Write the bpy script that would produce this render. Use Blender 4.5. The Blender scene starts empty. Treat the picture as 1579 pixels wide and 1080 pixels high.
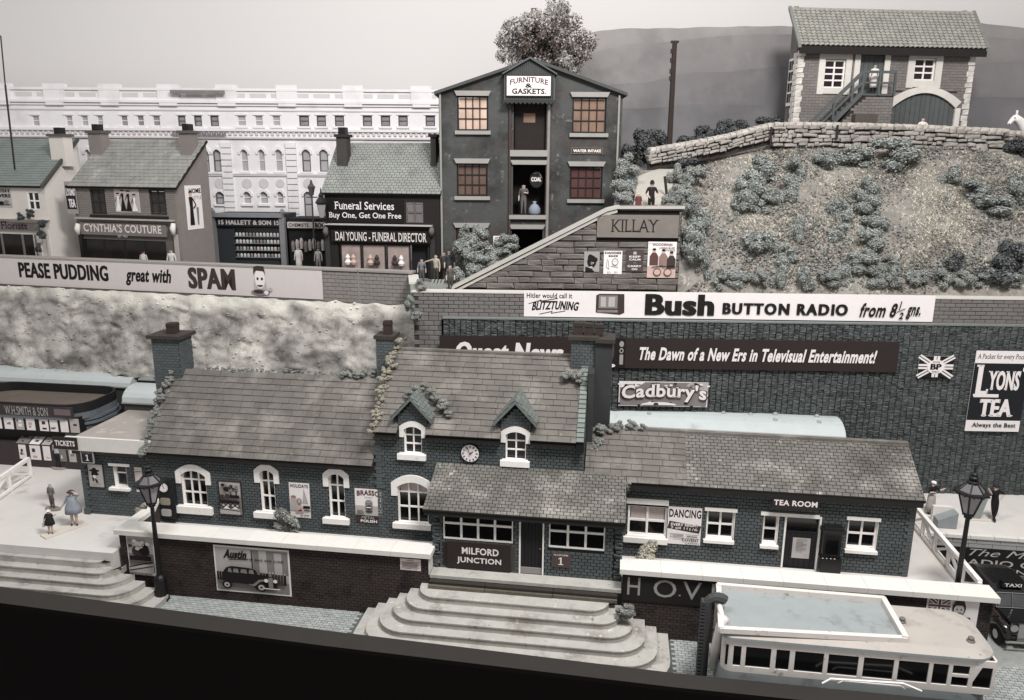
import bpy, bmesh, math, random
from mathutils import Vector, Matrix, noise as mno
random.seed(7)
C = bpy.context.scene.collection
SC = bpy.context.scene
# ------------------------------------------------------------------ camera
F_, P_, RO, CZ = 1186., math.radians(13.5), math.radians(0.4), 18.
cd = bpy.data.cameras.new('camera'); cam = bpy.data.objects.new('camera', cd); C.objects.link(cam)
cd.sensor_width = 36; cd.lens = 36*F_/1579; cd.clip_end = 500
_f = Vector((0, math.cos(P_), -math.sin(P_))); _u = Vector((0, math.sin(P_), math.cos(P_))); _r = Vector((1, 0, 0))
_r2 = _r*math.cos(RO)-_u*math.sin(RO)*-1; _u2 = _u*math.cos(RO)-_r*math.sin(RO)
cam.matrix_world = Matrix(((_r2.x, _u2.x, -_f.x, 0), (_r2.y, _u2.y, -_f.y, 0), (_r2.z, _u2.z, -_f.z, CZ), (0, 0, 0, 1)))
SC.camera = cam
# ------------------------------------------------------------------ light: the hall's ceiling lamps over the model
wd = bpy.data.worlds.new('World'); SC.world = wd; wd.use_nodes = True
wd.node_tree.nodes['Background'].inputs[0].default_value = (1.0, .985, .975, 1)
wd.node_tree.nodes['Background'].inputs[1].default_value = .44
def area(loc, aim, sx, sy, power, col):
    l = bpy.data.lights.new('ceiling_lamp', 'AREA'); l.shape = 'RECTANGLE'; l.size = sx; l.size_y = sy; l.energy = power; l.color = col
    o = bpy.data.objects.new('ceiling_lamp', l); C.objects.link(o); o.location = loc
    o.rotation_euler = (Vector(aim)-Vector(loc)).to_track_quat('-Z', 'Y').to_euler()
area((13, 10, 47), (-1, 38, 8), 12, 7, 26500, (1, .985, .97))
area((-12, 18, 50), (-4, 40, 8), 12, 8, 9000, (.97, .985, 1))
SC.view_settings.view_transform = 'Standard'; SC.view_settings.look = 'None'; SC.view_settings.exposure = 0; SC.view_settings.gamma = 1
# ------------------------------------------------------------------ frames and measuring
def ray(px, py):
    u = (px-789.5)/F_; v = (py-540)/F_; c, s = math.cos(RO), math.sin(RO)
    u, v = u*c+v*s, -u*s+v*c
    return (u, math.cos(P_)-v*math.sin(P_), -math.sin(P_)-v*math.cos(P_))
class Fr:
    def __init__(s, ox, oy, deg):
        s.ox, s.oy, s.a = ox, oy, math.radians(deg); s.c, s.s = math.cos(s.a), math.sin(s.a)
    def loc(s, p):
        dx, dy = p[0]-s.ox, p[1]-s.oy; return (dx*s.c+dy*s.s, -dx*s.s+dy*s.c, p[2])
    def w(s, x, y, z=0): return Vector((s.ox+x*s.c-y*s.s, s.oy+x*s.s+y*s.c, z))
    def at(s, px, py, y=0):
        d = ray(px, py); k = -d[0]*s.s+d[1]*s.c; t = (y-(s.ox*s.s-s.oy*s.c))/k
        l = s.loc((d[0]*t, d[1]*t, CZ+d[2]*t)); return l[0], l[2]
    def R(s, y, a, b, c, d):
        x0, z1 = s.at(a, b, y); x1, z0 = s.at(c, d, y); return min(x0, x1), max(x0, x1), min(z0, z1), max(z0, z1)
    def pz(s, px, py, z):
        d = ray(px, py); t = (z-CZ)/d[2]; return s.loc((d[0]*t, d[1]*t, z))[:2]
WORLD = Fr(0, 0, 0)
S = Fr(-3.17, 28.6, -8)        # station and everything square to it
W = Fr(21, 36.3, -2)           # big retaining wall
L = Fr(-5.3, 40.29, -13)       # wall along the upper street
H = Fr(-20, 46, -15)           # couturier and florist
D = Fr(-5, 44, -8)             # undertaker
Q = Fr(0, 44, 0)               # warehouse
K = Fr(0, 38.3, -2)            # ramp wall
B = Fr(17.7, 48, 5)            # barn
T = Fr(0, 54, 0)               # terrace
# ------------------------------------------------------------------ materials
def lin(v): v /= 255.; return v/12.92 if v <= .04045 else ((v+.055)/1.055)**2.4
MC = {}
def tone(rgb):
    """faded, nearly monochrome paints"""
    c = [lin(v) for v in rgb]; g_ = .3*c[0]+.55*c[1]+.15*c[2]; k = .42 if rgb[2] > rgb[0] or rgb[1] > rgb[0] else .68
    return tuple(g_+(v-g_)*k for v in c)+(1,)
def m(name, rgb, rough=.8, var=.12, sc=3., isl=0., bump=0., bsc=20., spec=.25, emit=0, dirt_or_glint=None, metal=0):
    if name in MC: return MC[name]
    mt = bpy.data.materials.new(name); mt.use_nodes = True; nt = mt.node_tree; N = nt.nodes; Lk = nt.links
    col = tone(rgb); b = N['Principled BSDF']
    b.inputs['Roughness'].default_value = rough; b.inputs['Specular IOR Level'].default_value = spec; b.inputs['Metallic'].default_value = metal
    ge = N.new('ShaderNodeNewGeometry'); oi = N.new('ShaderNodeObjectInfo')
    def math_(op, a, bb):
        n = N.new('ShaderNodeMath'); n.operation = op
        for i, v in enumerate((a, bb)):
            if isinstance(v, (int, float)): n.inputs[i].default_value = v
            else: Lk.new(v, n.inputs[i])
        return n.outputs[0]
    def noi(scale, det=5, r=.6):
        n = N.new('ShaderNodeTexNoise'); n.inputs['Scale'].default_value = scale; n.inputs['Detail'].default_value = det; n.inputs['Roughness'].default_value = r
        Lk.new(ge.outputs['Position'], n.inputs['Vector']); return n.outputs['Fac']
    rnd = math_('FRACT', math_('ADD', ge.outputs['Random Per Island'], oi.outputs['Random']), 0)
    v = math_('MULTIPLY_ADD', noi(sc), 4*var)
    v.node.inputs[2].default_value = 1-2*var
    if isl:
        v = math_('ADD', v, math_('MULTIPLY', math_('SUBTRACT', rnd, .5), 2*isl))
    hs = N.new('ShaderNodeHueSaturation'); hs.inputs['Color'].default_value = col; Lk.new(v, hs.inputs['Value'])
    out = hs.outputs[0]
    if dirt_or_glint:
        for (dc, lo, hi, ds) in dirt_or_glint:
            mr = N.new('ShaderNodeMapRange'); mr.inputs[1].default_value = lo; mr.inputs[2].default_value = hi
            Lk.new(noi(ds, 6, .65), mr.inputs[0])
            mx = N.new('ShaderNodeMix'); mx.data_type = 'RGBA'; Lk.new(mr.outputs[0], mx.inputs[0]); Lk.new(out, mx.inputs[6])
            mx.inputs[7].default_value = tone(dc); out = mx.outputs[2]
    Lk.new(out, b.inputs['Base Color'])
    if emit: b.inputs['Emission Strength'].default_value = emit; Lk.new(out, b.inputs['Emission Color'])
    if bump:
        bn = N.new('ShaderNodeBump'); bn.inputs['Strength'].default_value = bump; bn.inputs['Distance'].default_value = .05
        Lk.new(noi(bsc, 6, .7), bn.inputs['Height']); Lk.new(bn.outputs[0], b.inputs['Normal'])
    MC[name] = mt; return mt
WHITE = m('white_paint', (236, 229, 222), .7, .05, 6, bump=.15, dirt_or_glint=[((176, 165, 150), .60, .78, 4)])
COPE = m('white_coping', (214, 209, 199), .75, .05, 2, isl=.02, bump=.2, dirt_or_glint=[((150, 140, 125), .66, .8, 7)])
TEAL = m('teal_brick', (76, 88, 90), .75, .12, 2.5, isl=.10, bump=.3, bsc=30, dirt_or_glint=[((88, 78, 70), .64, .78, 1.2)])
TEALD = m('dark_teal_mortar', (22, 26, 28), .9, .1)
BROWN = m('brown_brick', (62, 50, 47), .75, .15, 2, isl=.12, bump=.3, dirt_or_glint=[((30, 24, 24), .55, .7, 1.1)])
BROWND = m('dark_brown_mortar', (27, 21, 20), .9, .1)
SLATE = m('brown_slate', (106, 99, 92), .8, .20, .8, isl=.06, bump=.4, bsc=16, dirt_or_glint=[((150, 142, 132), .50, .82, .7), ((76, 70, 64), .50, .78, .55), ((172, 164, 152), .66, .78, 3.5)])
SLATEG = m('mossy_slate', (106, 101, 94), .8, .2, .8, isl=.10, bump=.4, bsc=16, dirt_or_glint=[((168, 161, 150), .52, .78, .5), ((76, 72, 64), .50, .74, .42), ((190, 182, 170), .60, .76, 2.6)])
DARKU = m('dark_board', (38, 34, 32), .9, .1)  # dark brown for roof undersides, fascias and eaves boards
BLACK = m('black_paint', (22, 20, 21), .45, .1, spec=.4)
INK = m('printing_ink', (28, 23, 23), .8, .05)
BINK = m('brown_ink', (64, 50, 46), .8, .05)
PAPER = m('white_paper', (228, 218, 216), .8, .03)
PAPERD = m('grey_paper', (176, 168, 164), .8, .08)
GREYI = m('grey_ink', (128, 120, 116), .8, .08)
PINKI = m('pink_ink', (196, 158, 146), .8, .08)
REDI = m('dark_red_ink', (96, 58, 52), .8, .08)
BSIGN = m('brown_sign', (48, 37, 36), .6, .06)
NAVY = m('navy_enamel', (26, 30, 38), .5, .06)
GLASS = m('dark_glass', (16, 17, 20), .12, .2, spec=.6)
BLIND = m('pale_blind', (190, 172, 166), .8, .06)
STEP = m('concrete_step', (172, 168, 159), .85, .12, 2, bump=.3, dirt_or_glint=[((128, 118, 106), .52, .72, 1.1), ((96, 88, 80), .62, .72, 5), ((204, 198, 186), .60, .72, 2.2)])
PLAT = m('platform_grey', (204, 197, 190), .85, .05, 1, bump=.1, dirt_or_glint=[((160, 152, 140), .58, .8, .6)])
PAVE = m('blue_grey_paver', (152, 159, 154), .8, .08, 2, isl=.12, bump=.3)
PAVED = m('paver_joint', (84, 92, 92), .9, .1)
SKIN = m('painted_skin', (196, 164, 148), .7, .05)
# ------------------------------------------------------------------ mesh builder
BASE = {}
class G:
    def __init__(s): s.v = []; s.f = []; s.m = []; s.mats = []
    def mi(s, mt):
        if mt is None: return 0
        if mt not in s.mats: s.mats.append(mt)
        return s.mats.index(mt)
    def add(s, vs, fs, mt=None):
        n = len(s.v); s.v += [tuple(p) for p in vs]; k = s.mi(mt)
        for f in fs: s.f.append([n+i for i in f]); s.m.append(k)
        return s
    def box(s, x0, x1, y0, y1, z0, z1, mt=None, M=None, skip=()):
        vs = [(x, y, z) for z in (z0, z1) for y in (y0, y1) for x in (x0, x1)]
        if M is not None: vs = [M @ Vector(p) for p in vs]
        fs = {'b': (0, 2, 3, 1), 't': (4, 5, 7, 6), 'f': (0, 1, 5, 4), 'k': (2, 6, 7, 3), 'l': (0, 4, 6, 2), 'r': (1, 3, 7, 5)}
        return s.add(vs, [f for k, f in fs.items() if k not in skip], mt)
    def prism(s, pts, y0, y1, mt=None):      # polygon in xz pulled along y
        n = len(pts); vs = [(x, y0, z) for x, z in pts]+[(x, y1, z) for x, z in pts]
        fs = [list(range(n)), list(range(2*n-1, n-1, -1))]+[(i, i+n, (i+1) % n+n, (i+1) % n) for i in range(n)]
        return s.add(vs, fs, mt)
    def slab(s, pts, z0, z1, mt=None):       # polygon in xy pulled along z
        n = len(pts); vs = [(x, y, z0) for x, y in pts]+[(x, y, z1) for x, y in pts]
        fs = [list(range(n-1, -1, -1)), list(range(n, 2*n))]+[(i, (i+1) % n, (i+1) % n+n, i+n) for i in range(n)]
        return s.add(vs, fs, mt)
    def side(s, pts, x0, x1, mt=None):       # polygon in yz pulled along x
        n = len(pts); vs = [(x0, y, z) for y, z in pts]+[(x1, y, z) for y, z in pts]
        fs = [list(range(n)), list(range(2*n-1, n-1, -1))]+[(i, i+n, (i+1) % n+n, (i+1) % n) for i in range(n)]
        return s.add(vs, fs, mt)
    def tube(s, pts, rs, n=8, mt=None, cap=True):
        if isinstance(rs, (int, float)): rs = [rs]*len(pts)
        pts = [Vector(p) for p in pts]; vs = []
        for i, p in enumerate(pts):
            d = (pts[min(i+1, len(pts)-1)]-pts[max(i-1, 0)]).normalized()
            a = d.orthogonal().normalized() if i == 0 else (a-d*a.dot(d)).normalized()
            b = d.cross(a)
            for k in range(n):
                t = 2*math.pi*k/n; vs.append(p+(a*math.cos(t)+b*math.sin(t))*rs[i])
        fs = [(i*n+k, i*n+(k+1) % n, (i+1)*n+(k+1) % n, (i+1)*n+k) for i in range(len(pts)-1) for k in range(n)]
        if cap: fs += [tuple(range(n-1, -1, -1)), tuple(range((len(pts)-1)*n, len(pts)*n))]
        return s.add(vs, fs, mt)
    def lathe(s, prof, c, n=16, mt=None, ph=0):   # [(r,z)...] about a vertical axis at c
        vs = []; fs = []
        for r, z in prof:
            for k in range(n):
                t = 2*math.pi*k/n+ph; vs.append((c[0]+r*math.cos(t), c[1]+r*math.sin(t), c[2]+z))
        for i in range(len(prof)-1):
            for k in range(n): fs.append((i*n+k, i*n+(k+1) % n, (i+1)*n+(k+1) % n, (i+1)*n+k))
        fs += [tuple(range(n-1, -1, -1)), tuple(range((len(prof)-1)*n, len(prof)*n))]
        return s.add(vs, fs, mt)
    def disc(s, cx, cz, r, y0, y1, n=20, mt=None, rz=None):
        rz = rz or r
        return s.prism([(cx+r*math.cos(2*math.pi*k/n), cz+rz*math.sin(2*math.pi*k/n)) for k in range(n)], y0, y1, mt)
    def ball(s, c, r, sq=(1, 1, 1), mt=None, n=8):
        return s.lathe_ball(c, r, sq, mt, n)
    def lathe_ball(s, c, r, sq, mt, n):
        pr = [(max(.02, math.sin(math.pi*i/n))*r, -math.cos(math.pi*i/n)*r) for i in range(n+1)]
        vs = []; fs = []; k2 = n+2
        for rr, z in pr:
            for k in range(k2):
                t = 2*math.pi*k/k2; vs.append((c[0]+rr*math.cos(t)*sq[0], c[1]+rr*math.sin(t)*sq[1], c[2]+z*sq[2]))
        for i in range(n):
            for k in range(k2): fs.append((i*k2+k, i*k2+(k+1) % k2, (i+1)*k2+(k+1) % k2, (i+1)*k2+k))
        return s.add(vs, fs, mt)
    def build(s, name, mt=None, parent=None, fr=None, base=None, label=None, cat=None, group=None, kind=None, smooth=False, local=False):
        me = bpy.data.meshes.new(name); o = bpy.data.objects.new(name, me); C.objects.link(o)
        b = Vector((0, 0, 0))
        if parent is not None: o.parent = parent; b = BASE[parent.name]
        elif fr is not None:
            b = Vector(base or (0, 0, 0)); o.location = fr.w(b.x, b.y, b.z); o.rotation_euler = (0, 0, fr.a)
        if local: b = Vector((0, 0, 0))
        BASE[o.name] = b
        me.from_pydata([(p[0]-b.x, p[1]-b.y, p[2]-b.z) for p in s.v], [], s.f)
        for q in (s.mats or [mt]): me.materials.append(q)
        if s.mats: me.polygons.foreach_set('material_index', s.m)
        if smooth: me.polygons.foreach_set('use_smooth', [True]*len(me.polygons))
        me.update(); tag(o, label, cat, group, kind); return o
def tag(o, label=None, cat=None, group=None, kind=None):
    if label: o['label'] = label
    if cat: o['category'] = cat
    if group: o['group'] = group
    if kind: o['kind'] = kind
    return o
def thing(name, label, cat, fr, base=(0, 0, 0), group=None):
    o = bpy.data.objects.new(name, None); C.objects.link(o); o.location = fr.w(*base); o.rotation_euler = (0, 0, fr.a)
    o.empty_display_size = .2
    BASE[o.name] = Vector(base); return tag(o, label, cat, group)
# ------------------------------------------------------------------ lettering
_gc = {}
TMP = bpy.data.scenes.new('workbench')
def evaluated(o):
    """modifier or curve result of an object kept out of the main scene while it is worked out"""
    TMP.collection.objects.link(o); vl = TMP.view_layers[0]; vl.update(); me = bpy.data.meshes.new_from_object(o.evaluated_get(vl.depsgraph)); TMP.collection.objects.unlink(o); return me
def glyph(ch, bold):
    k = (ch, bold)
    if k not in _gc:
        def msh(t, b):
            c = bpy.data.curves.new('t', 'FONT'); c.body = t; c.offset = b; c.resolution_u = 3
            o = bpy.data.objects.new('t', c); me = evaluated(o)
            vs = [(v.co.x, v.co.y) for v in me.vertices]; fs = [tuple(p.vertices) for p in me.polygons]
            bpy.data.meshes.remove(me); bpy.data.objects.remove(o); bpy.data.curves.remove(c); return vs, fs
        vs, fs = msh(ch, bold) if ch != ' ' else ([], [])
        a = msh('H'+ch+'H', 0)[0]; b = msh('HH', 0)[0]
        _gc[k] = (vs, fs, max(x for x, y in a)-max(x for x, y in b))
    return _gc[k]
SER = dict(A='0.1.', B='0.0^', D='0.0^', E='0.0^1|1!', F='0.0^1!', H='0.0^1.1^', I='c.c^', K='0.0^1.1^', L='0.0^1|', M='0.0^1.1^', N='0.0^1^', P='0.0^', R='0.0^1.',
           T='c.0!1!', U='0^1^', V='0^1^', W='0^1^', X='0.0^1.1^', Y='c.0^1^', C='1!', S='0|1!', G='1!', Z='0!1|', l='c.c^', i='c.', n='0.1.0m', r='0.0m', m='0.c.1.0m', u='0m1.', h='0.1.0^', d='1^1.', k='0.0^1.', p='0,0m', t='')
def text(s, bold=0., serif=False, shear=0., arc=0., space=1.0):
    """flat lettering, returned as points in a 0..1 by 0..1 box with faces"""
    V, Fc = [], []; x = 0
    for ch in s:
        vs, fs, adv = glyph(ch, bold)
        n = len(V); V += [(x+a, b) for a, b in vs]; Fc += [tuple(n+i for i in f) for f in fs]
        if serif and ch in SER and vs:
            x0 = min(a for a, b in vs); x1 = max(a for a, b in vs); y0 = 0; y1 = max(b for a, b in vs); sw = .12; t = .045
            st = SER[ch]
            for i in range(0, len(st), 2):
                cx = {'0': x0+.045, '1': x1-.045, 'c': (x0+x1)/2}[st[i]]
                q = st[i+1]
                if q in '.^m,':
                    yy = {'.': y0, '^': y1-t, 'm': .5, ',': min(b for a, b in vs)}[q]
                    if st[i] != 'c' and ch in 'AVWXY': cx = x0+.03 if st[i] == '0' else x1-.03
                    a0, a1, b0, b1 = cx-sw, cx+sw, yy, yy+t
                    if q == 'm': a1 = cx
                else:
                    b0, b1 = (y1-.16, y1) if q == '!' else (y0, y0+.16); a0, a1 = (x1-.035, x1) if st[i] == '1' else (x0, x0+.035)
                n = len(V); V += [(x+a0, b0), (x+a1, b0), (x+a1, b1), (x+a0, b1)]; Fc.append((n, n+1, n+2, n+3))
        x += adv*space+bold*1.2
    if shear: V = [(a+b*shear, b) for a, b in V]
    X0 = min(a for a, b in V); X1 = max(a for a, b in V)
    Y0 = min(b for a, b in V); Y1 = max(b for a, b in V)
    if arc:
        w = X1-X0; V = [(a, b+arc*(1-(2*(a-X0)/w-1)**2)) for a, b in V]
        Y0 = min(b for a, b in V); Y1 = max(b for a, b in V)
    return [((a-X0)/(X1-X0), (b-Y0)/(Y1-Y0)) for a, b in V], Fc
class Art:
    """printed matter on an upright sheet facing -y: every mark lies 1.5 mm in front of the one before"""
    def __init__(s, x0, x1, z0, z1, y): s.g = G(); s.b = (x0, x1, z0, z1); s.y = y; s.k = 1
    def P(s, p): x0, x1, z0, z1 = s.b; return (x0+(x1-x0)*p[0], s.y-.0035*s.k, z0+(z1-z0)*p[1])
    def poly(s, pts, mt):
        s.g.add([s.P(p) for p in pts], [list(range(len(pts)))], mt); s.k += 1; return s
    def rect(s, a, b, c, d, mt): return s.poly([(a, b), (c, b), (c, d), (a, d)], mt)
    def ell(s, cx, cy, rx, ry, mt, n=14, a0=0, a1=360):
        return s.poly([(cx+rx*math.cos(math.radians(a0+(a1-a0)*i/n)), cy+ry*math.sin(math.radians(a0+(a1-a0)*i/n))) for i in range(n+(a1-a0 < 360))], mt)
    def line(s, pts, w, mt, asp=1.):
        for i in range(len(pts)-1):
            (a, b), (c, d) = pts[i], pts[i+1]; dx, dy = (c-a)*asp, d-b; l = math.hypot(dx, dy) or 1; nx, ny = -dy/l*w/asp, dx/l*w
            s.g.add([s.P(p) for p in ((a-nx, b-ny), (c-nx, d-ny), (c+nx, d+ny), (a+nx, b+ny))], [(0, 1, 2, 3)], mt)
        s.k += 1; return s
    def text(s, t, a, b, c, d, mt, **kw):
        bo = kw.get('bold', 0)
        if bo > .036:      # heavy faces: the glyphs are struck three times, a little apart
            kw['bold'] = .028; sh = (bo-.02)/(.62*len(t))*(c-a)
            for dx in (sh, -sh): V, Fc = text(t, **kw); s.g.add([s.P((a+dx+(c-a)*x, b+(d-b)*y)) for x, y in V], Fc, mt); s.k += .35
        V, Fc = text(t, **kw); s.g.add([s.P((a+(c-a)*x, b+(d-b)*y)) for x, y in V], Fc, mt); s.k += 1; return s
    def one(s, a, b, c, d, mt):
        w = c-a; m_ = (a+c)/2; return s.rect(m_-.13*w, b, m_+.13*w, d, mt).poly([(m_-.13*w, d), (m_-.13*w, d-.18*(d-b)), (a+.1*w, d-.28*(d-b)), (a+.1*w, d-.16*(d-b))], mt).rect(a+.1*w, b, c-.1*w, b+.12*(d-b), mt)
    def build(s, parent, name='printed_lettering'): return s.g.build(name, None, parent)
def sheet(name, label, cat, fr, y, r, mt, th=.03, frame=None, group=None, art=None, aname='printed_lettering'):
    """sign or poster fixed to a wall; r = rectangle on that wall"""
    x0, x1, z0, z1 = r
    t = thing(name, label, cat, fr, ((x0+x1)/2, y, z0), group)
    G().box(x0, x1, y-th, y-.002, z0, z1).build('board' if th > .02 else 'sheet', mt, t)
    if frame:
        w = .04; g = G()
        g.box(x0-w, x1+w, y-th-.02, y-.004, z1, z1+w).box(x0-w, x1+w, y-th-.02, y-.004, z0-w, z0).box(x0-w, x0, y-th-.02, y-.004, z0, z1).box(x1, x1+w, y-th-.02, y-.004, z0, z1)
        g.build('frame', frame, t)
    if art:
        A = Art(x0, x1, z0, z1, y-th); art(A); A.build(t, aname)
    return t
# ------------------------------------------------------------------ walls, bricks, tiles
def panel(g, x0, x1, z0, z1, y0, y1, holes, mt=None):
    xs = sorted({x0, x1, *[min(max(v, x0), x1) for h in holes for v in h[:2]]})
    for a, b in zip(xs, xs[1:]):
        if b-a < 1e-5: continue
        mid = (a+b)/2; cut = sorted((max(h[2], z0), min(h[3], z1)) for h in holes if h[0] < mid < h[1]); z = z0
        for c, d in cut:
            if c > z+1e-5: g.box(a, b, y0, y1, z, c, mt)
            z = max(z, d)
        if z1 > z+1e-5: g.box(a, b, y0, y1, z, z1, mt)
def bricks(g, x0, x1, z0, z1, y, bw, bh, holes=(), dep=.02, gap=.018, clip=None, jit=.006):
    r = 0; z = z0
    while z < z1-bh*.4:
        x = x0-(bw/2 if r % 2 else 0)
        zt = min(z+bh-gap, z1)
        while x < x1:
            a, b = max(x, x0), min(x+bw-gap, x1); x += bw
            if b-a < .03: continue
            if any(a < h[1] and b > h[0] and z < h[3] and zt > h[2] for h in holes):
                ok = False
                for h in holes:
                    if z < h[3] and zt > h[2] and a < h[1] and b > h[0]:
                        if a < h[0] and h[0]-a > .04: b = h[0]; ok = True
                        elif b > h[1] and b-h[1] > .04: a = h[1]; ok = True
                        else: ok = False; break
                if not ok: continue
            if clip and not (clip(a, z) and clip(b, zt) and clip(a, zt)): continue
            j = random.uniform(-jit, jit)
            g.box(a, b, y-dep-j, y, z, zt, skip=('k',))
        z += bh; r += 1
def unit_piece(n=0, ch=.06):
    g = G(); r = random.Random(n); c = ch
    q = lambda: r.uniform(-.03, .03)
    g.v = [(0, 1, 0), (1, 1, 0), (1, 1, 1), (0, 1, 1), (0, .25, 0), (1, .25, 0), (1, .25, 1), (0, .25, 1), (c+q(), 0, c*1.6+q()), (1-c+q(), 0+q(), c*1.6+q()), (1-c+q(), q(), 1-c*1.6+q()), (c+q(), q(), 1-c*1.6+q())]
    g.f = [(0, 4, 7, 3), (1, 2, 6, 5), (3, 7, 6, 2), (0, 1, 5, 4), (4, 8, 11, 7), (5, 6, 10, 9), (7, 11, 10, 6), (4, 5, 9, 8), (8, 9, 10, 11)]; g.m = [0]*9
    return g
_um = {}
def unit_mesh(kind, mt, n):
    k = (kind, mt.name, n)
    if k not in _um:
        if kind == 'brick': g = unit_piece(n)
        elif kind == 'rough':
            g = unit_piece(n, .1); r = random.Random(n+50); g.v = [(x+r.uniform(-.04, .04), y+(r.uniform(-.25, .25) if y < .5 else 0), z+r.uniform(-.08, .08)) for x, y, z in g.v]
        elif kind == 'tile':
            r = random.Random(n); g = G(); g.box(0, 1, 0, 1.06, -.01, .03)
            g.v = [(x, y+(r.uniform(-.008, .008) if y < .5 else 0), z+(.034 if y < .5 else 0)) for x, y, z in g.v]
        elif kind == 'stone':
            g = G(); r = random.Random(n+9); g.ball((0, 0, 0), .56, (1, 1, 1), None, 6)
            vs = []
            for x, y, z in g.v:
                p = Vector((x, y, z)); e = max(abs(x), abs(y), abs(z)) or 1; p = p*(1-.72)+p*(.5/e)*.72
                p += Vector((r.uniform(-1, 1), r.uniform(-1, 1), r.uniform(-1, 1)))*.06; vs.append(p)
            g.v = [tuple(v) for v in vs]
        me = bpy.data.meshes.new(kind); me.from_pydata(g.v, [], g.f); me.materials.append(mt)
        me.update(); _um[k] = (me, g)
    return _um[k]
def pieces(name, kind, mt, parent, items, limit=300, nvar=5, smooth=False):
    """items: (matrix in frame coordinates, priority). The first `limit` by priority become objects, the rest one joined part"""
    b = BASE[parent.name]; items = sorted(items, key=lambda t: -t[1]) if len(items) > limit else items
    rest = G()
    for i, (M, pr) in enumerate(items):
        me, g = unit_mesh(kind, mt, random.randrange(nvar))
        if i < limit:
            o = bpy.data.objects.new(name, me); C.objects.link(o); o.parent = parent
            o.matrix_local = Matrix.Translation(-b) @ M
        else: rest.add([M @ Vector(v) for v in g.v], g.f)
    if rest.v: rest.build(name+'s_beyond', mt, parent, kind='stuff')
def PM(x, y, z, sx, sy, sz, R=None):
    return Matrix.Translation((x, y, z)) @ (R or Matrix.Identity(4)) @ Matrix.Diagonal((sx, sy, sz, 1))
def roof(parent, x0, x1, e, r, rows, tw, mt, under=DARKU, th=.12, limit=300, indiv=True, skipf=None, wj=.35, name='roof', ends=None, bottom_w=None, cuts=()):
    """slope from eave e=(y,z) to ridge r=(y,z)"""
    dy, dz = r[0]-e[0], r[1]-e[1]; ln = math.hypot(dy, dz); pitch = math.atan2(dz, dy)
    ny, nz = -dz/ln, dy/ln
    rg = G(); xx = x0
    for ca, cb, cy in sorted(cuts)+[(x1, x1, 0)]:
        rg.side([e, r, (r[0]-ny*th, r[1]-nz*th), (e[0]-ny*th, e[1]-nz*th)], xx, ca)
        if cb > ca: ec = (cy, e[1]+dz*(cy-e[0])/dy); rg.side([ec, r, (r[0]-ny*th, r[1]-nz*th), (ec[0]-ny*th, ec[1]-nz*th)], ca, cb)
        xx = cb
    ro = rg.build(name, under, parent)
    R = Matrix.Rotation(pitch, 4, 'X'); h = ln/rows; its = []; g = G()
    for k in range(rows):
        w0 = bottom_w if (bottom_w and k == 0) else tw
        x = x0-(random.uniform(.2, .8)*w0 if indiv else (w0*.5 if k % 2 else 0))
        while x < x1:
            w = w0*(random.uniform(1-wj, 1+wj) if indiv else 1); a, b = max(x, x0), min(x+w, x1); x += w
            if b-a < .05: continue
            u = k*h; y = e[0]+dy*u/ln+ny*.012; z = e[1]+dz*u/ln+nz*.012
            for ca, cb, cy in cuts:
                if y < cy-.1 and a < cb and b > ca:
                    if a < ca: b = ca
                    elif b > cb: a = cb
                    else: b = a
            if b-a < .05: continue
            if indiv: its.append((PM(a+.007, y, z, b-a-.014, h, random.uniform(1, 1.25), R), -z))
            else:
                M = Matrix.Translation((a, y, z)) @ R
                j = random.uniform(0, .008)
                g.box(0, b-a-.026, .022, h, 0, .026+j, None, M, skip=('b', 'k'))
    if indiv: pieces('tile', 'tile', mt, ro, its, limit)
    else: g.build('tiles', mt, ro, kind='stuff')
    return ro
def hood(g, x0, x1, zs, rise, th, leg, y0, y1, wleg=None):
    """segmental arch band over an opening: springs at zs, legs hang down at both ends"""
    wl = wleg or th*.8; xc = (x0+x1)/2; hw = (x1-x0)/2; n = 12; inner = []; outer = []
    for i in range(n+1):
        t = -1+2*i/n; inner.append((xc+hw*t, zs+rise*(1-t*t))); outer.append((xc+(hw+wl)*t, zs+th*.55+(rise+th*.45)*(1-t*t)))
    pts = outer+[(x1+wl, zs-leg), (x1, zs-leg)]+inner[::-1]+[(x0, zs-leg), (x0-wl, zs-leg)]
    # strips so that the band stays clean
    for i in range(n): g.prism([inner[i], inner[i+1], outer[i+1], outer[i]], y0, y1)
    g.prism([(x0-wl, zs-leg), (x0, zs-leg), inner[0], outer[0]], y0, y1); g.prism([(x1, zs-leg), (x1+wl, zs-leg), outer[-1], inner[-1]], y0, y1)
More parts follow.
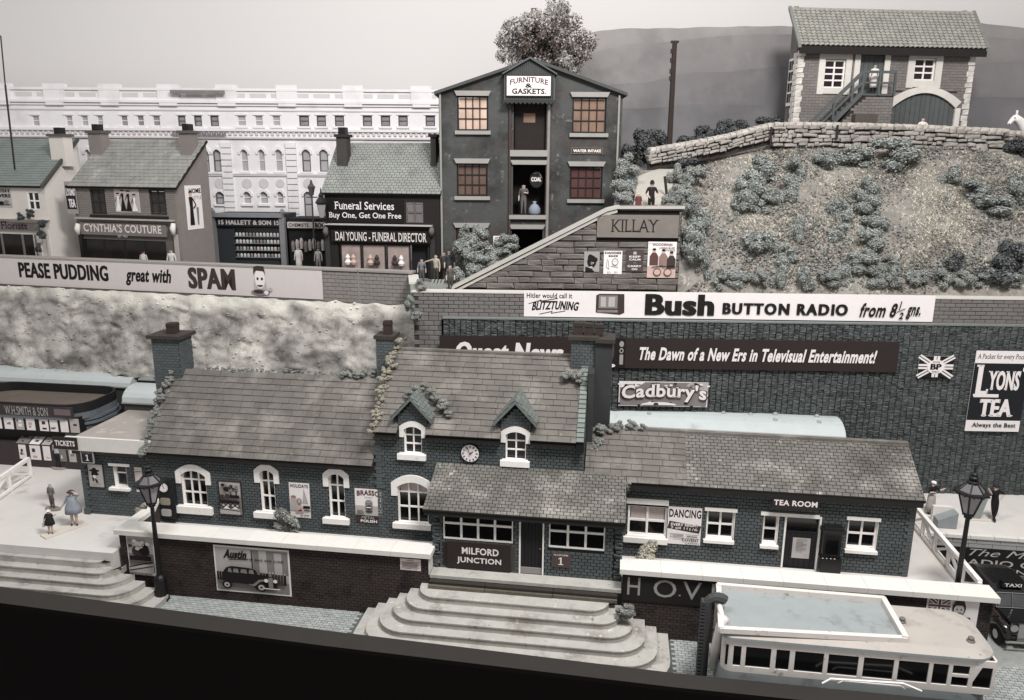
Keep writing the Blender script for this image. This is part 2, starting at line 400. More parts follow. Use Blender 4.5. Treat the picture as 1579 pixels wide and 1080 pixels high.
def window(parent, y, r, cols, rows, arch=0, hd=None, sill=None, lintel=None, mt=None, bar=.05, fw=.06, pane=GLASS, deep=.16, name='window', topblind=False, rowz=None, paneobj=True):
    """glazed frame standing `deep` behind wall face y inside opening r; sill/lintel given as rectangles"""
    mt = mt or WHITE; x0, x1, z0, z1 = r; yf = y+deep; g = G()
    g.box(x0, x0+fw, yf-.05, yf+.05, z0, z1).box(x1-fw, x1, yf-.05, yf+.05, z0, z1).box(x0+fw, x1-fw, yf-.05, yf+.05, z0, z0+fw).box(x0+fw, x1-fw, yf-.05, yf+.05, z1-fw, z1)
    if deep > .1:
        g.box(x0-.003, x0+.02, y+.001, yf-.05, z0, z1).box(x1-.02, x1+.003, y+.001, yf-.05, z0, z1)
    zs = [z0+fw+(z1-z0-2*fw)*t for t in (rowz or [k/rows for k in range(rows+1)])]
    xs = [x0+fw+(x1-x0-2*fw)*k/cols for k in range(cols+1)]
    for z in zs[1:-1]: g.box(x0+fw, x1-fw, yf-.035, yf+.03, z-bar/2, z+bar/2)
    for x in xs[1:-1]: g.box(x-bar/2, x+bar/2, yf-.042, yf+.034, z0+fw, z1-fw)
    w = g.build(name, mt, parent)
    for i in range(cols):
        for j in range(rows):
            if not paneobj and (i or j): continue
            a, b, c, d = (xs[i]+bar*.4, xs[i+1]-bar*.4, zs[j]+bar*.4, zs[j+1]-bar*.4) if paneobj else (x0+fw, x1-fw, z0+fw, z1-fw)
            tilt = random.uniform(-.006, .006)
            G().add([(a, yf+.012+tilt, c), (b, yf+.012, c), (b, yf+.012-tilt, d), (a, yf+.012, d)], [(0, 1, 2, 3)]).build('pane', BLIND if topblind and j == rows-1 else pane, w)
    if arch and hd:
        gg = G(); hood(gg, x0+.0, x1-.0, hd[0], hd[1], hd[2], hd[3], y-.07, y+.06); gg.build('arch_stone', mt, w)
    if sill: a, b, c, d = sill; G().box(a, b, y-.16, y+.1, c, d).box(a+.08, b-.08, y-.06, y+.1, d, d+.05).build('sill', mt, w)
    if lintel: a, b, c, d = lintel; G().box(a, b, y-.07, y+.05, c, d).build('lintel', mt, w)
    return w
# ------------------------------------------------------------------ foam foliage
_fm = {}
def leafmass(key, mt, core, lumps, nleaf, size, seed=0, flat=.8, aspect=(1, 1, 1)):
    """unit foliage clump of radius about 1 made of lumps carrying leaf-sized faces"""
    if key in _fm: return _fm[key]
    rr = random.Random(seed); g = G(); L_ = []
    for i in range(lumps):
        d = Vector((rr.gauss(0, 1), rr.gauss(0, 1), rr.gauss(0, 1))).normalized()*rr.uniform(.35, .75)
        d = Vector((d.x*aspect[0], d.y*aspect[1], d.z*aspect[2])); rad = rr.uniform(.22, .42); L_.append((d, rad))
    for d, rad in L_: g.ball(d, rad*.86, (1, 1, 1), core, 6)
    for i in range(nleaf):
        d, rad = L_[rr.randrange(lumps)]
        n = Vector((rr.gauss(0, 1), rr.gauss(0, 1), rr.gauss(0, 1)+.2)).normalized()
        p = d+n*rad*rr.uniform(.8, 1.12); a = n.orthogonal().normalized(); a = (a+Vector((rr.gauss(0, .6), rr.gauss(0, .6), rr.gauss(0, .6)))).normalized(); b = n.cross(a).normalized()
        b = (b+n*rr.uniform(-.6, .6)).normalized(); s1 = size*rr.uniform(.6, 1.3); s2 = s1*rr.uniform(.5, .9)
        g.add([p-a*s1, p-b*s2+n*s1*.2, p+a*s1, p+b*s2], [(0, 1, 2, 3)], mt)
    me = bpy.data.meshes.new('foliage'); me.from_pydata(g.v, [], g.f)
    for q in g.mats: me.materials.append(q)
    me.polygons.foreach_set('material_index', g.m); me.update(); _fm[key] = me; return me
FOL = m('foam_foliage', (146, 153, 143), .95, .24, 1.4, isl=.2, dirt_or_glint=[((112, 104, 92), .58, .74, 1.1)])
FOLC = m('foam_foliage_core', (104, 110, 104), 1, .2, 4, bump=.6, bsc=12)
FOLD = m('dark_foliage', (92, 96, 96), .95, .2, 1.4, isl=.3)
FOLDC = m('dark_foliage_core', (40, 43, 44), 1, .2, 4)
LICH = m('dry_lichen', (182, 172, 146), .95, .15, 2, isl=.25)
LICHG = m('grey_lichen', (150, 150, 142), .95, .15, 2, isl=.25)
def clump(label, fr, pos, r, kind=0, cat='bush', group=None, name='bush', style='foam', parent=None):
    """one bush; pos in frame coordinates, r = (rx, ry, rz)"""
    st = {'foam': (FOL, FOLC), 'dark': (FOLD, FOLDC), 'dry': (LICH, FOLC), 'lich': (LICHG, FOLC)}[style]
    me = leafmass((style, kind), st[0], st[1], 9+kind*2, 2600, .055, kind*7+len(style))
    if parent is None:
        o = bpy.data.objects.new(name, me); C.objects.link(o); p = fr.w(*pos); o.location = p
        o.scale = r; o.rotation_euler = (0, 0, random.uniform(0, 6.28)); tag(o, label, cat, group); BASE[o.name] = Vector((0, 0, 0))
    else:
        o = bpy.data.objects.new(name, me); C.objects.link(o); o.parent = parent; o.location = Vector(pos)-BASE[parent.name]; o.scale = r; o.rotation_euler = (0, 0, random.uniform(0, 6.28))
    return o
# ================================================================== ground levels
def sheetz(name, fr, x0, x1, y0, y1, z, mt, th=.3, kind='structure'):
    return G().box(x0, x1, y0, y1, z-th, z, mt).build(name, mt, None, fr, (x0, y0, z-th), kind=kind)
TABLE = m('dark_base', (44, 40, 38), .9, .1)
sheetz('ground', S, -60, 60, -4.6, 60, -.6, TABLE)
pv = sheetz('pavement', S, -12.2, 24.6, -4.65, -.55, 0, PAVED, .5)
g = G(); bricks_y = -7
its = []
row = 0; y = -4.6
while y < -.6:
    x = -12+(0 if row % 2 else .13)
    while x < 24.4:
        if not (-3 < x < 9.5 and y > -3.2):
            j = random.uniform(0, .012); g.box(x, x+.24, y, y+.125, -.01, .022+j, skip=('b',))
        x += .262
    y += .148; row += 1
g.build('paving_block', PAVE, pv, kind='stuff')
sheetz('road', S, 24.6, 44, -4.65, -.55, .0, m('asphalt', (96, 100, 100), .9, .1, 3, bump=.3), .5)
sheetz('forecourt', S, 21.05, 44, -.54, 6.25, .004, m('pale_cobble', (150, 152, 148), .85, .14, 5, bump=.8, bsc=12), .4)
sheetz('track_bed', S, -50, 60, 6.2, 16, .2, m('ballast', (92, 86, 80), .95, .2, 8, bump=.8), .5)
# main platform slab
pl = G(); pl.box(-34, 21.2, -.02, 7.9, 0, 1.98, PLAT)
pl.box(-34, -13.6, -1.0, -.02, 0, 1.98, PLAT)
pl.build('platform', None, None, S, (-34, 0, 0), kind='structure')
# forecourt strip under the porch with timber baulks below it
fs = thing('porch_plinth', 'pale plinth strip with dark timber baulks above the centre steps', 'plinth', S, (3.8, -.65, 1.2))
G().box(.02, 7.64, -.68, -.03, 1.86, 1.995).build('kerb_slab', STEP, fs)
WOOD = m('weathered_timber', (96, 88, 74), .85, .2, 4, isl=.1, bump=.5)
for i, (a, b) in enumerate(((.05, 2.3), (2.32, 5.0), (5.02, 7.5))):
    G().box(a, b, -1.06+i*.02, -.69, 1.60, 1.73).build('timber_baulk', WOOD, fs); G().box(a, b, -.93, -.69, 1.731, 1.84).build('timber_baulk', m('dark_timber', (52, 46, 40), .9, .15, 4), fs)
# ------------------------------------------------------------------ steps
def flight(label, x0, x1, yf, n, z0, rise, dx0, dx1, dy, yb, lipname='step', leftround=True):
    t = thing('entrance_steps', label, 'steps', S, ((x0+x1)/2, yf, 0))
    for k in range(n):
        a, b, f = x0-dx0*k, x1+dx1*k, yf-dy*k; zt = z0-rise*k; rr = .75+.12*k
        pts = []
        if leftround:
            for i in range(7): t_ = math.pi*i/12; pts.append((a+rr-rr*math.cos(t_), f+rr-rr*math.sin(t_)))
        else: pts.append((a, f))
        for i in range(7): t_ = math.pi/2+math.pi*i/12; pts.append((b-rr-rr*math.cos(t_), f+rr-rr*math.sin(t_)))
        pts += [(b, yb), (a, yb)]
        so = G().slab(pts, 0 if k == n-1 else zt-rise-.02, zt-.05).build('step', STEP, t)
        ins = [(x+(.02 if x < (a+b)/2 else -.02), y-.03 if y < yb-.5 else y) for x, y in pts]
        G().slab([(x+(-.03 if x < (a+b)/2 else .03), y) for x, y in ins], zt-.05, zt).build('tread', STEP, so)
    return t
flight('wide flight of pale curved steps leading up to the central porch', -.3, 7.2, -1.62, 6, 1.60, .265, .46, .46, .42, -.68)
flight('flight of pale curved steps at the far left beside the brown wall', -34, -13.75, -1.25, 6, 1.62, .27, 0, .50, .34, -1.02, leftround=False)
# ------------------------------------------------------------------ brown forecourt walls with white copings
def brownwall(label, x0, x1, extra=None):
    t = thing('forecourt_wall', label, 'wall', S, ((x0+x1)/2, -.6, 0))
    w = G().box(x0, x1, -.66, -.04, .0, 2.76).build('wall', BROWND, t)
    g = G(); bricks(g, x0, x1, .02, 2.74, -.66, .27, .125, dep=.016, gap=.02); g.build('bricks', BROWN, w, kind='stuff')
    x = x0-.12; n = 0
    while x < x1+.1:
        b = min(x+1.5+random.uniform(-.1, .1), x1+.14); 
        if x1+.14-b < .5: b = x1+.14
        G().box(x, b-.008, -.84, .10, 2.765, 2.965+random.uniform(0, .006)).build('coping_stone', COPE, t); x = b
    return t
wl = brownwall('dark brown brick wall with white coping left of the centre steps', -13.45, -.02)
wr = brownwall('dark brown brick wall with white coping behind the bus', 7.68, 21.0)
G().box(-13.6, -13.1, .1, 1.25, 2.765, 2.96).build('coping_return', COPE, wl)
G().add([(-13.4, 1.25, 2.765), (-13.05, 1.25, 2.765), (-13.05, 1.7, 3.1), (-13.4, 1.7, 3.1), (-13.4, 1.25, 2.96), (-13.05, 1.25, 2.96), (-13.05, 1.7, 3.3), (-13.4, 1.7, 3.3)], [(0, 1, 2, 3), (4, 5, 6, 7), (0, 1, 5, 4), (2, 3, 7, 6), (0, 3, 7, 4), (1, 2, 6, 5)]).build('coping_return', COPE, wl)
G().box(-13.45, -13.1, -.03, 1.7, .1, 2.76).build('return_wall', BROWN, wl)
G().box(-.015, .0, -.7, .0, 1.98, 2.76).build('end_face', COPE, wl)
# ================================================================== STATION
YW = 2.12
st = thing('railway_station', 'long teal brick station building with brown slate roofs and white arched windows', 'station', S, (2, YW, 2))
lw = dict(x0=-13.75, x1=-2.9); cb = dict(x0=-2.95, x1=5.95); rw = dict(x0=5.95, x1=19.0)
def RW(a, b, c, d, y=YW): return S.R(y, a, b, c, d)
def holes_of(*rs): return [(r[0], r[1], r[2], r[3]) for r in rs]
# left wing
LWn = [((278, 723.7, 321, 779), 3, 3, (274, 778.5, 330, 793), .26, .40), ((399.7, 723.7, 425.8, 783), 2, 3, (393, 788, 431, 799), .20, .42), ((506, 729.5, 533, 794), 2, 3, (499, 797, 540, 808), .20, .42)]
lh = []
wins = []
for (r, c, n, s_, rise, leg) in LWn:
    R_ = RW(*r); sl = RW(*s_); R_ = (R_[0], R_[1], sl[3]-.03, R_[3]); lh.append(R_); wins.append((R_, c, n, sl, rise, leg))
ZB = 1.98; ZE = 5.55
wall = G(); panel(wall, lw['x0'], lw['x1'], ZB, ZE+.1, YW, YW+.3, lh)
wall = wall.build('left_wing_wall', TEALD, st)
g = G(); bricks(g, lw['x0'], lw['x1'], ZB, ZE+.1, YW, .255, .128, lh, dep=.018, gap=.026); g.build('bricks', TEAL, wall, kind='stuff')
for (R_, c, n, sl, rise, leg) in wins:
    window(st, YW, R_, c, n, True, (R_[3]-rise, rise-.02, .30, leg), sl, bar=.07, fw=.05, rowz=(0, .36, .73, 1))
# gable ends and back of the left wing
e1, r1 = (YW-.32, 5.42), (4.8, 8.5)
G().side([(YW, 1.98), (7.9, 1.98), (7.9, 5.5), (4.8, 8.35), (YW, 5.5)], lw['x0'], lw['x0']+.3).build('gable_wall', TEAL, st)
rf = roof(st, -13.62, -3.05, e1, r1, 14, .74, SLATE, limit=300, bottom_w=.5)
G().side([r1, (8.1, 5.42), (8.1, 5.3), (4.8, 8.38)], -13.6, -3.0).build('roof_back', SLATE, st)
G().box(-13.6, -3.05, e1[0]+.0, e1[0]+.06, e1[1]-.22, e1[1]-.02).build('fascia_board', DARKU, st)
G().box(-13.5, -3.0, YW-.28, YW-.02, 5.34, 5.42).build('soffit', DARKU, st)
# centre block
ZC = 7.05
C4 = RW(613, 741, 661, 803); s4 = RW(607, 804, 666, 816); C4 = (C4[0], C4[1], s4[3]-.03, C4[3])
D1 = RW(623, 656, 651, 697); sd1 = RW(614, 698, 658, 709); D1 = (D1[0], D1[1], sd1[3]-.02, D1[3])
D2 = RW(780, 664, 811, 705); sd2 = RW(772, 708, 817, 719.5); D2 = (D2[0], D2[1], sd2[3]-.02, D2[3])
ch = [C4, D1, D2]
YC = YW-.03
wall = G(); panel(wall, cb['x0'], cb['x1'], ZB, ZC-.0, YC, YW+.3, ch)
wall = wall.build('centre_wall', TEALD, st)
g = G(); bricks(g, cb['x0'], cb['x1'], ZB, ZC, YC, .255, .135, ch, dep=.02, gap=.028); g.build('bricks', TEAL, wall, kind='stuff')
window(st, YC, C4, 3, 3, True, (C4[3]-.26, .24, .34, .42), s4, bar=.07, fw=.05, rowz=(0, .37, .74, 1), topblind=True)
# corner stones of the centre block
g = G()
for k in range(16):
    z = 4.35+k*.17
    if z > ZC-.1: break
    g.box(cb['x0']-(.10 if k % 2 else .02), cb['x0']+(.24 if k % 3 else .36), YC-.05, YC+.02, z, z+.15)
g.build('quoins', TEAL, wall, kind='stuff')
G().side([(YC, 1.98), (7.9, 1.98), (7.9, ZC), (5, 9.78), (YC, ZC)], cb['x0'], cb['x0']+.25).build('gable_wall', TEAL, st)
G().side([(YC, 1.98), (7.9, 1.98), (7.9, ZC), (5, 9.78), (YC, ZC)], cb['x1']-.3, cb['x1']-.01).build('gable_wall', TEAL, st)
e2, r2 = (YC-.3, 6.98), (5.0, 9.86)
def dskip(x, y):
    for D_ in (D1, D2):
        c = (D_[0]+D_[1])/2; w = .62+.0*y
        if abs(x-c) < w and y < YC+.5: return True
        if abs(x-c) < w-(y-YC-.5)*.5 and y < YC+1.2: return True
    return False
rf2 = roof(st, -2.98, 5.62, e2, r2, 15, .8, SLATE, limit=300, cuts=[((D_[0]+D_[1])/2+a_, (D_[0]+D_[1])/2+b_, YC+.8) for D_ in (D1, D2) for a_, b_ in ((-.62, .62),)])
G().side([r2, (8.2, 7), (8.2, 6.9), (5, 9.73)], -2.95, 5.6).build('roof_back', SLATE, st)
G().box(-2.95, 5.62, 4.86, 5.12, 9.85, 9.94).build('ridge_board', SLATE, st)
for a, b in ((-2.9, D1[0]-.2), (D1[1]+.2, D2[0]-.2), (D2[1]+.2, 5.6)): G().box(a, b, e2[0]+.02, YC-.03, 6.76, 6.90).build('gutter_board', DARKU, st)
# parapet strip on the right gable
GREENC = m('greenish_coping', (112, 128, 116), .8, .15, 2, isl=.15, bump=.3)
its = []
dy, dz = r2[0]-e2[0], r2[1]-e2[1]; ln = math.hypot(dy, dz); R_ = Matrix.Rotation(math.atan2(dz, dy), 4, 'X')
n = 19
for k in range(n): its.append((PM(5.62, e2[0]-.05+dy*k/n, e2[1]+.06+dz*k/n, .30, ln/n-.012, 1.6, R_), 0))
par = G().side([(e2[0]-.05, 6.6), (e2[0]-.05, e2[1]+.05), (r2[0], r2[1]+.05), (r2[0], r2[1]-.6)], 5.63, 5.93).build('gable_parapet', TEALD, st)
pieces('coping_slate', 'tile', GREENC, par, its)
# dormers
def dormer(Dr, sdr, apex, lft, rgt):
    xc = (Dr[0]+Dr[1])/2; hw = .62; ap = S.at(*apex, YC-.2); l_ = S.at(*lft, YC-.2); r_ = S.at(*rgt, YC-.2)
    hwe = (r_[0]-l_[0])/2; ze = (l_[1]+r_[1])/2; za = ap[1]
    d = G(); sl = (za-ze)/hwe
    # gable brick face with the window hole below
    zt = lambda x: za-.10-abs(x-xc)*sl
    d.prism([(xc-hw, ZC-.02), (Dr[0], ZC-.02), (Dr[0], Dr[3]), (xc, Dr[3]+.05), (xc, zt(xc)), (xc-hw, zt(xc-hw))], YC-.02, YC+.25)
    d.prism([(xc+hw, ZC-.02), (xc+hw, zt(xc+hw)), (xc, zt(xc)), (xc, Dr[3]+.05), (Dr[1], Dr[3]), (Dr[1], ZC-.02)], YC-.02, YC+.25)
    do = d.build('dormer', TEALD, st)
    g = G(); bricks(g, xc-hw, xc+hw, ZC, za-.1, YC-.02, .255, .135, [Dr], dep=.02, gap=.017, clip=lambda x, z: z < zt(x)); g.build('bricks', TEAL, do, kind='stuff')
    yb = YC+2.4
    for s_ in (-1, 1):
        G().add([(xc+s_*hw, YC, 6.9), (xc+s_*hw, yb, 6.9), (xc+s_*hw, yb, zt(xc+hw)), (xc+s_*hw, YC, zt(xc+hw)), (xc+s_*(hw-.1), YC, 6.9), (xc+s_*(hw-.1), yb, 6.9), (xc+s_*(hw-.1), yb, zt(xc+hw)), (xc+s_*(hw-.1), YC, zt(xc+hw))],
                [(0, 1, 2, 3), (4, 5, 6, 7), (0, 3, 7, 4), (1, 2, 6, 5)]).build('dormer_cheek', TEAL, do)
        # roof slope: extruded along y, cut where the main roof rises above
        th = .10
        x_e = xc+s_*hwe; pts = [(xc, za), (x_e, ze), (x_e, ze-th*1.4), (xc, za-th*1.4)]
        def yroof(z): return e2[0]+(z-e2[1])*dy/dz
        y1a, y1e = yroof(za)+.1, yroof(ze)+.1; yf = YC-.30
        vs = [(xc, yf, za), (x_e, yf, ze), (x_e, yf, ze-th*1.6), (xc, yf, za-th*1.6), (xc, y1a, za), (x_e, y1e, ze), (x_e, y1e, ze-th*1.6), (xc, y1a, za-th*1.6)]
        sl_ = G().add(vs, [(0, 1, 2, 3), (0, 4, 5, 1), (3, 2, 6, 7), (1, 5, 6, 2), (4, 7, 6, 5)]).build('dormer_roof', m('green_slate', (100, 112, 104), .8, .15, 2, isl=.1, bump=.3), do)
        # courses of slates on it
        g = G(); n = 7
        for k in range(n):
            t0, t1 = k/n, (k+1)/n
            for q in range(5):
                u0, u1 = q/5+(0.1 if k % 2 else 0), (q+1)/5-.01+(.1 if k % 2 else 0)
                def pt(t, u, h): return (xc+(x_e-xc)*t, yf+(yroof(za+(ze-za)*t)+.05-yf)*min(u, 1), za+(ze-za)*t+h)
                g.add([pt(t0, u0, .02), pt(t0, u1, .02), pt(t1, u1, .045), pt(t1, u0, .045), pt(t1, u1, 0), pt(t1, u0, 0)], [(0, 1, 2, 3), (3, 2, 4, 5)])
        g.build('slates', MC['green_slate'], do, kind='stuff')
    window(st, YC, Dr, 2, 3, True, (Dr[3]-.16, .14, .24, .34), sdr, bar=.06, fw=.05)
dormer(D1, sd1, (634.5, 612), (604, 641), (668, 651))
dormer(D2, sd2, (794, 617), (762, 649), (828, 655))
# chimneys
def chimney(x0, x1, y0, y1, z0, z1, cap, pots, mtb=TEAL, slab=False, capm=None, ck='chimney'):
    capm = capm or m('dark_brown_cap', (62, 54, 48), .85, .15, 3)
    t = G().box(x0, x1, y0, y1, z0, z1).build(ck, TEALD, st)
    g = G(); bricks(g, x0, x1, z0, z1, y0, .24, .13, dep=.03, gap=.016)
    # right side bricks
    g2 = G(); bricks(g2, y0, y1, z0, z1, 0, .24, .13, dep=.03, gap=.016)
    g.add([(x1-y, x, z) for x, y, z in g2.v], g2.f); g.build('bricks', mtb, t, kind='stuff')
    G().box(x0-cap, x1+cap, y0-cap, y1+cap, z1, z1+.16).build('cap', capm, t)
    for (px_, py_, w, h) in pots: G().box(px_-w/2, px_+w/2, py_-w/2, py_+w/2, z1+.162, z1+.16+h).box(px_-w/2-.02, px_+w/2+.02, py_-w/2-.02, py_+w/2+.02, z1+.16+h*.72, z1+.16+h*.84).build('pot', m('dark_pot', (58, 46, 40), .8, .15, 3), t)
    return t
a = S.at(250, 572, 4.9); b = S.at(283, 520, 4.9)
chimney(a[0]-.05, b[0]+.02, 4.4, 5.5, 6.5, b[1], .17, [((a[0]+b[0])/2+.1, 4.95, .42, .5)])
a = S.at(585, 560, 5.0); b = S.at(607, 521, 5.0)
chimney(a[0], b[0]+.05, 4.6, 5.5, 8.6, b[1], .08, [((a[0]+b[0])/2+.1, 5.0, .34, .62)])
a = S.at(881, 572, 4.9); b = S.at(919, 522, 4.9)
t = chimney(a[0], b[0], 4.45, 5.35, 9.0, b[1], .14, [(a[0]+.26, 4.9, .40, .52), (a[0]+.72, 4.9, .40, .5), (a[0]+1.16, 4.9, .36, .48)])
c = S.at(938, 660, 4.6)
G().box(b[0]+.01, c[0]+.05, 4.3, 5.4, 5.5, b[1]-.05).build('chimney_breast', m('smooth_dark_render', (54, 56, 58), .8, .15, 1.2), st)
G().box(b[0]-.0, c[0]+.16, 4.16, 5.5, b[1]-.045, b[1]+.12).build('chimney_cap', MC['dark_brown_cap'], st)
G().box(5.96, b[0]+.02, 3.4, 4.6, 5.6, b[1]-1.2).build('chimney_shoulder', MC['smooth_dark_render'], st)
# station clock on the centre block
cx, cz = S.at(725, 699, YC-.08); rr = .41
ck = thing('station_clock', 'round white wall clock between the two upper windows', 'clock', S, (cx, YC, cz))
G().disc(cx, cz, rr, YC-.11, YC-.03, 28).build('clock_case', BLACK, ck)
A = Art(cx-rr, cx+rr, cz-rr, cz+rr, YC-.112); A.ell(.5, .5, .46, .46, PAPER, 28)
for i in range(12):
    t_ = math.radians(30*i); A.line([(.5+.30*math.sin(t_), .5+.30*math.cos(t_)), (.5+.41*math.sin(t_), .5+.41*math.cos(t_))], .026, INK)
A.build(ck, 'clock_dial')
A = Art(cx-rr, cx+rr, cz-rr, cz+rr, YC-.165); A.line([(.5, .48), (.36, .82)], .02, INK).line([(.48, .47), (.66, .62)], .03, INK).ell(.5, .48, .04, .04, INK, 8); A.build(ck, 'clock_hands')
# right wing
ZR = 5.38
w1 = RW(969, 779, 1027, 830); l1 = RW(966, 768, 1031, 779.5); s1_ = RW(961, 831, 1028, 845)
w2 = RW(1090.6, 787, 1131, 833); l2 = RW(1087, 780, 1137, 786.5); s2_ = RW(1084, 833, 1131, 839)
w3 = RW(1178, 794, 1198, 840); l3 = RW(1173.6, 786, 1263.5, 795); s3_ = RW(1171, 840, 1199, 845)
dr = RW(1211, 793.6, 1258, 884); dr = (dr[0], dr[1], 2.0, dr[3])
w4 = RW(1308.6, 801, 1350, 848.6); l4 = RW(1306, 795, 1358, 801); s4_ = RW(1301, 849, 1351, 854.5)
rh = [w1, w2, w3, dr, w4]
wall = G(); panel(wall, rw['x0'], rw['x1'], ZB, ZR+.1, YW, YW+.3, rh); wall = wall.build('right_wing_wall', TEALD, st)
g = G(); bricks(g, rw['x0'], rw['x1'], ZB, ZR+.1, YW, .25, .14, rh, dep=.02, gap=.028); g.build('bricks', TEAL, wall, kind='stuff')
def dz_(r): return (r[0], r[1], r[3]-.0, r[3]+.14)
def fixl(r, h=.16): return (r[0], r[1], r[2], r[2]+h)
window(st, YW, w1, 2, 2, False, None, (s1_[0], s1_[1], w1[2]-.24, w1[2]-.01), fixl(l1, .24), bar=.09, fw=.09, topblind=True)
window(st, YW, w2, 2, 2, False, None, (s2_[0], s2_[1], w2[2]-.14, w2[2]-.01), (l2[0], l2[1], w2[3], w2[3]+.14), bar=.08, fw=.08)
window(st, YW, w3, 1, 2, False, None, (s3_[0], s3_[1], w3[2]-.14, w3[2]-.01), (l3[0], l3[1], w3[3]+.0, w3[3]+.15), bar=.08, fw=.08)
window(st, YW, w4, 2, 2, False, None, (s4_[0], s4_[1], w4[2]-.14, w4[2]-.01), (l4[0], l4[1], w4[3], w4[3]+.14), bar=.08, fw=.08)
# tea room door
x0, x1, z0, z1 = dr; zt = z1-(z1-z0)*.34
dd = G().box(x0, x0+.07, YW-.05, YW+.1, z0, z1-.07).box(x1-.07, x1, YW-.05, YW+.1, z0, z1-.07).box(x0, x1, YW-.05, YW+.1, z1-.07, z1).build('door', WHITE, st)
DOORM = m('black_boards', (34, 32, 34), .7, .1, 3)
nb = 6
for k in range(nb):
    a = x0+.08+(x1-x0-.16)*k/nb; G().box(a+.006, a+(x1-x0-.16)/nb-.006, YW+.06, YW+.1, z0, zt).build('plank', DOORM, dd)
G().box(x0+.08, x1-.08, YW+.05, YW+.11, zt, zt+.07).build('door_rail', DOORM, dd)
G().add([(x0+.08, YW+.09, zt+.08), (x1-.08, YW+.09, zt+.08), (x1-.08, YW+.085, z1-.08), (x0+.08, YW+.085, z1-.08)], [(0, 1, 2, 3)]).build('pane', GLASS, dd)
G().side([(YW, 1.98), (7.0, 1.98), (7.0, ZR), (4.2, 6.7), (YW, ZR)], rw['x1']-.25, rw['x1']-.003).build('gable_wall', TEAL, st)
g = G()
for k in range(22): g.box(rw['x1']-(.3 if k % 2 else .18), rw['x1']+.05, YW-.05, YW+.25, 2.02+k*.15, 2.02+k*.15+.13)
g.build('corner_bricks', TEAL, wall, kind='stuff')
e3, r3 = (YW-.38, 5.42), (4.2, 6.86)
xs_ = S.at(1058, 700, 3.0)[0]
roof(st, 5.98, xs_, e3, r3, 9, .7, SLATE, limit=150, name='roof')
rr_ = roof(st, xs_, 19.22, e3, r3, 17, .30, SLATEG, indiv=False)
G().side([r3, (7.2, 5.3), (7.2, 5.2), (4.2, 6.75)], 5.98, 19.2).build('roof_back', SLATE, st)
G().box(8.2, 19.2, 4.1, 4.36, 6.85, 6.97).build('ridge_board', SLATE, st)
G().box(7.65, 19.15, e3[0]+.02, YW-.03, 5.14, 5.38).build('eaves_board', DARKU, st)
# ticket office
tx0 = -17.2; yT = 2.34
tw = S.R(yT, 174, 718, 198, 752); tl = S.R(yT, 168, 715, 200.5, 721); ts = S.R(yT, 171, 753, 203, 758)
wall = G(); panel(wall, tx0, -13.76, ZB, 5.25, yT, yT+.3, [tw]); wall = wall.build('ticket_office_wall', TEALD, st)
g = G(); bricks(g, tx0, -13.76, ZB, 5.25, yT, .25, .14, [tw], dep=.018, gap=.022); g.build('bricks', TEAL, wall, kind='stuff')
g = G()
for k in range(23): g.box(tx0-.04, tx0+(.30 if k % 2 else .18), yT-.05, yT+.2, 2.0+k*.14, 2.0+k*.14+.125)
g.build('corner_bricks', TEAL, wall, kind='stuff')
g = G().box(tx0-.06, tx0+.22, yT-.14, yT-.05, 2.0, 2.28).build('corner_block', TEAL, wall)
G().box(tx0, tx0+.25, yT+.31, 6.5, ZB, 5.25).build('side_wall', TEAL, st)
window(st, yT, tw, 1, 2, False, None, (ts[0], ts[1], tw[2]-.13, tw[2]-.01), (tl[0], tl[1], tw[3], tw[3]+.13), bar=.06, fw=.07, rowz=(0, .66, 1))
FLAT = m('flat_roof_felt', (158, 148, 138), .85, .08, 1.2, dirt_or_glint=[((188, 178, 168), .58, .7, 1.8)])
G().box(tx0-.28, -13.5, yT-.25, 6.5, 5.27, 5.72).build('flat_roof', FLAT, st)
G().box(tx0-.34, -13.4, yT-.40, yT-.255, 5.26, 5.90).build('fascia', COPE, st)
G().box(tx0+1.2, -13.7, 6.5, 6.64, 5.26, 6.0).build('fascia', COPE, st)
G().box(tx0-.2, -13.6, yT-.26, yT-.03, 5.04, 5.25).build('under_board', m('red_brown_board', (78, 62, 58), .8, .1), st)
# porch
PZ = 4.72
pw = S.R(0, 683, 783.5, 791, 838.5); pd = S.R(0, 801, 790, 838, 886.7); pr = S.R(0, 847, 793.5, 932, 850)
zt_ = max(pw[3], pr[3], pd[3]); pw = (pw[0], pw[1], pw[2], zt_); pd = (pd[0], pd[1], 2.0, zt_); pr = (pr[0], pr[1], pw[2]-.04, zt_)
wall = G(); panel(wall, .0, 7.62, ZB, PZ, 0, .25, [pw, pd, pr]); wall = wall.build('porch_wall', TEALD, st)
g = G(); bricks(g, .3, 7.3, ZB+.02, PZ-.15, 0, .245, .14, [pw, pd, pr], dep=.02, gap=.028); g.build('bricks', TEAL, wall, kind='stuff')
its = []
for xx in (0, 7.30):
    k = 0; z = 2.02
    while z < PZ-.2:
        h = random.choice((.14, .18, .22)); w = random.choice((.24, .33, .30)); its.append((PM(xx+(0 if xx == 0 else .33-w), -.07, z, w, .2, h-.015), 0)); z += h
pieces('quoin', 'rough', TEAL, wall, its)
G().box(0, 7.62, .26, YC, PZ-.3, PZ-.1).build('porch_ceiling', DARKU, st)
G().box(0, .2, .26, YC-.02, ZB, PZ-.31).box(7.42, 7.62, .26, YC-.02, ZB, PZ-.31).build('porch_side_wall', TEAL, st)
G().add([(0, .02, PZ), (0, YC-.01, PZ), (0, YC-.01, 5.5), (7.62, .02, PZ), (7.62, YC-.01, PZ), (7.62, YC-.01, 5.5)], [(0, 1, 2), (3, 5, 4)]).build('porch_gable', TEALD, st)
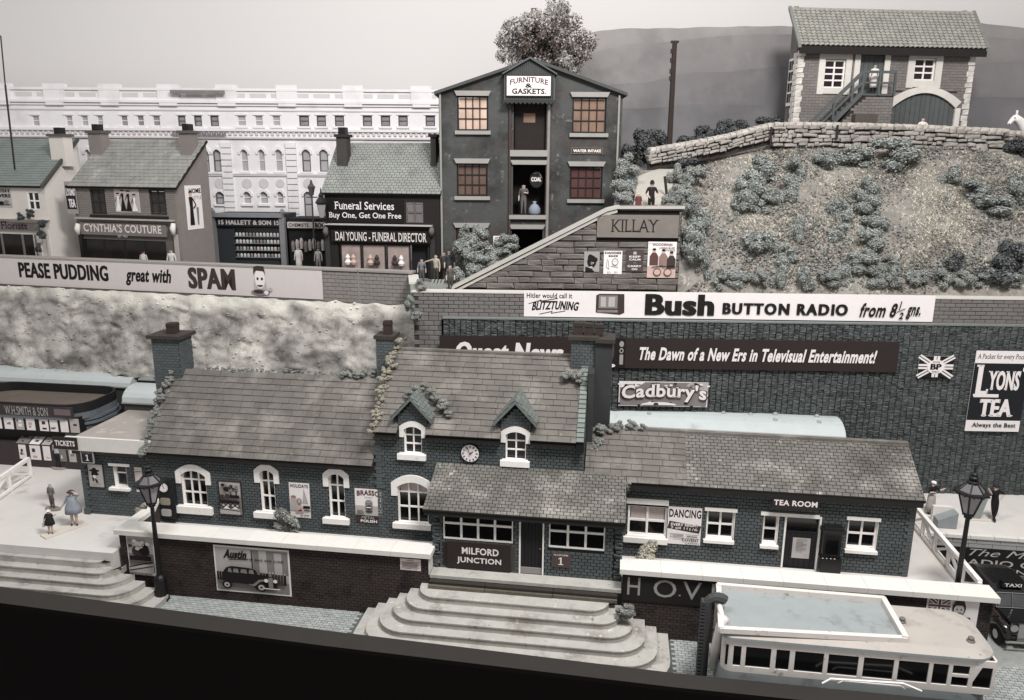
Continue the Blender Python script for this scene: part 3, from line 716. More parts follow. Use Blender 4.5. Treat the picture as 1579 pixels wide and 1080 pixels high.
window(st, 0, pw, 4, 2, bar=.09, fw=.05, deep=.06)
window(st, 0, pr, 3, 2, bar=.09, fw=.05, deep=.06)
x0, x1, z0, z1 = pd
dd = G().box(x0, x0+.06, -.05, .1, z0, z1).box(x1-.06, x1, -.05, .1, z0, z1).box(x0+.06, x1-.06, -.045, .1, z1-.30, z1-.22).build('door', WHITE, st)
for k in range(6):
    a = x0+.07+(x1-x0-.14)*k/6; G().box(a+.006, a+(x1-x0-.14)/6-.006, .05, .09, z0+.27, z1-.31).build('plank', DOORM, dd)
G().box(x0+.06, x1-.06, .01, .09, z0, z0+.26).build('kick_plate', m('grey_kick_plate', (140, 134, 130), .5, .05), dd)
G().box(x0+.06, x1-.06, .055, .06, z1-.21, z1).build('pane', GLASS, dd)
G().ball((x1-.16, .03, z0+1.1), .035, (1, 1, 1), m('brass', (120, 104, 80), .4, .05, metal=.6), 6).build('handle', None, dd)
pe, prr = (-.42, 4.66), (YC-.02, 5.66)
roof(st, -.28, 7.72, pe, prr, 15, .26, SLATEG, indiv=False, name='porch_roof')
G().box(-.25, 7.7, pe[0]+.05, -.06, 4.42, 4.54).build('eaves_board', DARKU, st)
# lichen along verges and ridges, on the roof itself
def lichen(pts, r, style='lich', n=14, jit=.1):
    for i in range(n):
        t_ = i/max(n-1, 1)*(len(pts)-1); k = min(int(t_), len(pts)-2); f = t_-k
        p = [pts[k][j]+(pts[k+1][j]-pts[k][j])*f+random.uniform(-jit, jit) for j in range(3)]
        s_ = r*random.uniform(.7, 1.3)
        o = clump(None, S, p, (s_, s_, s_*.7), random.randrange(3), name='moss_clump', style=style, parent=st)
lichen([(-13.6, 1.7, 5.45), (-13.75, 3.2, 7.0), (-13.6, 4.5, 8.5)], .27, 'lich', 22, .08)
lichen([(-12.6, 4.9, 8.55), (-3.4, 4.9, 8.6)], .17, 'lich', 34, .07)
lichen([(-5.2, 4.8, 8.62), (-3.5, 4.9, 8.75)], .24, 'lich', 9, .08)
lichen([(-2.95, 1.75, 7.1), (-2.9, 3.4, 8.6), (-2.75, 4.9, 10.3)], .27, 'dry', 19, .09)
lichen([(-1.6, 2.9, 8.3), (-1.1, 3.1, 8.7)], .3, 'lich', 5, .12); lichen([(-.75, 2.9, 8.6), (.1, 2.4, 7.9)], .25, 'lich', 9, .12)
lichen([(5.0, 3.9, 9.3), (5.7, 3.8, 9.2)], .3, 'lich', 6, .1)
lichen([(6.3, 3.2, 6.3), (6.6, 4.0, 7.0), (7.6, 4.2, 7.05), (8.3, 4.2, 7.0)], .3, 'lich', 14, .12)
lichen([(7.75, 1.6, 5.35), (7.75, 1.9, 5.1)], .2, 'lich', 4, .06)
# ------------------------------------------------------------------ signs on the station
sheet('station_sign', 'brown sign reading MILFORD JUNCTION under the left porch window', 'sign', S, -.03, S.R(-.06, 689, 834, 786.7, 882), BSIGN, .06, art=lambda A: (A.text('MILFORD', .24, .56, .82, .82, PAPER, bold=.028), A.text('JUNCTION', .16, .18, .86, .45, PAPER, bold=.028)))
t = sheet('blank_board', 'narrow blank brown board behind the left end of the station name', 'board', S, -.001, S.R(0, 683, 836, 700, 873), BSIGN, .028)
sheet('blank_board', 'narrow blank olive board behind the right end of the station name', 'board', S, -.001, S.R(0, 781, 842, 794, 880), m('olive_board', (70, 66, 54), .7, .08), .028)
sheet('platform_sign', 'small brown PLATFORM 1 sign under the right porch window', 'sign', S, -.022, S.R(-.02, 851, 851.5, 879, 875.5), m('brown_plate', (84, 66, 58), .6, .05), .04, art=lambda A: (A.text('PLATFORM', .12, .80, .88, .92, PAPER, bold=.01), A.one(.34, .18, .66, .70, PAPER)))
sheet('tea_room_sign', 'dark TEA ROOM sign above the right hand door', 'sign', S, YW-.30, RW(1191.7, 767.5, 1261.5, 788.5, YW-.33), BSIGN, .05, art=lambda A: A.text('TEA ROOM', .03, .34, .97, .86, PAPER, bold=.03))
sheet('menu_notice', 'pale menu notice pinned on the tea room door', 'notice', S, YW+.055, RW(1223, 829, 1247, 862, YW+.05), PAPERD, .012, art=lambda A: [A.rect(.2, .93-.07*i, .8-.2*(i % 3 == 2), .955-.07*i, GREYI) for i in range(9)])
sheet('tickets_sign', 'dark TICKETS sign at the corner of the flat roof', 'sign', S, yT-.41, S.R(yT-.45, 81, 673.5, 120, 694), BSIGN, .07, art=lambda A: A.text('TICKETS', .08, .28, .92, .74, PAPER, bold=.035))
sheet('platform_sign', 'small black sign with a white 1 on the ticket office', 'sign', S, yT-.30, S.R(yT-.33, 125.5, 695.5, 144.5, 713.5), BLACK, .05, frame=m('thin_grey', (150, 146, 142), .6), art=lambda A: (A.text('PLATFORM', .1, .80, .9, .92, PAPERD), A.one(.32, .16, .68, .70, PAPER)))
sheet('notice', 'small white printed notice at the right end of the left brown wall', 'notice', S, -.68, S.R(-.69, 617, 861, 649, 881), m('pinkish_paper', (222, 204, 198), .8), .015, art=lambda A: (A.text('NOTICE', .34, .82, .66, .93, BINK, bold=.02), [A.line([(.06+.05*(i == 3), .70-.105*i), (.94-.1*(i % 2), .70-.105*i)], .022, BINK) for i in range(6)]))
# clock cabinet
r = RW(243, 738, 273, 801, YW-.2); cc = thing('clock_cabinet', 'black cabinet with a small clock and two pale plates beside the left street lamp', 'cabinet', S, (r[0], YW, r[2]))
G().box(r[0], r[1], YW-.24, YW-.03, r[2], r[3]-.1).box(r[0]+.06, r[1]-.06, YW-.24, YW-.03, r[3]-.1, r[3]).build('case', m('cabinet_black', (30, 34, 36), .6, .1, 3), cc)
xc = (r[0]+r[1])/2-.08; zc = r[3]-.38
G().disc(xc, zc, .26, YW-.30, YW-.245, 20).build('clock_rim', BLACK, cc)
A = Art(xc-.22, xc+.22, zc-.22, zc+.22, YW-.302); A.ell(.5, .5, .5, .5, PAPER, 20).line([(.5, .45), (.5, .85)], .03, INK).line([(.5, .5), (.62, .42)], .03, INK)
for i in range(12): A.line([(.5+.38*math.sin(i*.5236), .5+.38*math.cos(i*.5236)), (.5+.46*math.sin(i*.5236), .5+.46*math.cos(i*.5236))], .015, INK)
A.build(cc, 'dial')
for zz, mt_ in ((r[3]-1.08, m('tan_plate', (150, 138, 118), .5, .1)), (r[2]+.32, PAPERD)):
    pts = [(xc-.24, zz-.12), (xc-.18, zz-.17), (xc+.18, zz-.17), (xc+.24, zz-.12), (xc+.24, zz+.12), (xc+.18, zz+.17), (xc-.18, zz+.17), (xc-.24, zz+.12)]
    G().prism(pts, YW-.27, YW-.245).build('plate', mt_, cc)
# ------------------------------------------------------------------ posters
def p_train(A):
    A.rect(0, 0, 1, 1, PAPERD); A.rect(.03, .03, .97, .97, GREYI); A.rect(.03, .55, .97, .97, PAPERD)
    for i in range(22): A.ell(random.uniform(.1, .9), random.uniform(.74, .93), .09, .05, random.choice((INK, GREYI, BINK)), 8)
    A.rect(.32, .52, .95, .62, INK); A.ell(.4, .58, .13, .08, BINK, 12); A.rect(.05, .42, .25, .62, BINK); A.rect(.05, .36, .95, .44, INK); A.rect(.8, .6, .86, .76, INK); A.rect(.55, .6, .61, .70, INK)
    for x in (.2, .42, .64, .86): A.ell(x, .30, .1, .07, INK, 12); A.ell(x, .30, .06, .04, PAPERD, 10)
    A.rect(.03, .03, .97, .2, PAPERD); A.poly([(.2, .2), (.35, .3), (.5, .2)], PAPER); A.poly([(.6, .2), (.75, .28), (.92, .2)], PAPER); A.line([(.03, .19), (.97, .15)], .01, INK)
sheet('train_poster', 'dark framed picture of a steam locomotive between the two leftmost arched windows', 'poster', S, YW-.02, RW(338, 741.5, 375, 793), PAPERD, .03, frame=m('dark_frame', (48, 40, 38), .6), art=p_train, aname='printed_picture')
def p_holiday(A):
    A.text('HOLIDAYS', .06, .86, .94, .96, INK, bold=.03); A.poly([(.62, .4), (.72, .84), (.86, .42)], PAPERD); A.poly([(.72, .84), (.86, .42), (.9, .4)], GREYI)
    A.ell(.2, .52, .16, .1, PINKI); A.ell(.2, .6, .13, .04, GREYI); A.rect(.05, .2, .42, .46, PAPERD); A.ell(.48, .47, .12, .10, GREYI); A.ell(.48, .49, .07, .06, PINKI); A.poly([(.3, .3), (.6, .36), (.7, .16), (.28, .14)], PINKI)
    A.rect(.66, .28, 1, .36, INK); A.rect(.7, .20, 1, .24, REDI); A.poly([(.36, .2), (.56, .26), (.6, .2)], REDI); A.text('by town', .52, .04, .95, .12, INK, bold=.03)
sheet('holiday_poster', 'pale HOLIDAYS seaside poster rising behind the shrub', 'poster', S, YW-.02, RW(445.5, 743.5, 480, 799), PAPER, .015, art=p_holiday, aname='printed_picture')
def p_brasso(A):
    A.rect(.0, .0, 1, .22, BINK); A.rect(0, .22, 1, .5, PAPERD); A.text('BRASSO', .08, .78, .91, .97, REDI, bold=.036, arc=.18); A.text('THE NEW', .35, .73, .65, .77, GREYI)
    A.rect(.38, .34, .64, .64, GREYI); A.ell(.51, .64, .13, .03, PAPERD); A.rect(.43, .64, .59, .68, GREYI); A.ell(.51, .46, .11, .07, BINK); A.rect(.42, .45, .60, .48, PAPER); A.ell(.51, .34, .13, .03, BINK)
    for i in range(7): A.line([(.05+.05*i, .22), (.1+.03*i, .38)], .008, BINK)
    A.text('METAL', .22, .13, .72, .21, PAPERD, shear=.3); A.text('POLISH', .2, .03, .8, .11, PAPER, bold=.04)
sheet('brasso_poster', 'BRASSO polish poster with a tin between the third and fourth arched windows', 'poster', S, YW-.02, RW(547, 752.5, 591, 807.5), PAPER, .015, art=p_brasso, aname='printed_picture')
def p_dance(A):
    A.text('DANCING', .03, .72, .98, .94, INK, bold=.03); A.poly([(.0, .42), (.95, .32), (1, .52), (.05, .62)], BINK)
    A.text('EVERY NIGHT', .10, .49, .92, .57, PAPER, bold=.03); A.text('7 till 11', .1, .41, .6, .47, PAPER, bold=.02); A.text('1/6', .66, .39, .9, .46, PAPER)
    for i in range(4): A.rect(.08+.1*(i % 2), .27-.035*i, .5, .285-.035*i, GREYI)
    A.rect(.6, .22, .9, .24, INK); A.rect(.55, .27, .95, .285, GREYI); A.text('COVENT', .45, .10, .96, .18, INK, bold=.03); A.text('GARDEN', .55, .02, .96, .07, INK)
sheet('dancing_poster', 'white DANCING EVERY NIGHT poster beside the wide pale window', 'poster', S, YW-.02, RW(1031, 780.5, 1079, 841), PAPER, .015, art=p_dance)
def p_hat(A):
    A.ell(.42, .72, .36, .055, INK); A.ell(.42, .77, .14, .08, INK); A.poly([(.25, .68), (.6, .68), (.72, .55), (.52, .52), (.48, .4), (.32, .42), (.2, .55)], INK); A.ell(.40, .46, .12, .07, PAPER)
    A.poly([(.25, .45), (.34, .42), (.36, .25), (.26, .28)], INK); A.poly([(.4, .38), (.55, .34), (.62, .18), (.5, .2)], INK); A.rect(.2, .12, .8, .135, GREYI)
sheet('hat_poster', 'pale poster of a dark figure in a wide hat on the ticket office', 'poster', S, yT-.02, S.R(yT, 135, 715, 162.5, 751.5), PAPERD, .015, frame=m('dark_frame', (48, 40, 38), .6), art=p_hat, aname='printed_picture')
sheet('pale_poster', 'plain pale pink poster partly behind the left street lamp', 'poster', S, yT-.02, S.R(yT, 207, 720, 223, 759), m('pale_pink_paper', (206, 190, 186), .8), .015, art=lambda A: (A.rect(.1, .8, .9, .84, GREYI), A.rect(.1, .1, .9, .4, PAPERD)))
def p_scot(A):
    A.text('LONDON-EDINBURGH', .03, .91, .97, .985, BINK, bold=.03); A.rect(.03, .08, .97, .9, GREYI); A.rect(.03, .5, .97, .9, PAPERD)
    A.ell(.5, .55, .34, .15, BINK); A.ell(.62, .6, .2, .13, INK)
    for i in range(16): A.ell(.5+random.gauss(0, .18), .74+random.gauss(0, .05), .09, .04, random.choice((GREYI, PAPERD, PAPER, BINK)), 8)
    A.rect(.1, .36, .9, .46, INK); A.poly([(.03, .08), (.97, .08), (.97, .3), (.03, .22)], PAPERD); A.line([(.05, .2), (.95, .34)], .012, INK); A.line([(.05, .12), (.95, .25)], .012, BINK); A.text('by LNER', .1, .015, .9, .065, BINK)
sheet('locomotive_poster', 'tall London Edinburgh railway poster behind the left lamp post', 'poster', S, -.68, S.R(-.69, 193, 818, 242, 889), PAPER, .015, art=p_scot, aname='printed_picture')
def p_car(A):
    A.rect(.02, .03, .98, .97, PAPERD); A.rect(.52, .45, .98, .95, GREYI); A.rect(.6, .4, .7, .95, PAPERD); A.rect(.8, .4, .9, .92, PAPERD); A.rect(.5, .3, .515, .95, BINK)
    A.rect(.02, .05, .98, .28, GREYI); A.text('Austin', .13, .74, .44, .93, INK, bold=.05, shear=.4); A.line([(.2, .71), (.45, .74)], .008, INK)
    A.text('THE BIG SIX CAR', .40, .725, .93, .765, INK, bold=.02)
    for i in range(9): x = .62+.04*i; A.ell(x, .50, .012, .025, PAPERD, 8); A.rect(x-.016, .25, x+.016, .475, random.choice((INK, BINK, GREYI)))
    for i in range(3): x = .05+.035*i; A.rect(x-.014, .28, x+.014, .46, INK); A.ell(x, .485, .01, .022, PAPERD, 8)
    A.poly([(.10, .28), (.12, .45), (.17, .56), (.24, .60), (.48, .585), (.56, .55), (.59, .46), (.78, .42), (.82, .34), (.84, .16), (.56, .12), (.5, .22), (.25, .24)], INK)
    for a, b in ((.19, .245), (.26, .34), (.36, .45), (.47, .54)): A.poly([(a, .47), (a+.01, .55), (b-.01, .55), (b, .46)], GREYI)
    A.poly([(.45, .24), (.52, .24), (.6, .35), (.7, .37), (.76, .28), (.78, .22), (.72, .33), (.62, .31), (.54, .2)], GREYI)
    for x, r_ in ((.17, .09), (.63, .10)): A.ell(x, .19, r_*.72, r_, INK, 18); A.ell(x, .19, r_*.42, r_*.6, PAPERD, 16); A.ell(x, .19, r_*.16, r_*.22, INK, 10)
    for x in (.70, .82): A.ell(x, .35, .028, .04, PAPER, 12)
    A.rect(.73, .2, .79, .42, GREYI); A.rect(.66, .17, .88, .19, PAPER)
sheet('car_poster', 'large Austin motor car poster on the left brown wall', 'poster', S, -.68, S.R(-.69, 328.5, 840, 450, 920), PAPER, .02, art=p_car, aname='printed_picture')
hv = S.R(-.69, 961, 884, 1075, 934); hv = (hv[0]+.02, hv[0]+5.4, hv[2], hv[3])
GREYL = m('grey_sign_letters', (150, 146, 142), .7, .05)
def p_hov(A):
    for i, (ch_, a, b) in enumerate((('H', .03, .12), ('O', .215, .375), ('V', .42, .55), ('I', .62, .64), ('S', .70, .82))): A.text(ch_, a, .22, b, .88, GREYL)
    A.ell(.40, .35, .008, .03, GREYL, 8)
sheet('hovis_sign', 'black sign with large thin grey HOVIS letters behind the bus', 'sign', S, -.68, hv, m('near_black_board', (34, 28, 28), .6), .04, art=p_hov)
def p_flag(A):
    A.rect(.03, .55, .45, .95, GREYI)
    for q in (((.03, .95), (.45, .55)), ((.03, .55), (.45, .95))): A.line(q, .05, PAPER, 1.5); A.line(q, .025, REDI, 1.5)
    A.rect(.03, .70, .45, .8, PAPER); A.rect(.2, .55, .28, .95, PAPER); A.rect(.03, .72, .45, .78, REDI); A.rect(.22, .55, .26, .95, REDI)
    A.ell(.62, .72, .13, .2, INK); A.ell(.62, .68, .1, .15, PAPERD); A.poly([(.5, .8), (.74, .8), (.7, .93), (.54, .93)], BINK); A.poly([(.35, .5), (.85, .5), (.9, .2), (.3, .2)], INK); A.ell(.58, .70, .015, .02, INK, 8); A.ell(.66, .70, .015, .02, INK, 8); A.line([(.57, .6), (.67, .6)], .012, INK)
    A.text('YOUR COUNTRY', .08, .06, .92, .16, INK, bold=.02)
fr_ = S.R(-.69, 1431, 918, 1508, 947); fr_ = (fr_[0], fr_[1], fr_[3]-1.5, fr_[3])
sheet('flag_poster', 'white poster with a crossed flag and a man above the bus roof', 'poster', S, -.68, fr_, PAPER, .015, art=p_flag, aname='printed_picture')
sheet('pale_sign', 'thin pale strip sign under the coping above the bus roof', 'sign', S, -.68, (lambda q: (q[0], q[1], q[3]-.5, q[3]))(S.R(-.69, 1283, 911, 1352, 925)), m('pinkish_paper', (222, 204, 198), .8), .02)
# vending machine
r = RW(1267, 810, 1294, 884, YW-.25); r = (r[0], r[1], 2.0, r[3]); vm = thing('vending_machine', 'tall black cast iron vending machine right of the tea room door', 'vending machine', S, (r[0], YW-.2, 2))
VB = m('black_iron', (24, 22, 24), .35, .1, 4, spec=.5)
G().box(r[0]+.03, r[1]-.03, YW-.5, YW-.05, 2.0, 2.75).build('plinth', VB, vm)
G().box(r[0]+.10, r[1]-.10, YW-.42, YW-.08, 2.75, r[3]-.25).build('column', VB, vm)
G().box(r[0], r[1], YW-.5, YW-.04, r[3]-.25, r[3]-.1).box(r[0]+.08, r[1]-.08, YW-.44, YW-.05, r[3]-.1, r[3]).build('head', VB, vm)
G().box(r[0]+.2, r[1]-.2, YW-.435, YW-.42, 2.95, r[3]-.4).build('window', GLASS, vm)
for k in range(4): G().ball((r[0]+.12+.15*k, YW-.5, 2.78), .05, (1, .8, .6), m('dull_metal', (130, 126, 122), .35, .1, metal=.8), 5).build('knob', None, vm)
# ================================================================== street lamps
LGL = m('lamp_glass', (150, 142, 146), .25, .06, spec=.5)
def street_lamp(label, fr, x, y, z0, H_, s=1., group='street lamps beside the station'):
    t = thing('street_lamp', label, 'street lamp', fr, (x, y, z0), group)
    G().lathe([(.30*s, 0), (.30*s, .12), (.25*s, .16), (.24*s, .95*s), (.2*s, 1.05*s), (.13*s, 1.15*s)], (x, y, z0), 8, None, math.pi/8).build('plinth', BLACK, t)
    zl = z0+H_-1.75*s
    G().lathe([(.13*s, 1.1*s), (.11*s, 1.3*s), (.085*s, (zl-z0)*.75), (.075*s, zl-z0-.15), (.14*s, zl-z0-.1), (.12*s, zl-z0-.02), (.2*s, zl-z0+.05)], (x, y, z0), 10).build('post', BLACK, t, smooth=False)
    ln = G().lathe([(.20*s, 0), (.22*s, .05*s), (.22*s, .10*s)], (x, y, zl), 6).build('lantern', BLACK, t)
    n = 6; ra, rb, h = .20*s, .42*s, .72*s; z1 = zl+.1*s
    for k in range(n):
        a0, a1 = 2*math.pi*k/n, 2*math.pi*(k+1)/n
        P = [(x+r*math.cos(a), y+r*math.sin(a), z) for r, a, z in ((ra, a0, z1), (ra, a1, z1), (rb, a1, z1+h), (rb, a0, z1+h))]
        G().add(P, [(0, 1, 2, 3)]).build('glass_pane', LGL, ln)
        G().tube([P[0], P[3]], .035*s, 5).build('lantern_bar', BLACK, ln)
    g = G().lathe([(rb+.02, 0), (rb+.13*s, .03*s), (rb+.13*s, .09*s), (rb+.03, .11*s)], (x, y, z1+h), 12)
    for k in range(12):
        a = 2*math.pi*k/12+.26; g.ball((x+(rb+.14*s)*math.cos(a), y+(rb+.14*s)*math.sin(a), z1+h+.04*s), .05*s, (1, 1, .8), None, 4)
    g.build('rim', BLACK, ln)
    for k in range(n):
        a0, a1 = 2*math.pi*k/n, 2*math.pi*(k+1)/n
        P = [(x+r*math.cos(a), y+r*math.sin(a), z) for r, a, z in ((rb+.02, a0, z1+h+.1*s), (rb+.02, a1, z1+h+.1*s), (.17*s, a1, z1+h+.40*s), (.17*s, a0, z1+h+.40*s))]
        G().add(P, [(0, 1, 2, 3)]).build('roof_pane', m('lamp_roof_grey', (108, 102, 106), .4, .08), ln); G().tube([P[0], P[3]], .028*s, 5).build('roof_bar', BLACK, ln)
    G().lathe([(.20*s, 0), (.21*s, .05*s), (.12*s, .10*s), (.17*s, .18*s), (.17*s, .22*s), (.10*s, .27*s), (.14*s, .34*s), (.05*s, .40*s), (.03*s, .56*s), (.06*s, .6*s), (.02*s, .68*s)], (x, y, z1+h+.39*s), 12).build('finial', BLACK, ln)
    return t
street_lamp('black lantern street lamp in front of the brown wall on the left', S, -11.52, -1.05, 0, 6.25, 1.05)
street_lamp('black lantern street lamp behind the right end of the white coping', S, 20.25, .55, 0, 7.35, 1.05)
# ================================================================== railings
def rail_panel(t, p0, p1, h, n):
    p0, p1 = Vector(p0), Vector(p1); d = p1-p0
    def bar(a, b, w=.09, nm='rail'):
        a, b = Vector(a), Vector(b); dd = (b-a).normalized(); s_ = dd.cross(Vector((0, 0, 1)));
        s_ = Vector((1, 0, 0)) if s_.length < .1 else s_.normalized(); u = s_.cross(dd).normalized()
        vs = [p+s_*i*w/2+u*j*w/2 for p in (a, b) for i, j in ((-1, -1), (1, -1), (1, 1), (-1, 1))]
        G().add(vs, [(0, 1, 2, 3), (7, 6, 5, 4), (0, 4, 5, 1), (1, 5, 6, 2), (2, 6, 7, 3), (3, 7, 4, 0)]).build(nm, WHITE, t)
    U = Vector((0, 0, h))
    bar(p0+U, p1+U, .17, 'top_rail'); bar(p0+Vector((0, 0, .1)), p1+Vector((0, 0, .1)), .13, 'bottom_rail')
    for k in range(n+1): q = p0+d*k/n; bar(q, q+U, .13, 'post')
    for k in range(n):
        a, b = p0+d*k/n, p0+d*(k+1)/n
        if k % 2: bar(a+Vector((0, 0, .12)), b+U*.93, .10, 'brace')
        else: bar(a+U*.93, b+Vector((0, 0, .12)), .10, 'brace')
t = thing('railing', 'white timber railing with crossed braces along the right end of the station platform', 'railing', S, (21.0, 3, 2))
rail_panel(t, (20.9, .3, 2.0), (20.9, 7.2, 2.0), .95, 5)
rail_panel(t, (20.9, 7.2, 2.0), (19.4, 7.3, 2.0), .95, 2)
t = thing('railing', 'white timber railing with a diagonal brace at the far left edge of the photo', 'railing', S, (-24, 5, 2))
a = S.pz(46, 768-12, 2)
rail_panel(t, (-21.8, .25, 2.0), (-22.98, 5.8, 2.0), 1.0, 3)
# ================================================================== right hand platform and its hoarding
G().box(21.2, 44, 6.5, 12.2, 0, 1.98).build('platform', PLAT, None, S, (21.3, 6.5, 0), kind='structure')
hd = thing('platform_edge', 'pale stone edging along the front of the right platform', 'kerb', S, (24, 6.4, 1.3))
x = 21.15
while x < 34:
    G().box(x, x+.98, 6.28, 6.5, 1.85, 2.0).build('edge_stone', COPE, hd); G().box(x+.3, x+1.28, 6.34, 6.5, 1.62, 1.845).build('edge_stone', m('light_grey_stone', (150, 150, 148), .8, .1, isl=.05), hd); G().box(x, x+.98, 6.36, 6.5, 1.40, 1.615).build('edge_stone', MC['light_grey_stone'], hd); x += 1.0
hb = (21.2, 30, .0, 1.38)
def p_radio(A):
    def X(px_): return (S.at(px_, 860, 6.3)[0]-hb[0])/(hb[1]-hb[0])
    A.text('The Mighty', X(1494), .66, X(1650), .98, PAPERD, shear=.4, bold=-.005)
    A.text('RADIO CITY', X(1478), .40, X(1640), .62, PAPERD, bold=.01); A.text('SIXPENCE', X(1508), .17, X(1620), .34, PAPERD, bold=.01, space=1.1); A.text('OPENING', X(1464), .04, X(1530), .14, GREYL)
sheet('radio_hoarding', 'black hoarding with white script about radio below the right platform', 'hoarding', S, 6.40, hb, m('hoarding_black', (24, 21, 23), .6), .06, art=p_radio)
# ================================================================== bus
BC = m('bus_cream', (214, 204, 196), .5, .05, 2, bump=.05, dirt_or_glint=[((150, 140, 130), .60, .72, 3), ((120, 112, 104), .66, .74, 9)])
BB = m('bus_blue_grey', (138, 152, 152), .6, .06, 2, dirt_or_glint=[((112, 118, 118), .54, .72, 1.2), ((70, 72, 72), .66, .74, 5)])
BRF = m('bus_roof_beige', (172, 162, 152), .6, .05, 1.5, dirt_or_glint=[((142, 134, 124), .54, .74, 1.2), ((104, 98, 92), .66, .74, 5)])
bx0, bx1, by0, by1, bz0, bz1 = 10.95, 19.35, -4.78, -2.05, .55, 3.12
bus = thing('bus', 'cream and blue grey single deck bus with a railed well in its roof', 'bus', S, ((bx0+bx1)/2, (by0+by1)/2, 0))
def rrect(x0, x1, y0, y1, r0, r1, n=5):
    P = []
    for cx_, cy_, a0, r in ((x1-r1, y0+r1, -90, r1), (x1-r1, y1-r1, 0, r1), (x0+r0, y1-r0, 90, r0), (x0+r0, y0+r0, 180, r0)):
        for i in range(n+1): a_ = math.radians(a0+90*i/n); P.append((cx_+r*math.cos(a_), cy_+r*math.sin(a_)))
    return P
G().slab(rrect(bx0, bx1, by0, by1, .35, .7), bz0, 1.75).build('lower_body', BB, bus, smooth=False)
# side with windows (front side facing the ledge) : openings measured on the photograph
wpx = [(1118, 1142), (1149, 1188), (1196, 1217), (1225, 1270), (1277, 1324), (1332, 1379.5), (1386.5, 1434), (1440.5, 1465), (1471.5, 1498), (1505, 1534)]
def bx(p): return S.at(p, 1020, by0)[0]
wz0, wz1 = 1.98, 2.72
body = G()
hs = [(bx(a), bx(b), wz0, wz1) for a, b in wpx]
panel(body, bx0+.33, bx1-.05, 1.752, 2.95, by0, by0+.06, hs); body.build('window_panel', BC, bus); body = G()
panel(body, bx0+.33, bx1-.68, 1.752, 2.95, by1-.06, by1, [(h[0], h[1], wz0, wz1) for h in hs[:-2]])
bw = body.build('window_panel', BC, bus)
fe = G()
for a, b in zip(rrect(bx0, bx1, by0, by1, .35, .7)[0:0], []): pass
P = rrect(bx0, bx1, by0, by1, .35, .7)
fe.box(bx1-.06, bx1, by0+.06, by0+.2, 1.752, 2.95).box(bx1-.06, bx1, by1-.8, by1-.7, 1.752, 2.95).box(bx1-.06, bx1, by0+.2, by1-.8, 1.752, 2.0).box(bx1-.06, bx1, by0+.2, by1-.8, 2.75, 2.95).box(bx1-.06, bx1, (by0+by1)/2-.05, (by0+by1)/2+.05, 2.0, 2.75)
fe.slab(P[6:12]+[(bx1-.75, by1-.06)], 1.752, 2.95)
fe.build('end_panel', BC, bus); fe = G()
fe.slab(P[12:18]+[(bx0+.5, by1-.3), (bx0+.5, by0+.3)]+P[18:24], 1.752, 2.95)
fe.build('end_panel', BC, bus)
for i, h in enumerate(hs):
    n = 2 if i == 8 else 1
    for j in range(n):
        zz0 = wz0+(wz1-wz0)*j/n; zz1 = wz0+(wz1-wz0)*(j+1)/n-(.0 if j == n-1 else 0)
        G().add([(h[0], by0+.045, zz0), (h[1], by0+.045, zz0), (h[1], by0+.04, zz1), (h[0], by0+.04, zz1)], [(0, 1, 2, 3)]).build('window', GLASS, bus)
    if n == 2: G().box(h[0], h[1], by0-.004, by0+.05, 2.31, 2.41).build('window_bar', BC, bus)
    if i == 9: G().prism([(h[0], wz1), (h[0]+.22, wz1), (h[0], wz0+.2)], by0-.004, by0+.04).build('window_bar', BC, bus)
G().add([(bx1-.03, by0+.2, 2.0), (bx1-.03, by1-.8, 2.0), (bx1-.03, by1-.8, 2.75), (bx1-.03, by0+.2, 2.75)], [(0, 1, 2, 3)]).build('windscreen', GLASS, bus)
G().box(bx0+.6, bx1-.8, by0+.4, by1-.3, 1.75, 2.1).build('seats', m('seat_dark', (44, 44, 48), .8, .2), bus)
for r_, z0_, z1_, mt_ in ((0, 2.952, 3.04, BB),): G().slab(rrect(bx0-.05, bx1+.06, by0-.06, by1+.05, .35, .75), z0_, z1_, mt_).build('roof_edge', None, bus)
rf_ = G(); 
P0 = rrect(bx0-.04, bx1+.05, by0-.05, by1+.04, .35, .75); P1 = rrect(bx0+.15, bx1-.35, by0+.25, by1-.2, .3, .7)
vs = [(x, y, 3.041) for x, y in P0]+[(x, y, 3.17) for x, y in P1]; n = len(P0)
rf_.add(vs, [(i, (i+1) % n, (i+1) % n+n, i+n) for i in range(n)]+[tuple(range(n, 2*n))]); rf_.build('roof', BRF, bus)
# roof well
q = [S.pz(*p, 3.32) for p in ((1108, 903), (1362, 924), (1396, 983), (1112, 968))]
fl = [(x, y) for x, y in q]
G().slab([(x, y) for x, y in fl][::-1], 3.172, 3.19).build('well_floor', BB, bus)
for i in range(4):
    a, b = Vector((*fl[i], 0)), Vector((*fl[(i+1) % 4], 0)); d = (b-a).normalized(); nn = Vector((-d.y, d.x, 0))*.09
    if i == 3: a, b = a, b
    zt = 3.40 if i != 2 else 3.36
    G().slab([(p.x, p.y) for p in (a-nn-d*.05, b-nn+d*.05, b+nn+d*.05, a+nn-d*.05)], 3.165, zt-.012*i).build('well_rail', BC, bus)
for p in ((1391, 958), (1497, 988)):
    x, y = S.pz(*p, 3.2); G().lathe([(.13, 0), (.13, .05), (.09, .07), (.1, .15), (.05, .19)], (x, y, 3.16), 10).build('roof_vent', m('vent_grey', (110, 102, 100), .5, .1), bus)
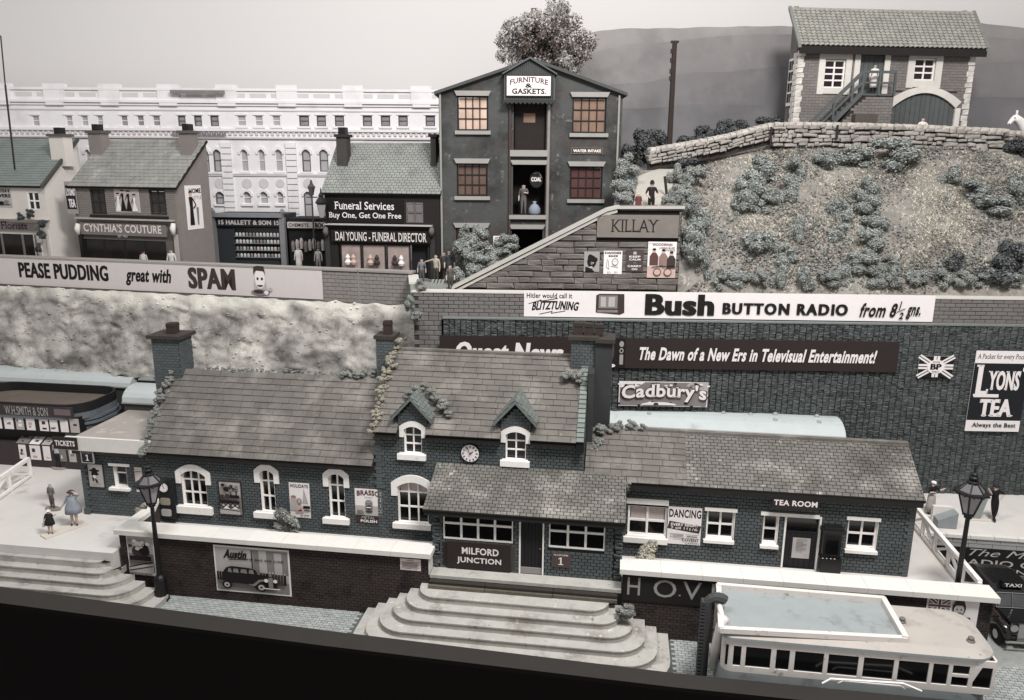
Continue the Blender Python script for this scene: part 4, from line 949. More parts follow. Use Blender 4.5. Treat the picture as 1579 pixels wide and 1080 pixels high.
# ribbed hoop and bulged rear end on the left
HO = m('grey_rubber', (66, 68, 70), .7, .15, 6, bump=.4)
pts = [(1.0), ]
hp = []
for i in range(15):
    t_ = i/14; 
    if t_ < .55: hp.append((bx0-.42, by0+1.3, .3+3.05*t_/.55))
    else: a_ = (t_-.55)/.45*math.pi*.75; hp.append((bx0-.42+.35*(1-math.cos(a_)), by0+1.3, 3.35+.32*math.sin(a_)))
g = G(); g.tube(hp, .17, 8)
for i in range(26):
    k = i/26*9; j = int(k); f = k-j; a, b = Vector(hp[j]), Vector(hp[j+1]); p = a.lerp(b, f); g.box(p.x-.22, p.x+.02, p.y-.15, p.y+.15, p.z, p.z+.06)
g.build('rear_hoop', HO, bus)
G().tube([(bx0-.05, by0+1.2, 1.0), (bx0-.13, by0+.6, 2.2), (bx0-.05, by0+.55, 3.05), (bx0+.1, by0+.5, 3.42)], [.16, .17, .15, .12], 8).build('rear_pillar', BC, bus, smooth=True)
G().tube([(bx0+.1, by1-.3, 3.1), (bx0-.02, by1-.8, 3.40), (bx0-.02, by0+.9, 3.40), (bx0+.05, by0+.45, 3.2)], .10, 8).build('rear_rail', BC, bus, smooth=True)
for x in (bx0+1.6, bx1-1.6):
    for y in (by0+.1, by1-.1):
        w_ = G(); w_.tube([(x, y-.12, .45), (x, y+.12, .45)], .45, 18).build('wheel', m('tyre', (30, 29, 30), .8, .1), bus)
# mudguard trim seen just above the ledge
p = [S.at(*q_, by0-.38) for q_ in ((1268, 1054), (1281, 1047), (1392, 1054), (1402, 1058), (1421, 1066))]
G().tube([(x, by0-.38, z) for x, z in p], .035, 6).build('trim', WHITE, bus)
p = [S.at(*q_, by0-.30) for q_ in ((1292, 1054), (1300, 1050), (1388, 1058), (1396, 1063))]
G().tube([(x, by0-.30, z) for x, z in p], .02, 6).build('trim', WHITE, bus)
# ================================================================== taxi
TX = m('taxi_black', (20, 18, 20), .18, .1, spec=.7); RED = m('taxi_coach_line', (110, 52, 50), .4, .05); CHR = m('chrome', (190, 186, 184), .2, .04, metal=.9)
tf = Fr(*S.w(22.95, 2.35)[:2], -8+3)
tx = thing('taxi', 'glossy black vintage taxi at the right edge with a TAXI sign over the windscreen', 'taxi', tf, (0, 0, 0))
# taxi local: front at -y, rear at +y, half width .8
b_ = G()
prof = [(-1.6, .55), (-1.6, .95), (-.35, 1.12), (1.75, 1.15), (1.95, .95), (2.0, .45), (1.9, .35), (-1.5, .35)]
b_.side(prof, -.66, .66); b_.build('body', TX, tx)
cab = [(-.55, 1.12), (-.32, 1.78), (-.1, 1.90), (1.1, 1.95), (1.6, 1.85), (1.85, 1.6), (1.9, 1.12)]
c_ = G(); n = len(cab)
for s_, w1_, w2_ in ((0, .74, .74),):
    vs = [(-.74, y, z) for y, z in cab]+[(-.62, y, z+.02) for y, z in cab]+[(.62, y, z+.02) for y, z in cab]+[(.74, y, z) for y, z in cab]
    fs = [tuple(range(n)), tuple(range(4*n-1, 3*n-1, -1))]
    for k in range(3): fs += [(k*n+i, k*n+i+n, k*n+(i+1)+n, k*n+i+1) for i in range(n-1)]
    c_.add(vs, fs)
c_.build('cab', TX, tx)
G().box(-.58, .58, -1.62, -.5, .95, 1.13).build('bonnet', TX, tx)
G().box(-.34, .34, -1.72, -1.61, .45, 1.12).build('radiator', CHR, tx)
for x in (-.3, .3):
    G().add([(x-.26, -.545, 1.2), (x+.26, -.545, 1.2), (x+.26, -.375, 1.66), (x-.26, -.375, 1.66)], [(0, 1, 2, 3)]).build('windscreen', m('windscreen_glass', (70, 74, 78), .08, .2, spec=.8), tx)
for x, z in ((0, 1.68), (0, 1.17)): pass
g = G()
for a, b in (((-.62, -.56, 1.16), (-.60, -.375, 1.70)), ((.62, -.56, 1.16), (.60, -.375, 1.70)), ((-.62, -.56, 1.16), (.62, -.56, 1.16)), ((-.6, -.38, 1.70), (.6, -.38, 1.70)), ((0, -.56, 1.16), (0, -.375, 1.7))): g.tube([a, b], .022, 5)
g.build('windscreen_frame', CHR, tx)
so_ = G().box(-.40, .40, -.34, -.10, 1.9, 2.12).build('roof_sign', TX, tx)
A = Art(-.36, .36, 1.91, 2.11, -.342); A.text('TAXI', .05, .15, .95, .85, PAPER, bold=.03); A.build(so_, 'printed_lettering')
for s_ in (-1, 1):
    f = G(); pts = [(s_*.72, -1.75, .55), (s_*.72, -1.55, .82), (s_*.72, -1.2, .9), (s_*.72, -.8, .72), (s_*.72, -.45, .42), (s_*.74, .8, .34)]
    f.tube(pts, [.12, .19, .2, .18, .12, .08], 8).build('front_wing', TX, tx, smooth=True)
    f = G(); f.tube([(s_*.74, .75, .36), (s_*.74, 1.0, .68), (s_*.74, 1.35, .84), (s_*.74, 1.75, .72), (s_*.74, 1.95, .45)], [.09, .16, .2, .17, .1], 8).build('rear_wing', TX, tx, smooth=True)
    for y in (-1.2, 1.4):
        wh = G().tube([(s_*.68, y, .38), (s_*.84, y, .38)], .38, 18).build('wheel', MC['tyre'], tx); G().tube([(s_*.84, y, .38), (s_*.87, y, .38)], .18, 14).build('hub', CHR, wh)
    hl = G(); hl.tube([(s_*.5, -1.52, .95), (s_*.5, -1.72, .95)], [.09, .15], 12).build('headlight', CHR, tx)
    for y0_, y1_ in ((-.3, .35), (.45, 1.1), (1.2, 1.65)): G().add([(s_*.745, y0_, 1.2), (s_*.745, y1_, 1.2), (s_*.72, y1_, 1.72), (s_*.72, y0_+.08, 1.72)], [(0, 1, 2, 3)]).build('side_window', GLASS, tx)
    G().tube([(s_*.67, -1.6, 1.0), (s_*.75, -.5, 1.10), (s_*.76, 1.9, 1.05)], .014, 5).build('coach_line', RED, tx)
G().tube([(-.8, -1.85, .45), (.8, -1.85, .45)], .05, 8).build('bumper', CHR, tx)
# ================================================================== newspaper kiosk, coaches on the left
YK = 7.05
kt = thing('newspaper_kiosk', 'dark rounded W H SMITH newspaper kiosk with magazines along its front', 'kiosk', S, (-24, YK, 2))
KB = m('kiosk_brown', (62, 50, 52), .7, .1, 2, isl=.05); KK = m('kiosk_black', (34, 31, 31), .6, .15, 1.5); KBL = m('kiosk_blue_grey', (92, 104, 114), .6, .12, 2)
xl, xr = -30.0, S.at(128, 700, YK)[0]
zc = lambda px_, py_: S.at(px_, py_, YK)[1]
zS1, zS0 = zc(60, 625), zc(60, 641); zM1, zM0 = zc(60, 641), zc(60, 665); zC = zc(60, 686); zL0 = zc(60, 712)
G().box(xl, xr, YK+.02, YK+.8, 2.0, zC).build('counter', KB, kt)
G().box(xl, xr, YK+.75, YK+2.2, 2.0, zM1).build('back_wall', KBL, kt)
G().box(xl, xr-.3, YK+.5, YK+.74, zC, zM0).build('dark_opening', KK, kt)
G().box(xl, xr, YK-.02, YK+.5, zM0-.02, zM1).build('upper_rack', KK, kt)
sg = G().box(xl, xr-.2, YK-.14, YK-.03, zS0, zS1).build('fascia_sign', KB, kt)
x0_, z0_ = S.at(8, 640, YK-.14); x1_, z1_ = S.at(73, 627, YK-.14)
A = Art(x0_, x1_, z0_+.02, z1_-.02, YK-.142); A.text('W.H.SMITH & SON', 0, .05, 1, .9, GREYL, serif=True, bold=.01); A.build(sg, 'printed_lettering')
x0_, z0_ = S.at(84, 640, YK-.14); x1_, z1_ = S.at(108, 632, YK-.14)
A = Art(x0_, x1_, z0_, z1_, YK-.142); A.rect(0, 0, 1, 1, m('dull_mauve', (112, 92, 96), .8)); A.build(sg, 'printed_panel')
def mag(x0, x1, z0, z1, y, tilt=0, par=kt):
    mt_ = random.choice((PAPER, PAPERD, PAPER, PAPERD, GREYI)); g = G(); dz_t = (z1-z0)
    o = G().add([(x0, y, z0), (x1, y, z0), (x1, y+tilt, z1), (x0, y+tilt, z1), (x0, y+.01, z0), (x1, y+.01, z0), (x1, y+tilt+.01, z1), (x0, y+tilt+.01, z1)], [(0, 1, 2, 3), (3, 2, 6, 7), (0, 3, 7, 4), (1, 5, 6, 2)]).build('magazine', mt_, par)
    g = G(); 
    for i in range(3):
        u0, v0 = random.uniform(.1, .4), random.uniform(.1, .7); u1, v1 = u0+random.uniform(.2, .5), v0+random.uniform(.08, .25)
        f = lambda u, v: (x0+(x1-x0)*u, y+tilt*v-.004-.002*i, z0+dz_t*v)
        g.add([f(u0, v0), f(u1, v0), f(u1, min(v1, .95)), f(u0, min(v1, .95))], [(0, 1, 2, 3)], random.choice((GREYI, PAPER, BINK, PINKI)))
    g.build('cover_print', None, o)
for a, b in ((-8, 3), (7, 21), (25, 37), (41, 54), (61, 74.5), (77, 89), (93, 105), (108, 122)):
    mag(S.at(a, 650, YK)[0], S.at(b, 650, YK)[0], zM0+.04, zM1-.06, YK-.04)
for i, (a, b) in enumerate(((24, 42), (44, 60), (63, 76), (80, 94), (97, 110))): mag(S.at(a, 680, YK)[0], S.at(b, 680, YK)[0], zC+.02, zC+.3, YK-.02, .6)
for a, b in ((30, 41), (47, 63), (67, 78), (92, 102), (106, 117)): mag(S.at(a, 700, YK)[0], S.at(b, 700, YK)[0], zL0+.1, zC-.06, YK-.01)
# rounded parapet roof
zP = zS1-.40
Pp = rrect(-28.5, xr+.35, YK-.12, YK+3.6, 1.5, 1.3, 8)
fl_ = G().slab(Pp, zP-.35, zP).build('roof_deck', KBL, kt)
G().slab([(x*.985-.30, y*.98+.2) for x, y in rrect(-28.4, xr+.25, YK, YK+3.5, 1.5, 1.3, 8)], zP, zP+.02).build('roof_boards', m('brown_boards', (104, 92, 80), .85, .15, 1.5), kt)
Pi = rrect(-28.38, xr+.23, YK+.0, YK+3.48, 1.4, 1.2, 8); n = len(Pp); g = G()
vs = [(x, y, zP+.001) for x, y in Pp]+[(x, y, zP+.50) for x, y in Pp]+[(x, y, zP+.50) for x, y in Pi]+[(x, y, zP+.03) for x, y in Pi]
fs = []
for i in range(n):
    j = (i+1) % n; fs += [(i, j, j+n, i+n), (i+n, j+n, j+2*n, i+2*n), (i+2*n, j+2*n, j+3*n, i+3*n)]
g.add(vs, fs).build('parapet', KK, kt)
G().slab([(x+.12, y-.0) for x, y in rrect(-28.5, xr+.35, YK+.1, YK+3.6, 1.4, 1.35, 8)], zP-.5, zP-.36).slab([(x+.2, y+.05) for x, y in rrect(-28.5, xr+.35, YK+.1, YK+3.6, 1.4, 1.35, 8)], zP-.72, zP-.58).build('cornice', KBL, kt)
G().slab(rrect(xr-1.5, xr+.28, YK+.15, YK+3.5, 1.2, 1.3, 8), 2, zP-.51).build('rounded_end', KBL, kt)
# coaches
CR = m('coach_roof_pale', (172, 186, 184), .55, .05, 1.2, dirt_or_glint=[((140, 146, 142), .6, .78, 1)]); CS = m('coach_side', (70, 66, 62), .6, .1)
def coach(label, x0, x1, y0, y1, zr, zs, ribs=(), group='railway coaches behind the station', mt=CR, endcap=True):
    t = thing('railway_coach', label, 'railway coach', S, ((x0+x1)/2, (y0+y1)/2, .2), group)
    ym = (y0+y1)/2; hw = (y1-y0)/2; n = 10; P = [(ym-hw*math.cos(math.pi*i/n), zs+(zr-zs)*math.sin(math.pi*i/n)**.85) for i in range(n+1)]
    G().side(P, x0, x1).build('roof', mt, t, smooth=False)
    G().side([(y, z) for y, z in ((y0-.03, zs-.07), (y0-.03, zs+.01), (y1+.03, zs+.01), (y1+.03, zs-.07))], x0-.02, x1+.02).build('cornice', m('coach_trim', (150, 152, 148), .6, .05), t)
    bd = G(); bd.box(x0+.05, x1-.05, y0+.08, y1-.08, 1.1, zs-.08).build('body', CS, t)
    k = x0+.6
    while k < x1-1: G().box(k, k+.9, y0+.06, y0+.08, zs-1.1, zs-.4).build('window', GLASS, t); k += 1.3
    for xv, s_ in ribs: G().lathe([(.13, 0), (.12, .08), (.06, .14)], (xv, ym-s_, zr-.05-(.12*s_)), 8).build('roof_vent', m('vent_pale', (150, 154, 150), .6, .1), t)
    for x in (x0+1.5, x0+2.7, x1-2.7, x1-1.5):
        for y in (y0+.4, y1-.4): G().tube([(x, y-.08, .65), (x, y+.08, .65)], .45, 12).build('wheel', MC['tyre'], t)
    return t
def cx_(px_, py_, z): return S.pz(px_, py_, z)[0]
coach('pale blue grey railway coach roof behind the tea room', 4.0, 18.0, 8.35, 11.0, 6.1, 5.35, [(cx_(1000, 628, 6), .5), (cx_(1112, 632, 6), 0), (cx_(1153, 634, 6), 0), (cx_(1190, 640, 6), .5), (cx_(1255, 642, 6), .5), (cx_(1190, 634, 6), -.2), (cx_(1252, 636, 6), -.2)])
coach('pale railway coach roof behind the newspaper kiosk', -40, -20.4, 10.95, 13.1, 6.1, 5.5, [(cx_(px_, 577+px_*.05, 6.1), .3) for px_ in (12, 62, 80, 105, 138, 165)])
coach('short pale blue grey coach roof between the kiosk and the station chimney', -19.6, -8, 9.0, 11.2, 6.0, 5.25)
coach('farther grey roofed coach just left of the station chimney', -20.2, -12, 11.5, 12.9, 6.3, 5.85, mt=m('coach_roof_grey', (150, 154, 150), .6, .06, 1))
# curved roof signal hut, flat shelter
hx0, hz0 = S.at(150, 575, 11.9); 
hut = thing('signal_hut', 'small grey blue hut with a curved ribbed roof and two round windows', 'hut', S, (-21, 12.4, 4))
x0_ = S.at(150, 560, 11.9)[0]; x1_ = S.at(222, 560, 11.9)[0]; zt_ = S.at(190, 553, 11.9)[1]; ze_ = S.at(150, 573, 11.9)[1]
g = G(); N_ = 8; HB = m('hut_blue_grey', (108, 124, 126), .6, .1, 2)
prof = [(x0_+(x1_-x0_)*i/N_, ze_+(zt_-ze_)*math.sin(math.pi*(.06+.62*i/N_))) for i in range(N_+1)]
g.prism(prof+[(x, z-.1) for x, z in prof[::-1]], 11.8, 13.3); g.build('roof', HB, hut)
for k in range(N_+1): x, z = prof[k]; G().box(x-.03, x+.03, 11.78, 13.3, z, z+.05).build('rib', HB, hut)
G().prism([(x0_+.5, ze_-1.6), (x1_-.1, ze_-1.6)]+[(x-.08, z-.11) for x, z in prof[:0:-1]]+[(x0_+.5, ze_-.1)], 12.0, 13.2).build('wall', HB, hut)
for u, w_ in ((.62, .0), (.9, .25)): G().disc(x0_+(x1_-x0_)*u, ze_+.05+w_, .2, 11.97, 12.0, 14, rz=.3).build('window', GLASS, hut)
x0_, z0_ = S.at(0, 577, 13.4); x1_, z1_ = S.at(148, 567, 13.4)
x0_ = S.at(0, 577, 13.2)[0]; x1_ = S.at(148, 567, 13.2)[0]
tr = thing('flat_shelter', 'flat topped dark shelter with a pale rim behind the left coach', 'shelter', S, (x0_, 13.4, 1))
zt_ = S.at(60, 562, 14.3)[1]
G().box(x0_-6, x1_-.6, 13.15, 14.3, 5.2, zt_-.4).build('body', m('shelter_dark', (74, 68, 64), .8, .15), tr)
G().box(x0_-6, x1_, 14.2, 14.35, 5.2, zt_).box(x1_-.2, x1_-.0, 13.15, 14.2, 5.2, zt_-.1).build('rim', m('pale_timber', (160, 150, 138), .8, .1), tr)
# ================================================================== black display ledge in the foreground
LG = m('ledge_brown', (46, 41, 38), .6, .06, 1.5, spec=.3); LB = m('ledge_black', (12, 9, 8), .8, .06, 1, spec=.05)
def Zp(px_, py_, z): return WORLD.pz(px_, py_, z)
ZL = 1.9
far = [Zp(p, q_, ZL) for p, q_ in ((-60, 897), (0, 905), (250, 939), (500, 972), (1040, 1038), (1279, 1062), (1640, 1096))]
near = [Zp(p, q_, ZL) for p, q_ in ((-60, 922), (0, 930), (250, 963), (500, 996), (1040, 1060), (1279, 1084), (1640, 1118))]
lt = thing('display_ledge', 'black display case ledge running across the bottom of the picture', 'ledge', WORLD, (0, 22, 1))
g = G(); n = len(far); vs = [(x, y, ZL) for x, y in far]+[(x, y, ZL) for x, y in near]+[(x, y, -.6) for x, y in far]+[(x, y, ZL-.35) for x, y in near]
g.add(vs, [(i, i+n, i+n+1, i+1) for i in range(n-1)]+[(i, i+1, i+1+2*n, i+2*n) for i in range(n-1)]); g.build('top', LG, lt)
g = G(); vs = [(x, y-.002, ZL-.0) for x, y in near]+[(x, y-.05, ZL-.12) for x, y in near]+[(x, y-.4, -6) for x, y in near]
g.add(vs, [(i+n, i+n+1, i+1, i) for i in range(n-1)]+[(i+2*n, i+2*n+1, i+n+1, i+n) for i in range(n-1)]); g.build('front', LB, lt)
# ================================================================== big retaining wall (rough stone set on end)
RT = m('rough_teal_stone', (76, 85, 83), .7, .22, .4, isl=.16, bump=1.0, bsc=12, dirt_or_glint=[((124, 130, 126), .62, .76, 6), ((44, 48, 50), .58, .72, 9)])  # pale speckle paints highlights into the colour of the rough stones
RTD = m('rough_teal_joint', (26, 30, 32), .9, .1)
zT = W.at(1100, 497, 0)[1]
big = thing('retaining_wall', 'tall dark teal wall of rough upright stones behind the station', 'wall', W, (-8, 0, 2))
bk = G().box(-24.4, 16, .05, .8, 0, zT).build('backing', RTD, big)
items = []; x = -24.4
while x < 9:
    w = random.uniform(.26, .33); z = 2.0 if x > -6 else 5.4
    while z < zT-.03:
        h = random.choice((.12, .17, .22, .30)); h = min(h, zT-z)
        if h > .04: items.append((PM(x, -.08+random.uniform(-.02, .03), z, w-.022, .16, h*1.04), (1 if x > -14 else 0)*10+random.random()))
        z += h
    x += w
pieces('stone', 'rough', RT, big, items, 300)
G().box(-24.45, 16, -.10, .9, zT, zT+.07).build('ledge', m('pale_teal_ledge', (112, 122, 118), .8, .15, 3), big)
# grey block wall above it, carrying the long radio banner
GB = m('grey_block', (112, 106, 104), .85, .07, 2, isl=.06, bump=.15, dirt_or_glint=[((92, 86, 84), .6, .8, 1)]); GBD = m('grey_block_joint', (62, 58, 57), .9)
bwz0, bwz1 = zT+.07, W.at(1100, 455, .25)[1]
up = thing('block_wall', 'grey block wall on top of the dark stone wall carrying the radio banner', 'wall', W, (-8, .25, bwz0))
G().box(-25.9, 16, .27, .95, bwz0-.2, bwz1-.06).build('core', GBD, up)
G().box(-26, 16, .2, 1.0, bwz1-.06, bwz1).build('coping', m('pale_coping_line', (196, 188, 178), .8, .08), up)
items = []; bl, br = W.at(808, 470, .2)[0], W.at(1441, 470, .2)[0]; k = 0; z = bwz0; bh = (bwz1-.06-bwz0)/6
while z < bwz1-.1:
    x = -25.9+(0 if k % 2 else .24)
    while x < 9:
        if not (bl+.3 < x < br-.7): items.append((PM(x, .23, z, .475, .05, bh-.025), x if x > 0 else -x*.5))
        x += .5
    z += bh; k += 1
for k2 in range(7):
    x = -25.9+(0 if k2 % 2 else .24)
    while x < -24.6: items.append((PM(x, .23, bwz0-.245*(k2+1), min(.475, -24.52-x), .05, .22), 50)); x += .5
pieces('block', 'brick', GB, up, items, 300)
G().box(-25.9, -24.5, .27, .95, bwz0-1.75, bwz0-.2).build('core', GBD, up)
r = (bl, br, W.at(1100, 492, .2)[1], W.at(1100, 452, .2)[1])
def p_bush(A):
    X = lambda p: (W.at(p, 470, .2)[0]-bl)/(br-bl)
    A.text('Hitler would call it', X(812), .72, X(882), .92, INK, bold=.02); A.text('BLITZTUNING', X(820), .24, X(893), .62, INK, bold=.04, shear=.35, arc=.1)
    A.line([(X(815), .5), (X(835), .66), (X(832), .6), (X(860), .72)], .012, INK, 20); A.line([(X(832), .1), (X(852), .22), (X(850), .14), (X(872), .24)], .012, INK, 20)
    A.poly([(X(919), .2), (X(919), .86), (X(924), .92), (X(962), .92), (X(963), .2), (X(956), .12)], BINK); A.rect(X(923), .36, X(952), .86, GREYI); A.rect(X(926), .42, X(934), .8, PAPERD); A.rect(X(938), .42, X(948), .8, PAPERD); A.rect(X(921), .2, X(953), .3, GREYI)
    A.text('Bush', X(996), .12, X(1100), .94, INK, bold=.055); A.text('BUTTON RADIO', X(1115), .20, X(1307), .64, INK, bold=.05, space=1.12)
    A.text('from 8', X(1326), .16, X(1384), .70, INK, bold=.03, shear=.3); A.text('1', X(1386), .45, X(1390), .78, INK, bold=.03, shear=.3); A.line([(X(1383), .36), (X(1396), .50)], .015, INK, 20); A.text('2', X(1387), .1, X(1394), .36, INK, bold=.03, shear=.2); A.text('gns.', X(1398), .10, X(1420), .58, INK, bold=.03, shear=.35)
sheet('radio_banner', 'long white banner reading Bush BUTTON RADIO from 8½ gns.', 'banner', W, .205, r, PAPER, .025, art=p_bush)
r = (W.at(678, 530, -.2)[0], W.at(1385, 550, -.2)[0], W.at(1200, 573, -.2)[1]+.05, W.at(1200, 528, -.2)[1]+.1)
def p_dawn(A):
    x0, x1, z0, z1 = r; X = lambda p: (W.at(p, 545, -.2)[0]-x0)/(x1-x0)
    A.text('Quest News', X(703), .02, X(868), .80, PAPER, bold=.05, shear=.15)
    A.rect(X(936), .02, X(964), .98, INK); A.ell(X(941), .55, .0085, .36, m('tv_brown', (84, 62, 52), .8), 16); A.ell(X(958), .80, .005, .1, GREYL, 12); A.ell(X(958), .58, .0045, .09, GREYL, 12); A.ell(X(958), .58, .0025, .05, INK, 10); A.rect(X(955.5), .12, X(961), .45, GREYL); A.ell(X(943), .08, .009, .06, PAPER, 12)
    A.text('The Dawn of a New Ers in Televisual Entertainment!', X(986), .28, X(1352), .72, PAPER, bold=.035, shear=.28)
sheet('television_banner', 'long dark brown banner reading The Dawn of a New Ers in Televisual Entertainment!', 'banner', W, -.18, r, BSIGN, .03, art=p_dawn)
def p_cad(A):
    A.rect(.01, .02, .99, .98, GREYI); A.poly([(0, .75), (0, 1), (.3, 1), (.22, .8)], PAPER); A.poly([(.75, .85), (1, .6), (1, 1), (.8, 1)], PAPERD)
    for i in range(24): A.ell(random.random(), random.choice((random.uniform(0, .2), random.uniform(.85, 1))), .02, .04, random.choice((INK, PAPER, GREYI)), 7)
    A.text('Cadbury\'s', .02, .18, .99, .97, INK, bold=.05, serif=True, arc=.15); A.text('Cadbury\'s', .03, .21, .98, .94, PAPER, bold=.03, serif=True, arc=.15); A.ell(.45, .08, .2, .12, PAPER, 16, 0, 180); A.ell(.42, .12, .03, .06, BINK, 8)
sheet('cocoa_sign', 'black and white Cadbury\'s sign above the pale coach roof', 'sign', W, -.18, W.R(-.2, 955, 588, 1090, 628), PAPER, .03, art=p_cad)
def p_bp(A):
    A.rect(0, 0, 1, 1, INK)
    for q in (((0, 0), (1, 1)), ((0, 1), (1, 0))): A.line(q, .10, PAPER, 1.4); A.line(q, .02, INK, 1.4)
    A.rect(0, .38, 1, .62, PAPER); A.rect(.41, 0, .59, 1, PAPER); A.rect(0, .48, 1, .52, INK); A.rect(.49, 0, .51, 1, INK); A.ell(.5, .5, .25, .34, PAPER, 20); A.text('BP', .35, .36, .65, .64, INK, bold=.06)
    A.text('MOTOR', .4, .68, .6, .76, INK); A.text('SPIRIT', .4, .22, .6, .3, INK)
bp = sheet('petrol_sign', 'small square BP sign with a crossed flag on the dark stone wall', 'sign', W, -.18, W.R(-.2, 1418, 549, 1467, 582), PAPER, .03, art=p_bp)
def p_lyons(A):
    A.rect(0, .14, 1, .85, NAVY); A.text('A Packet for every Pocket', .02, .88, 1.2, .97, INK, serif=True, bold=.02, shear=.1) if False else A.text('A Packet for every Pocket', .03, .885, .97, .965, INK, serif=True, shear=.1)
    A.text('L', .06, .43, .30, .83, PAPER, bold=.05, serif=True); A.rect(.06, .43, .52, .47, PAPER); A.text('YONS', .28, .52, .86, .76, PAPER, bold=.04, serif=True); A.ell(.91, .78, .025, .03, PAPER, 8)
    A.text('TEA', .20, .19, .82, .41, PAPER, bold=.05, serif=True); A.text('Always the Best', .10, .04, .92, .11, INK, serif=True, bold=.02)
sheet('tea_sign', 'tall LYONS\' TEA enamel sign at the right end of the dark stone wall', 'sign', W, -.18, W.R(-.2, 1506, 541, 1570, 666), PAPER, .04, art=p_lyons)
# ================================================================== pale rock face under the street wall
ROCK = m('pale_rock', (212, 204, 192), .95, .16, 2.6, bump=1.0, bsc=9, dirt_or_glint=[((150, 143, 137), .38, .64, .34), ((98, 92, 88), .44, .68, .5), ((206, 200, 190), .55, .78, 1.1), ((124, 117, 111), .54, .76, 2.2)])
zLt, zLb = 12.5, 10.72
vs = []; nx, nz = 220, 44
for i in range(nx+1):
    for j in range(nz+1):
        x = -38+38.9*i/nx; t = j/nz; z = 6.0+(zLb+.05-6.0)*t; y = -.35-1.0*(1-t)**1.15
        p = Vector((x*.55, z*.8, 0)); q = mno.fractal(p, 1.0, 2.1, 5)+.5*abs(mno.noise(p*2.7)); y -= .34*q*min(1, (1-t)*4+.12)
        z += .25*mno.noise(Vector((x*1.3, t*3, 7)))*(.6 if j == nz else 1)
        vs.append((x, y, z))
fs = [(i*(nz+1)+j, (i+1)*(nz+1)+j, (i+1)*(nz+1)+j+1, i*(nz+1)+j+1) for i in range(nx) for j in range(nz)]
G().add(vs, fs).build('rock_face', ROCK, None, L, (0, 0, 6), kind='structure', smooth=True)
nt = ROCK.node_tree; bs = nt.nodes['Principled BSDF']; src = bs.inputs['Base Color'].links[0].from_socket     # paler seam of rock along the top
ge = nt.nodes.new('ShaderNodeNewGeometry'); sx = nt.nodes.new('ShaderNodeSeparateXYZ'); nt.links.new(ge.outputs['Position'], sx.inputs[0])
nn_ = nt.nodes.new('ShaderNodeTexNoise'); nn_.inputs['Scale'].default_value = .9; nn_.inputs['Detail'].default_value = 5; nt.links.new(ge.outputs['Position'], nn_.inputs['Vector'])
ad = nt.nodes.new('ShaderNodeMath'); ad.operation = 'MULTIPLY_ADD'; nt.links.new(nn_.outputs['Fac'], ad.inputs[0]); ad.inputs[1].default_value = 2.6; nt.links.new(sx.outputs['Z'], ad.inputs[2])
mr = nt.nodes.new('ShaderNodeMapRange'); mr.inputs[1].default_value = 11.1; mr.inputs[2].default_value = 12.2; nt.links.new(ad.outputs[0], mr.inputs[0])
mx = nt.nodes.new('ShaderNodeMix'); mx.data_type = 'RGBA'; nt.links.new(mr.outputs[0], mx.inputs[0]); nt.links.new(src, mx.inputs[6]); mx.inputs[7].default_value = tone((230, 223, 208)); nt.links.new(mx.outputs[2], bs.inputs['Base Color'])
# small rubble flecks that catch the light
g = G()
for k in range(500):
    i = random.randrange(nx*(nz+1)); p = Vector(vs[i]); s_ = random.uniform(.03, .09); g.ball(p, s_, (1, 1, .7), None, 4)
g.build('rock_rubble', ROCK, None, L, (0, 0, 6), kind='stuff')
# ================================================================== upper street
STR = m('street_grey', (140, 136, 130), .9, .08, 1)
G().box(-45, .6, .2, 30, 10.8, 11.45).build('street', STR, None, L, (0, .2, 10.8), kind='structure')
SB = m('street_wall_block', (134, 126, 120), .85, .06, 2, isl=.045, bump=.12); SBD = m('street_wall_joint', (92, 86, 82), .9)
sw = thing('street_wall', 'long pale grey block wall with the PEASE PUDDING banner in front of the shops', 'wall', L, (-13, 0, 10.7))
G().box(-40, .0, .0, .45, 10.4, 12.42).build('core', SBD, sw)
seg = [-40, L.at(197, 410, 0)[0], L.at(553, 430, 0)[0], .05]
for a, b in zip(seg, seg[1:]): G().box(a+.02, b-.02, -.10, .55, 12.42, 12.53).build('coping', m('grey_coping', (150, 141, 134), .8, .08, isl=.04), sw); 
for a in seg[1:3]: G().box(a-.05, a+.05, -.052, .0, 10.5, 12.42).build('pier', SB, sw)
pbl, pbr = -40, L.at(497, 430, -.05)[0]
pz0, pz1 = L.at(250, 450, -.05)[1], L.at(250, 404, -.05)[1]
items = []; z = 10.5; k = 0; bh = .21
while z < 12.38:
    x = -27.5+(0 if k % 2 else .22)
    h = min(bh, 12.42-z)
    while x < -.2:
        if not (x < pbr-.5 and z > pz0+.05 and z+h < pz1): items.append((PM(x, -.035, z, .425, .035, h-.02), x))
        x += .44
    z += bh; k += 1
pieces('block', 'brick', SB, sw, items, 300)
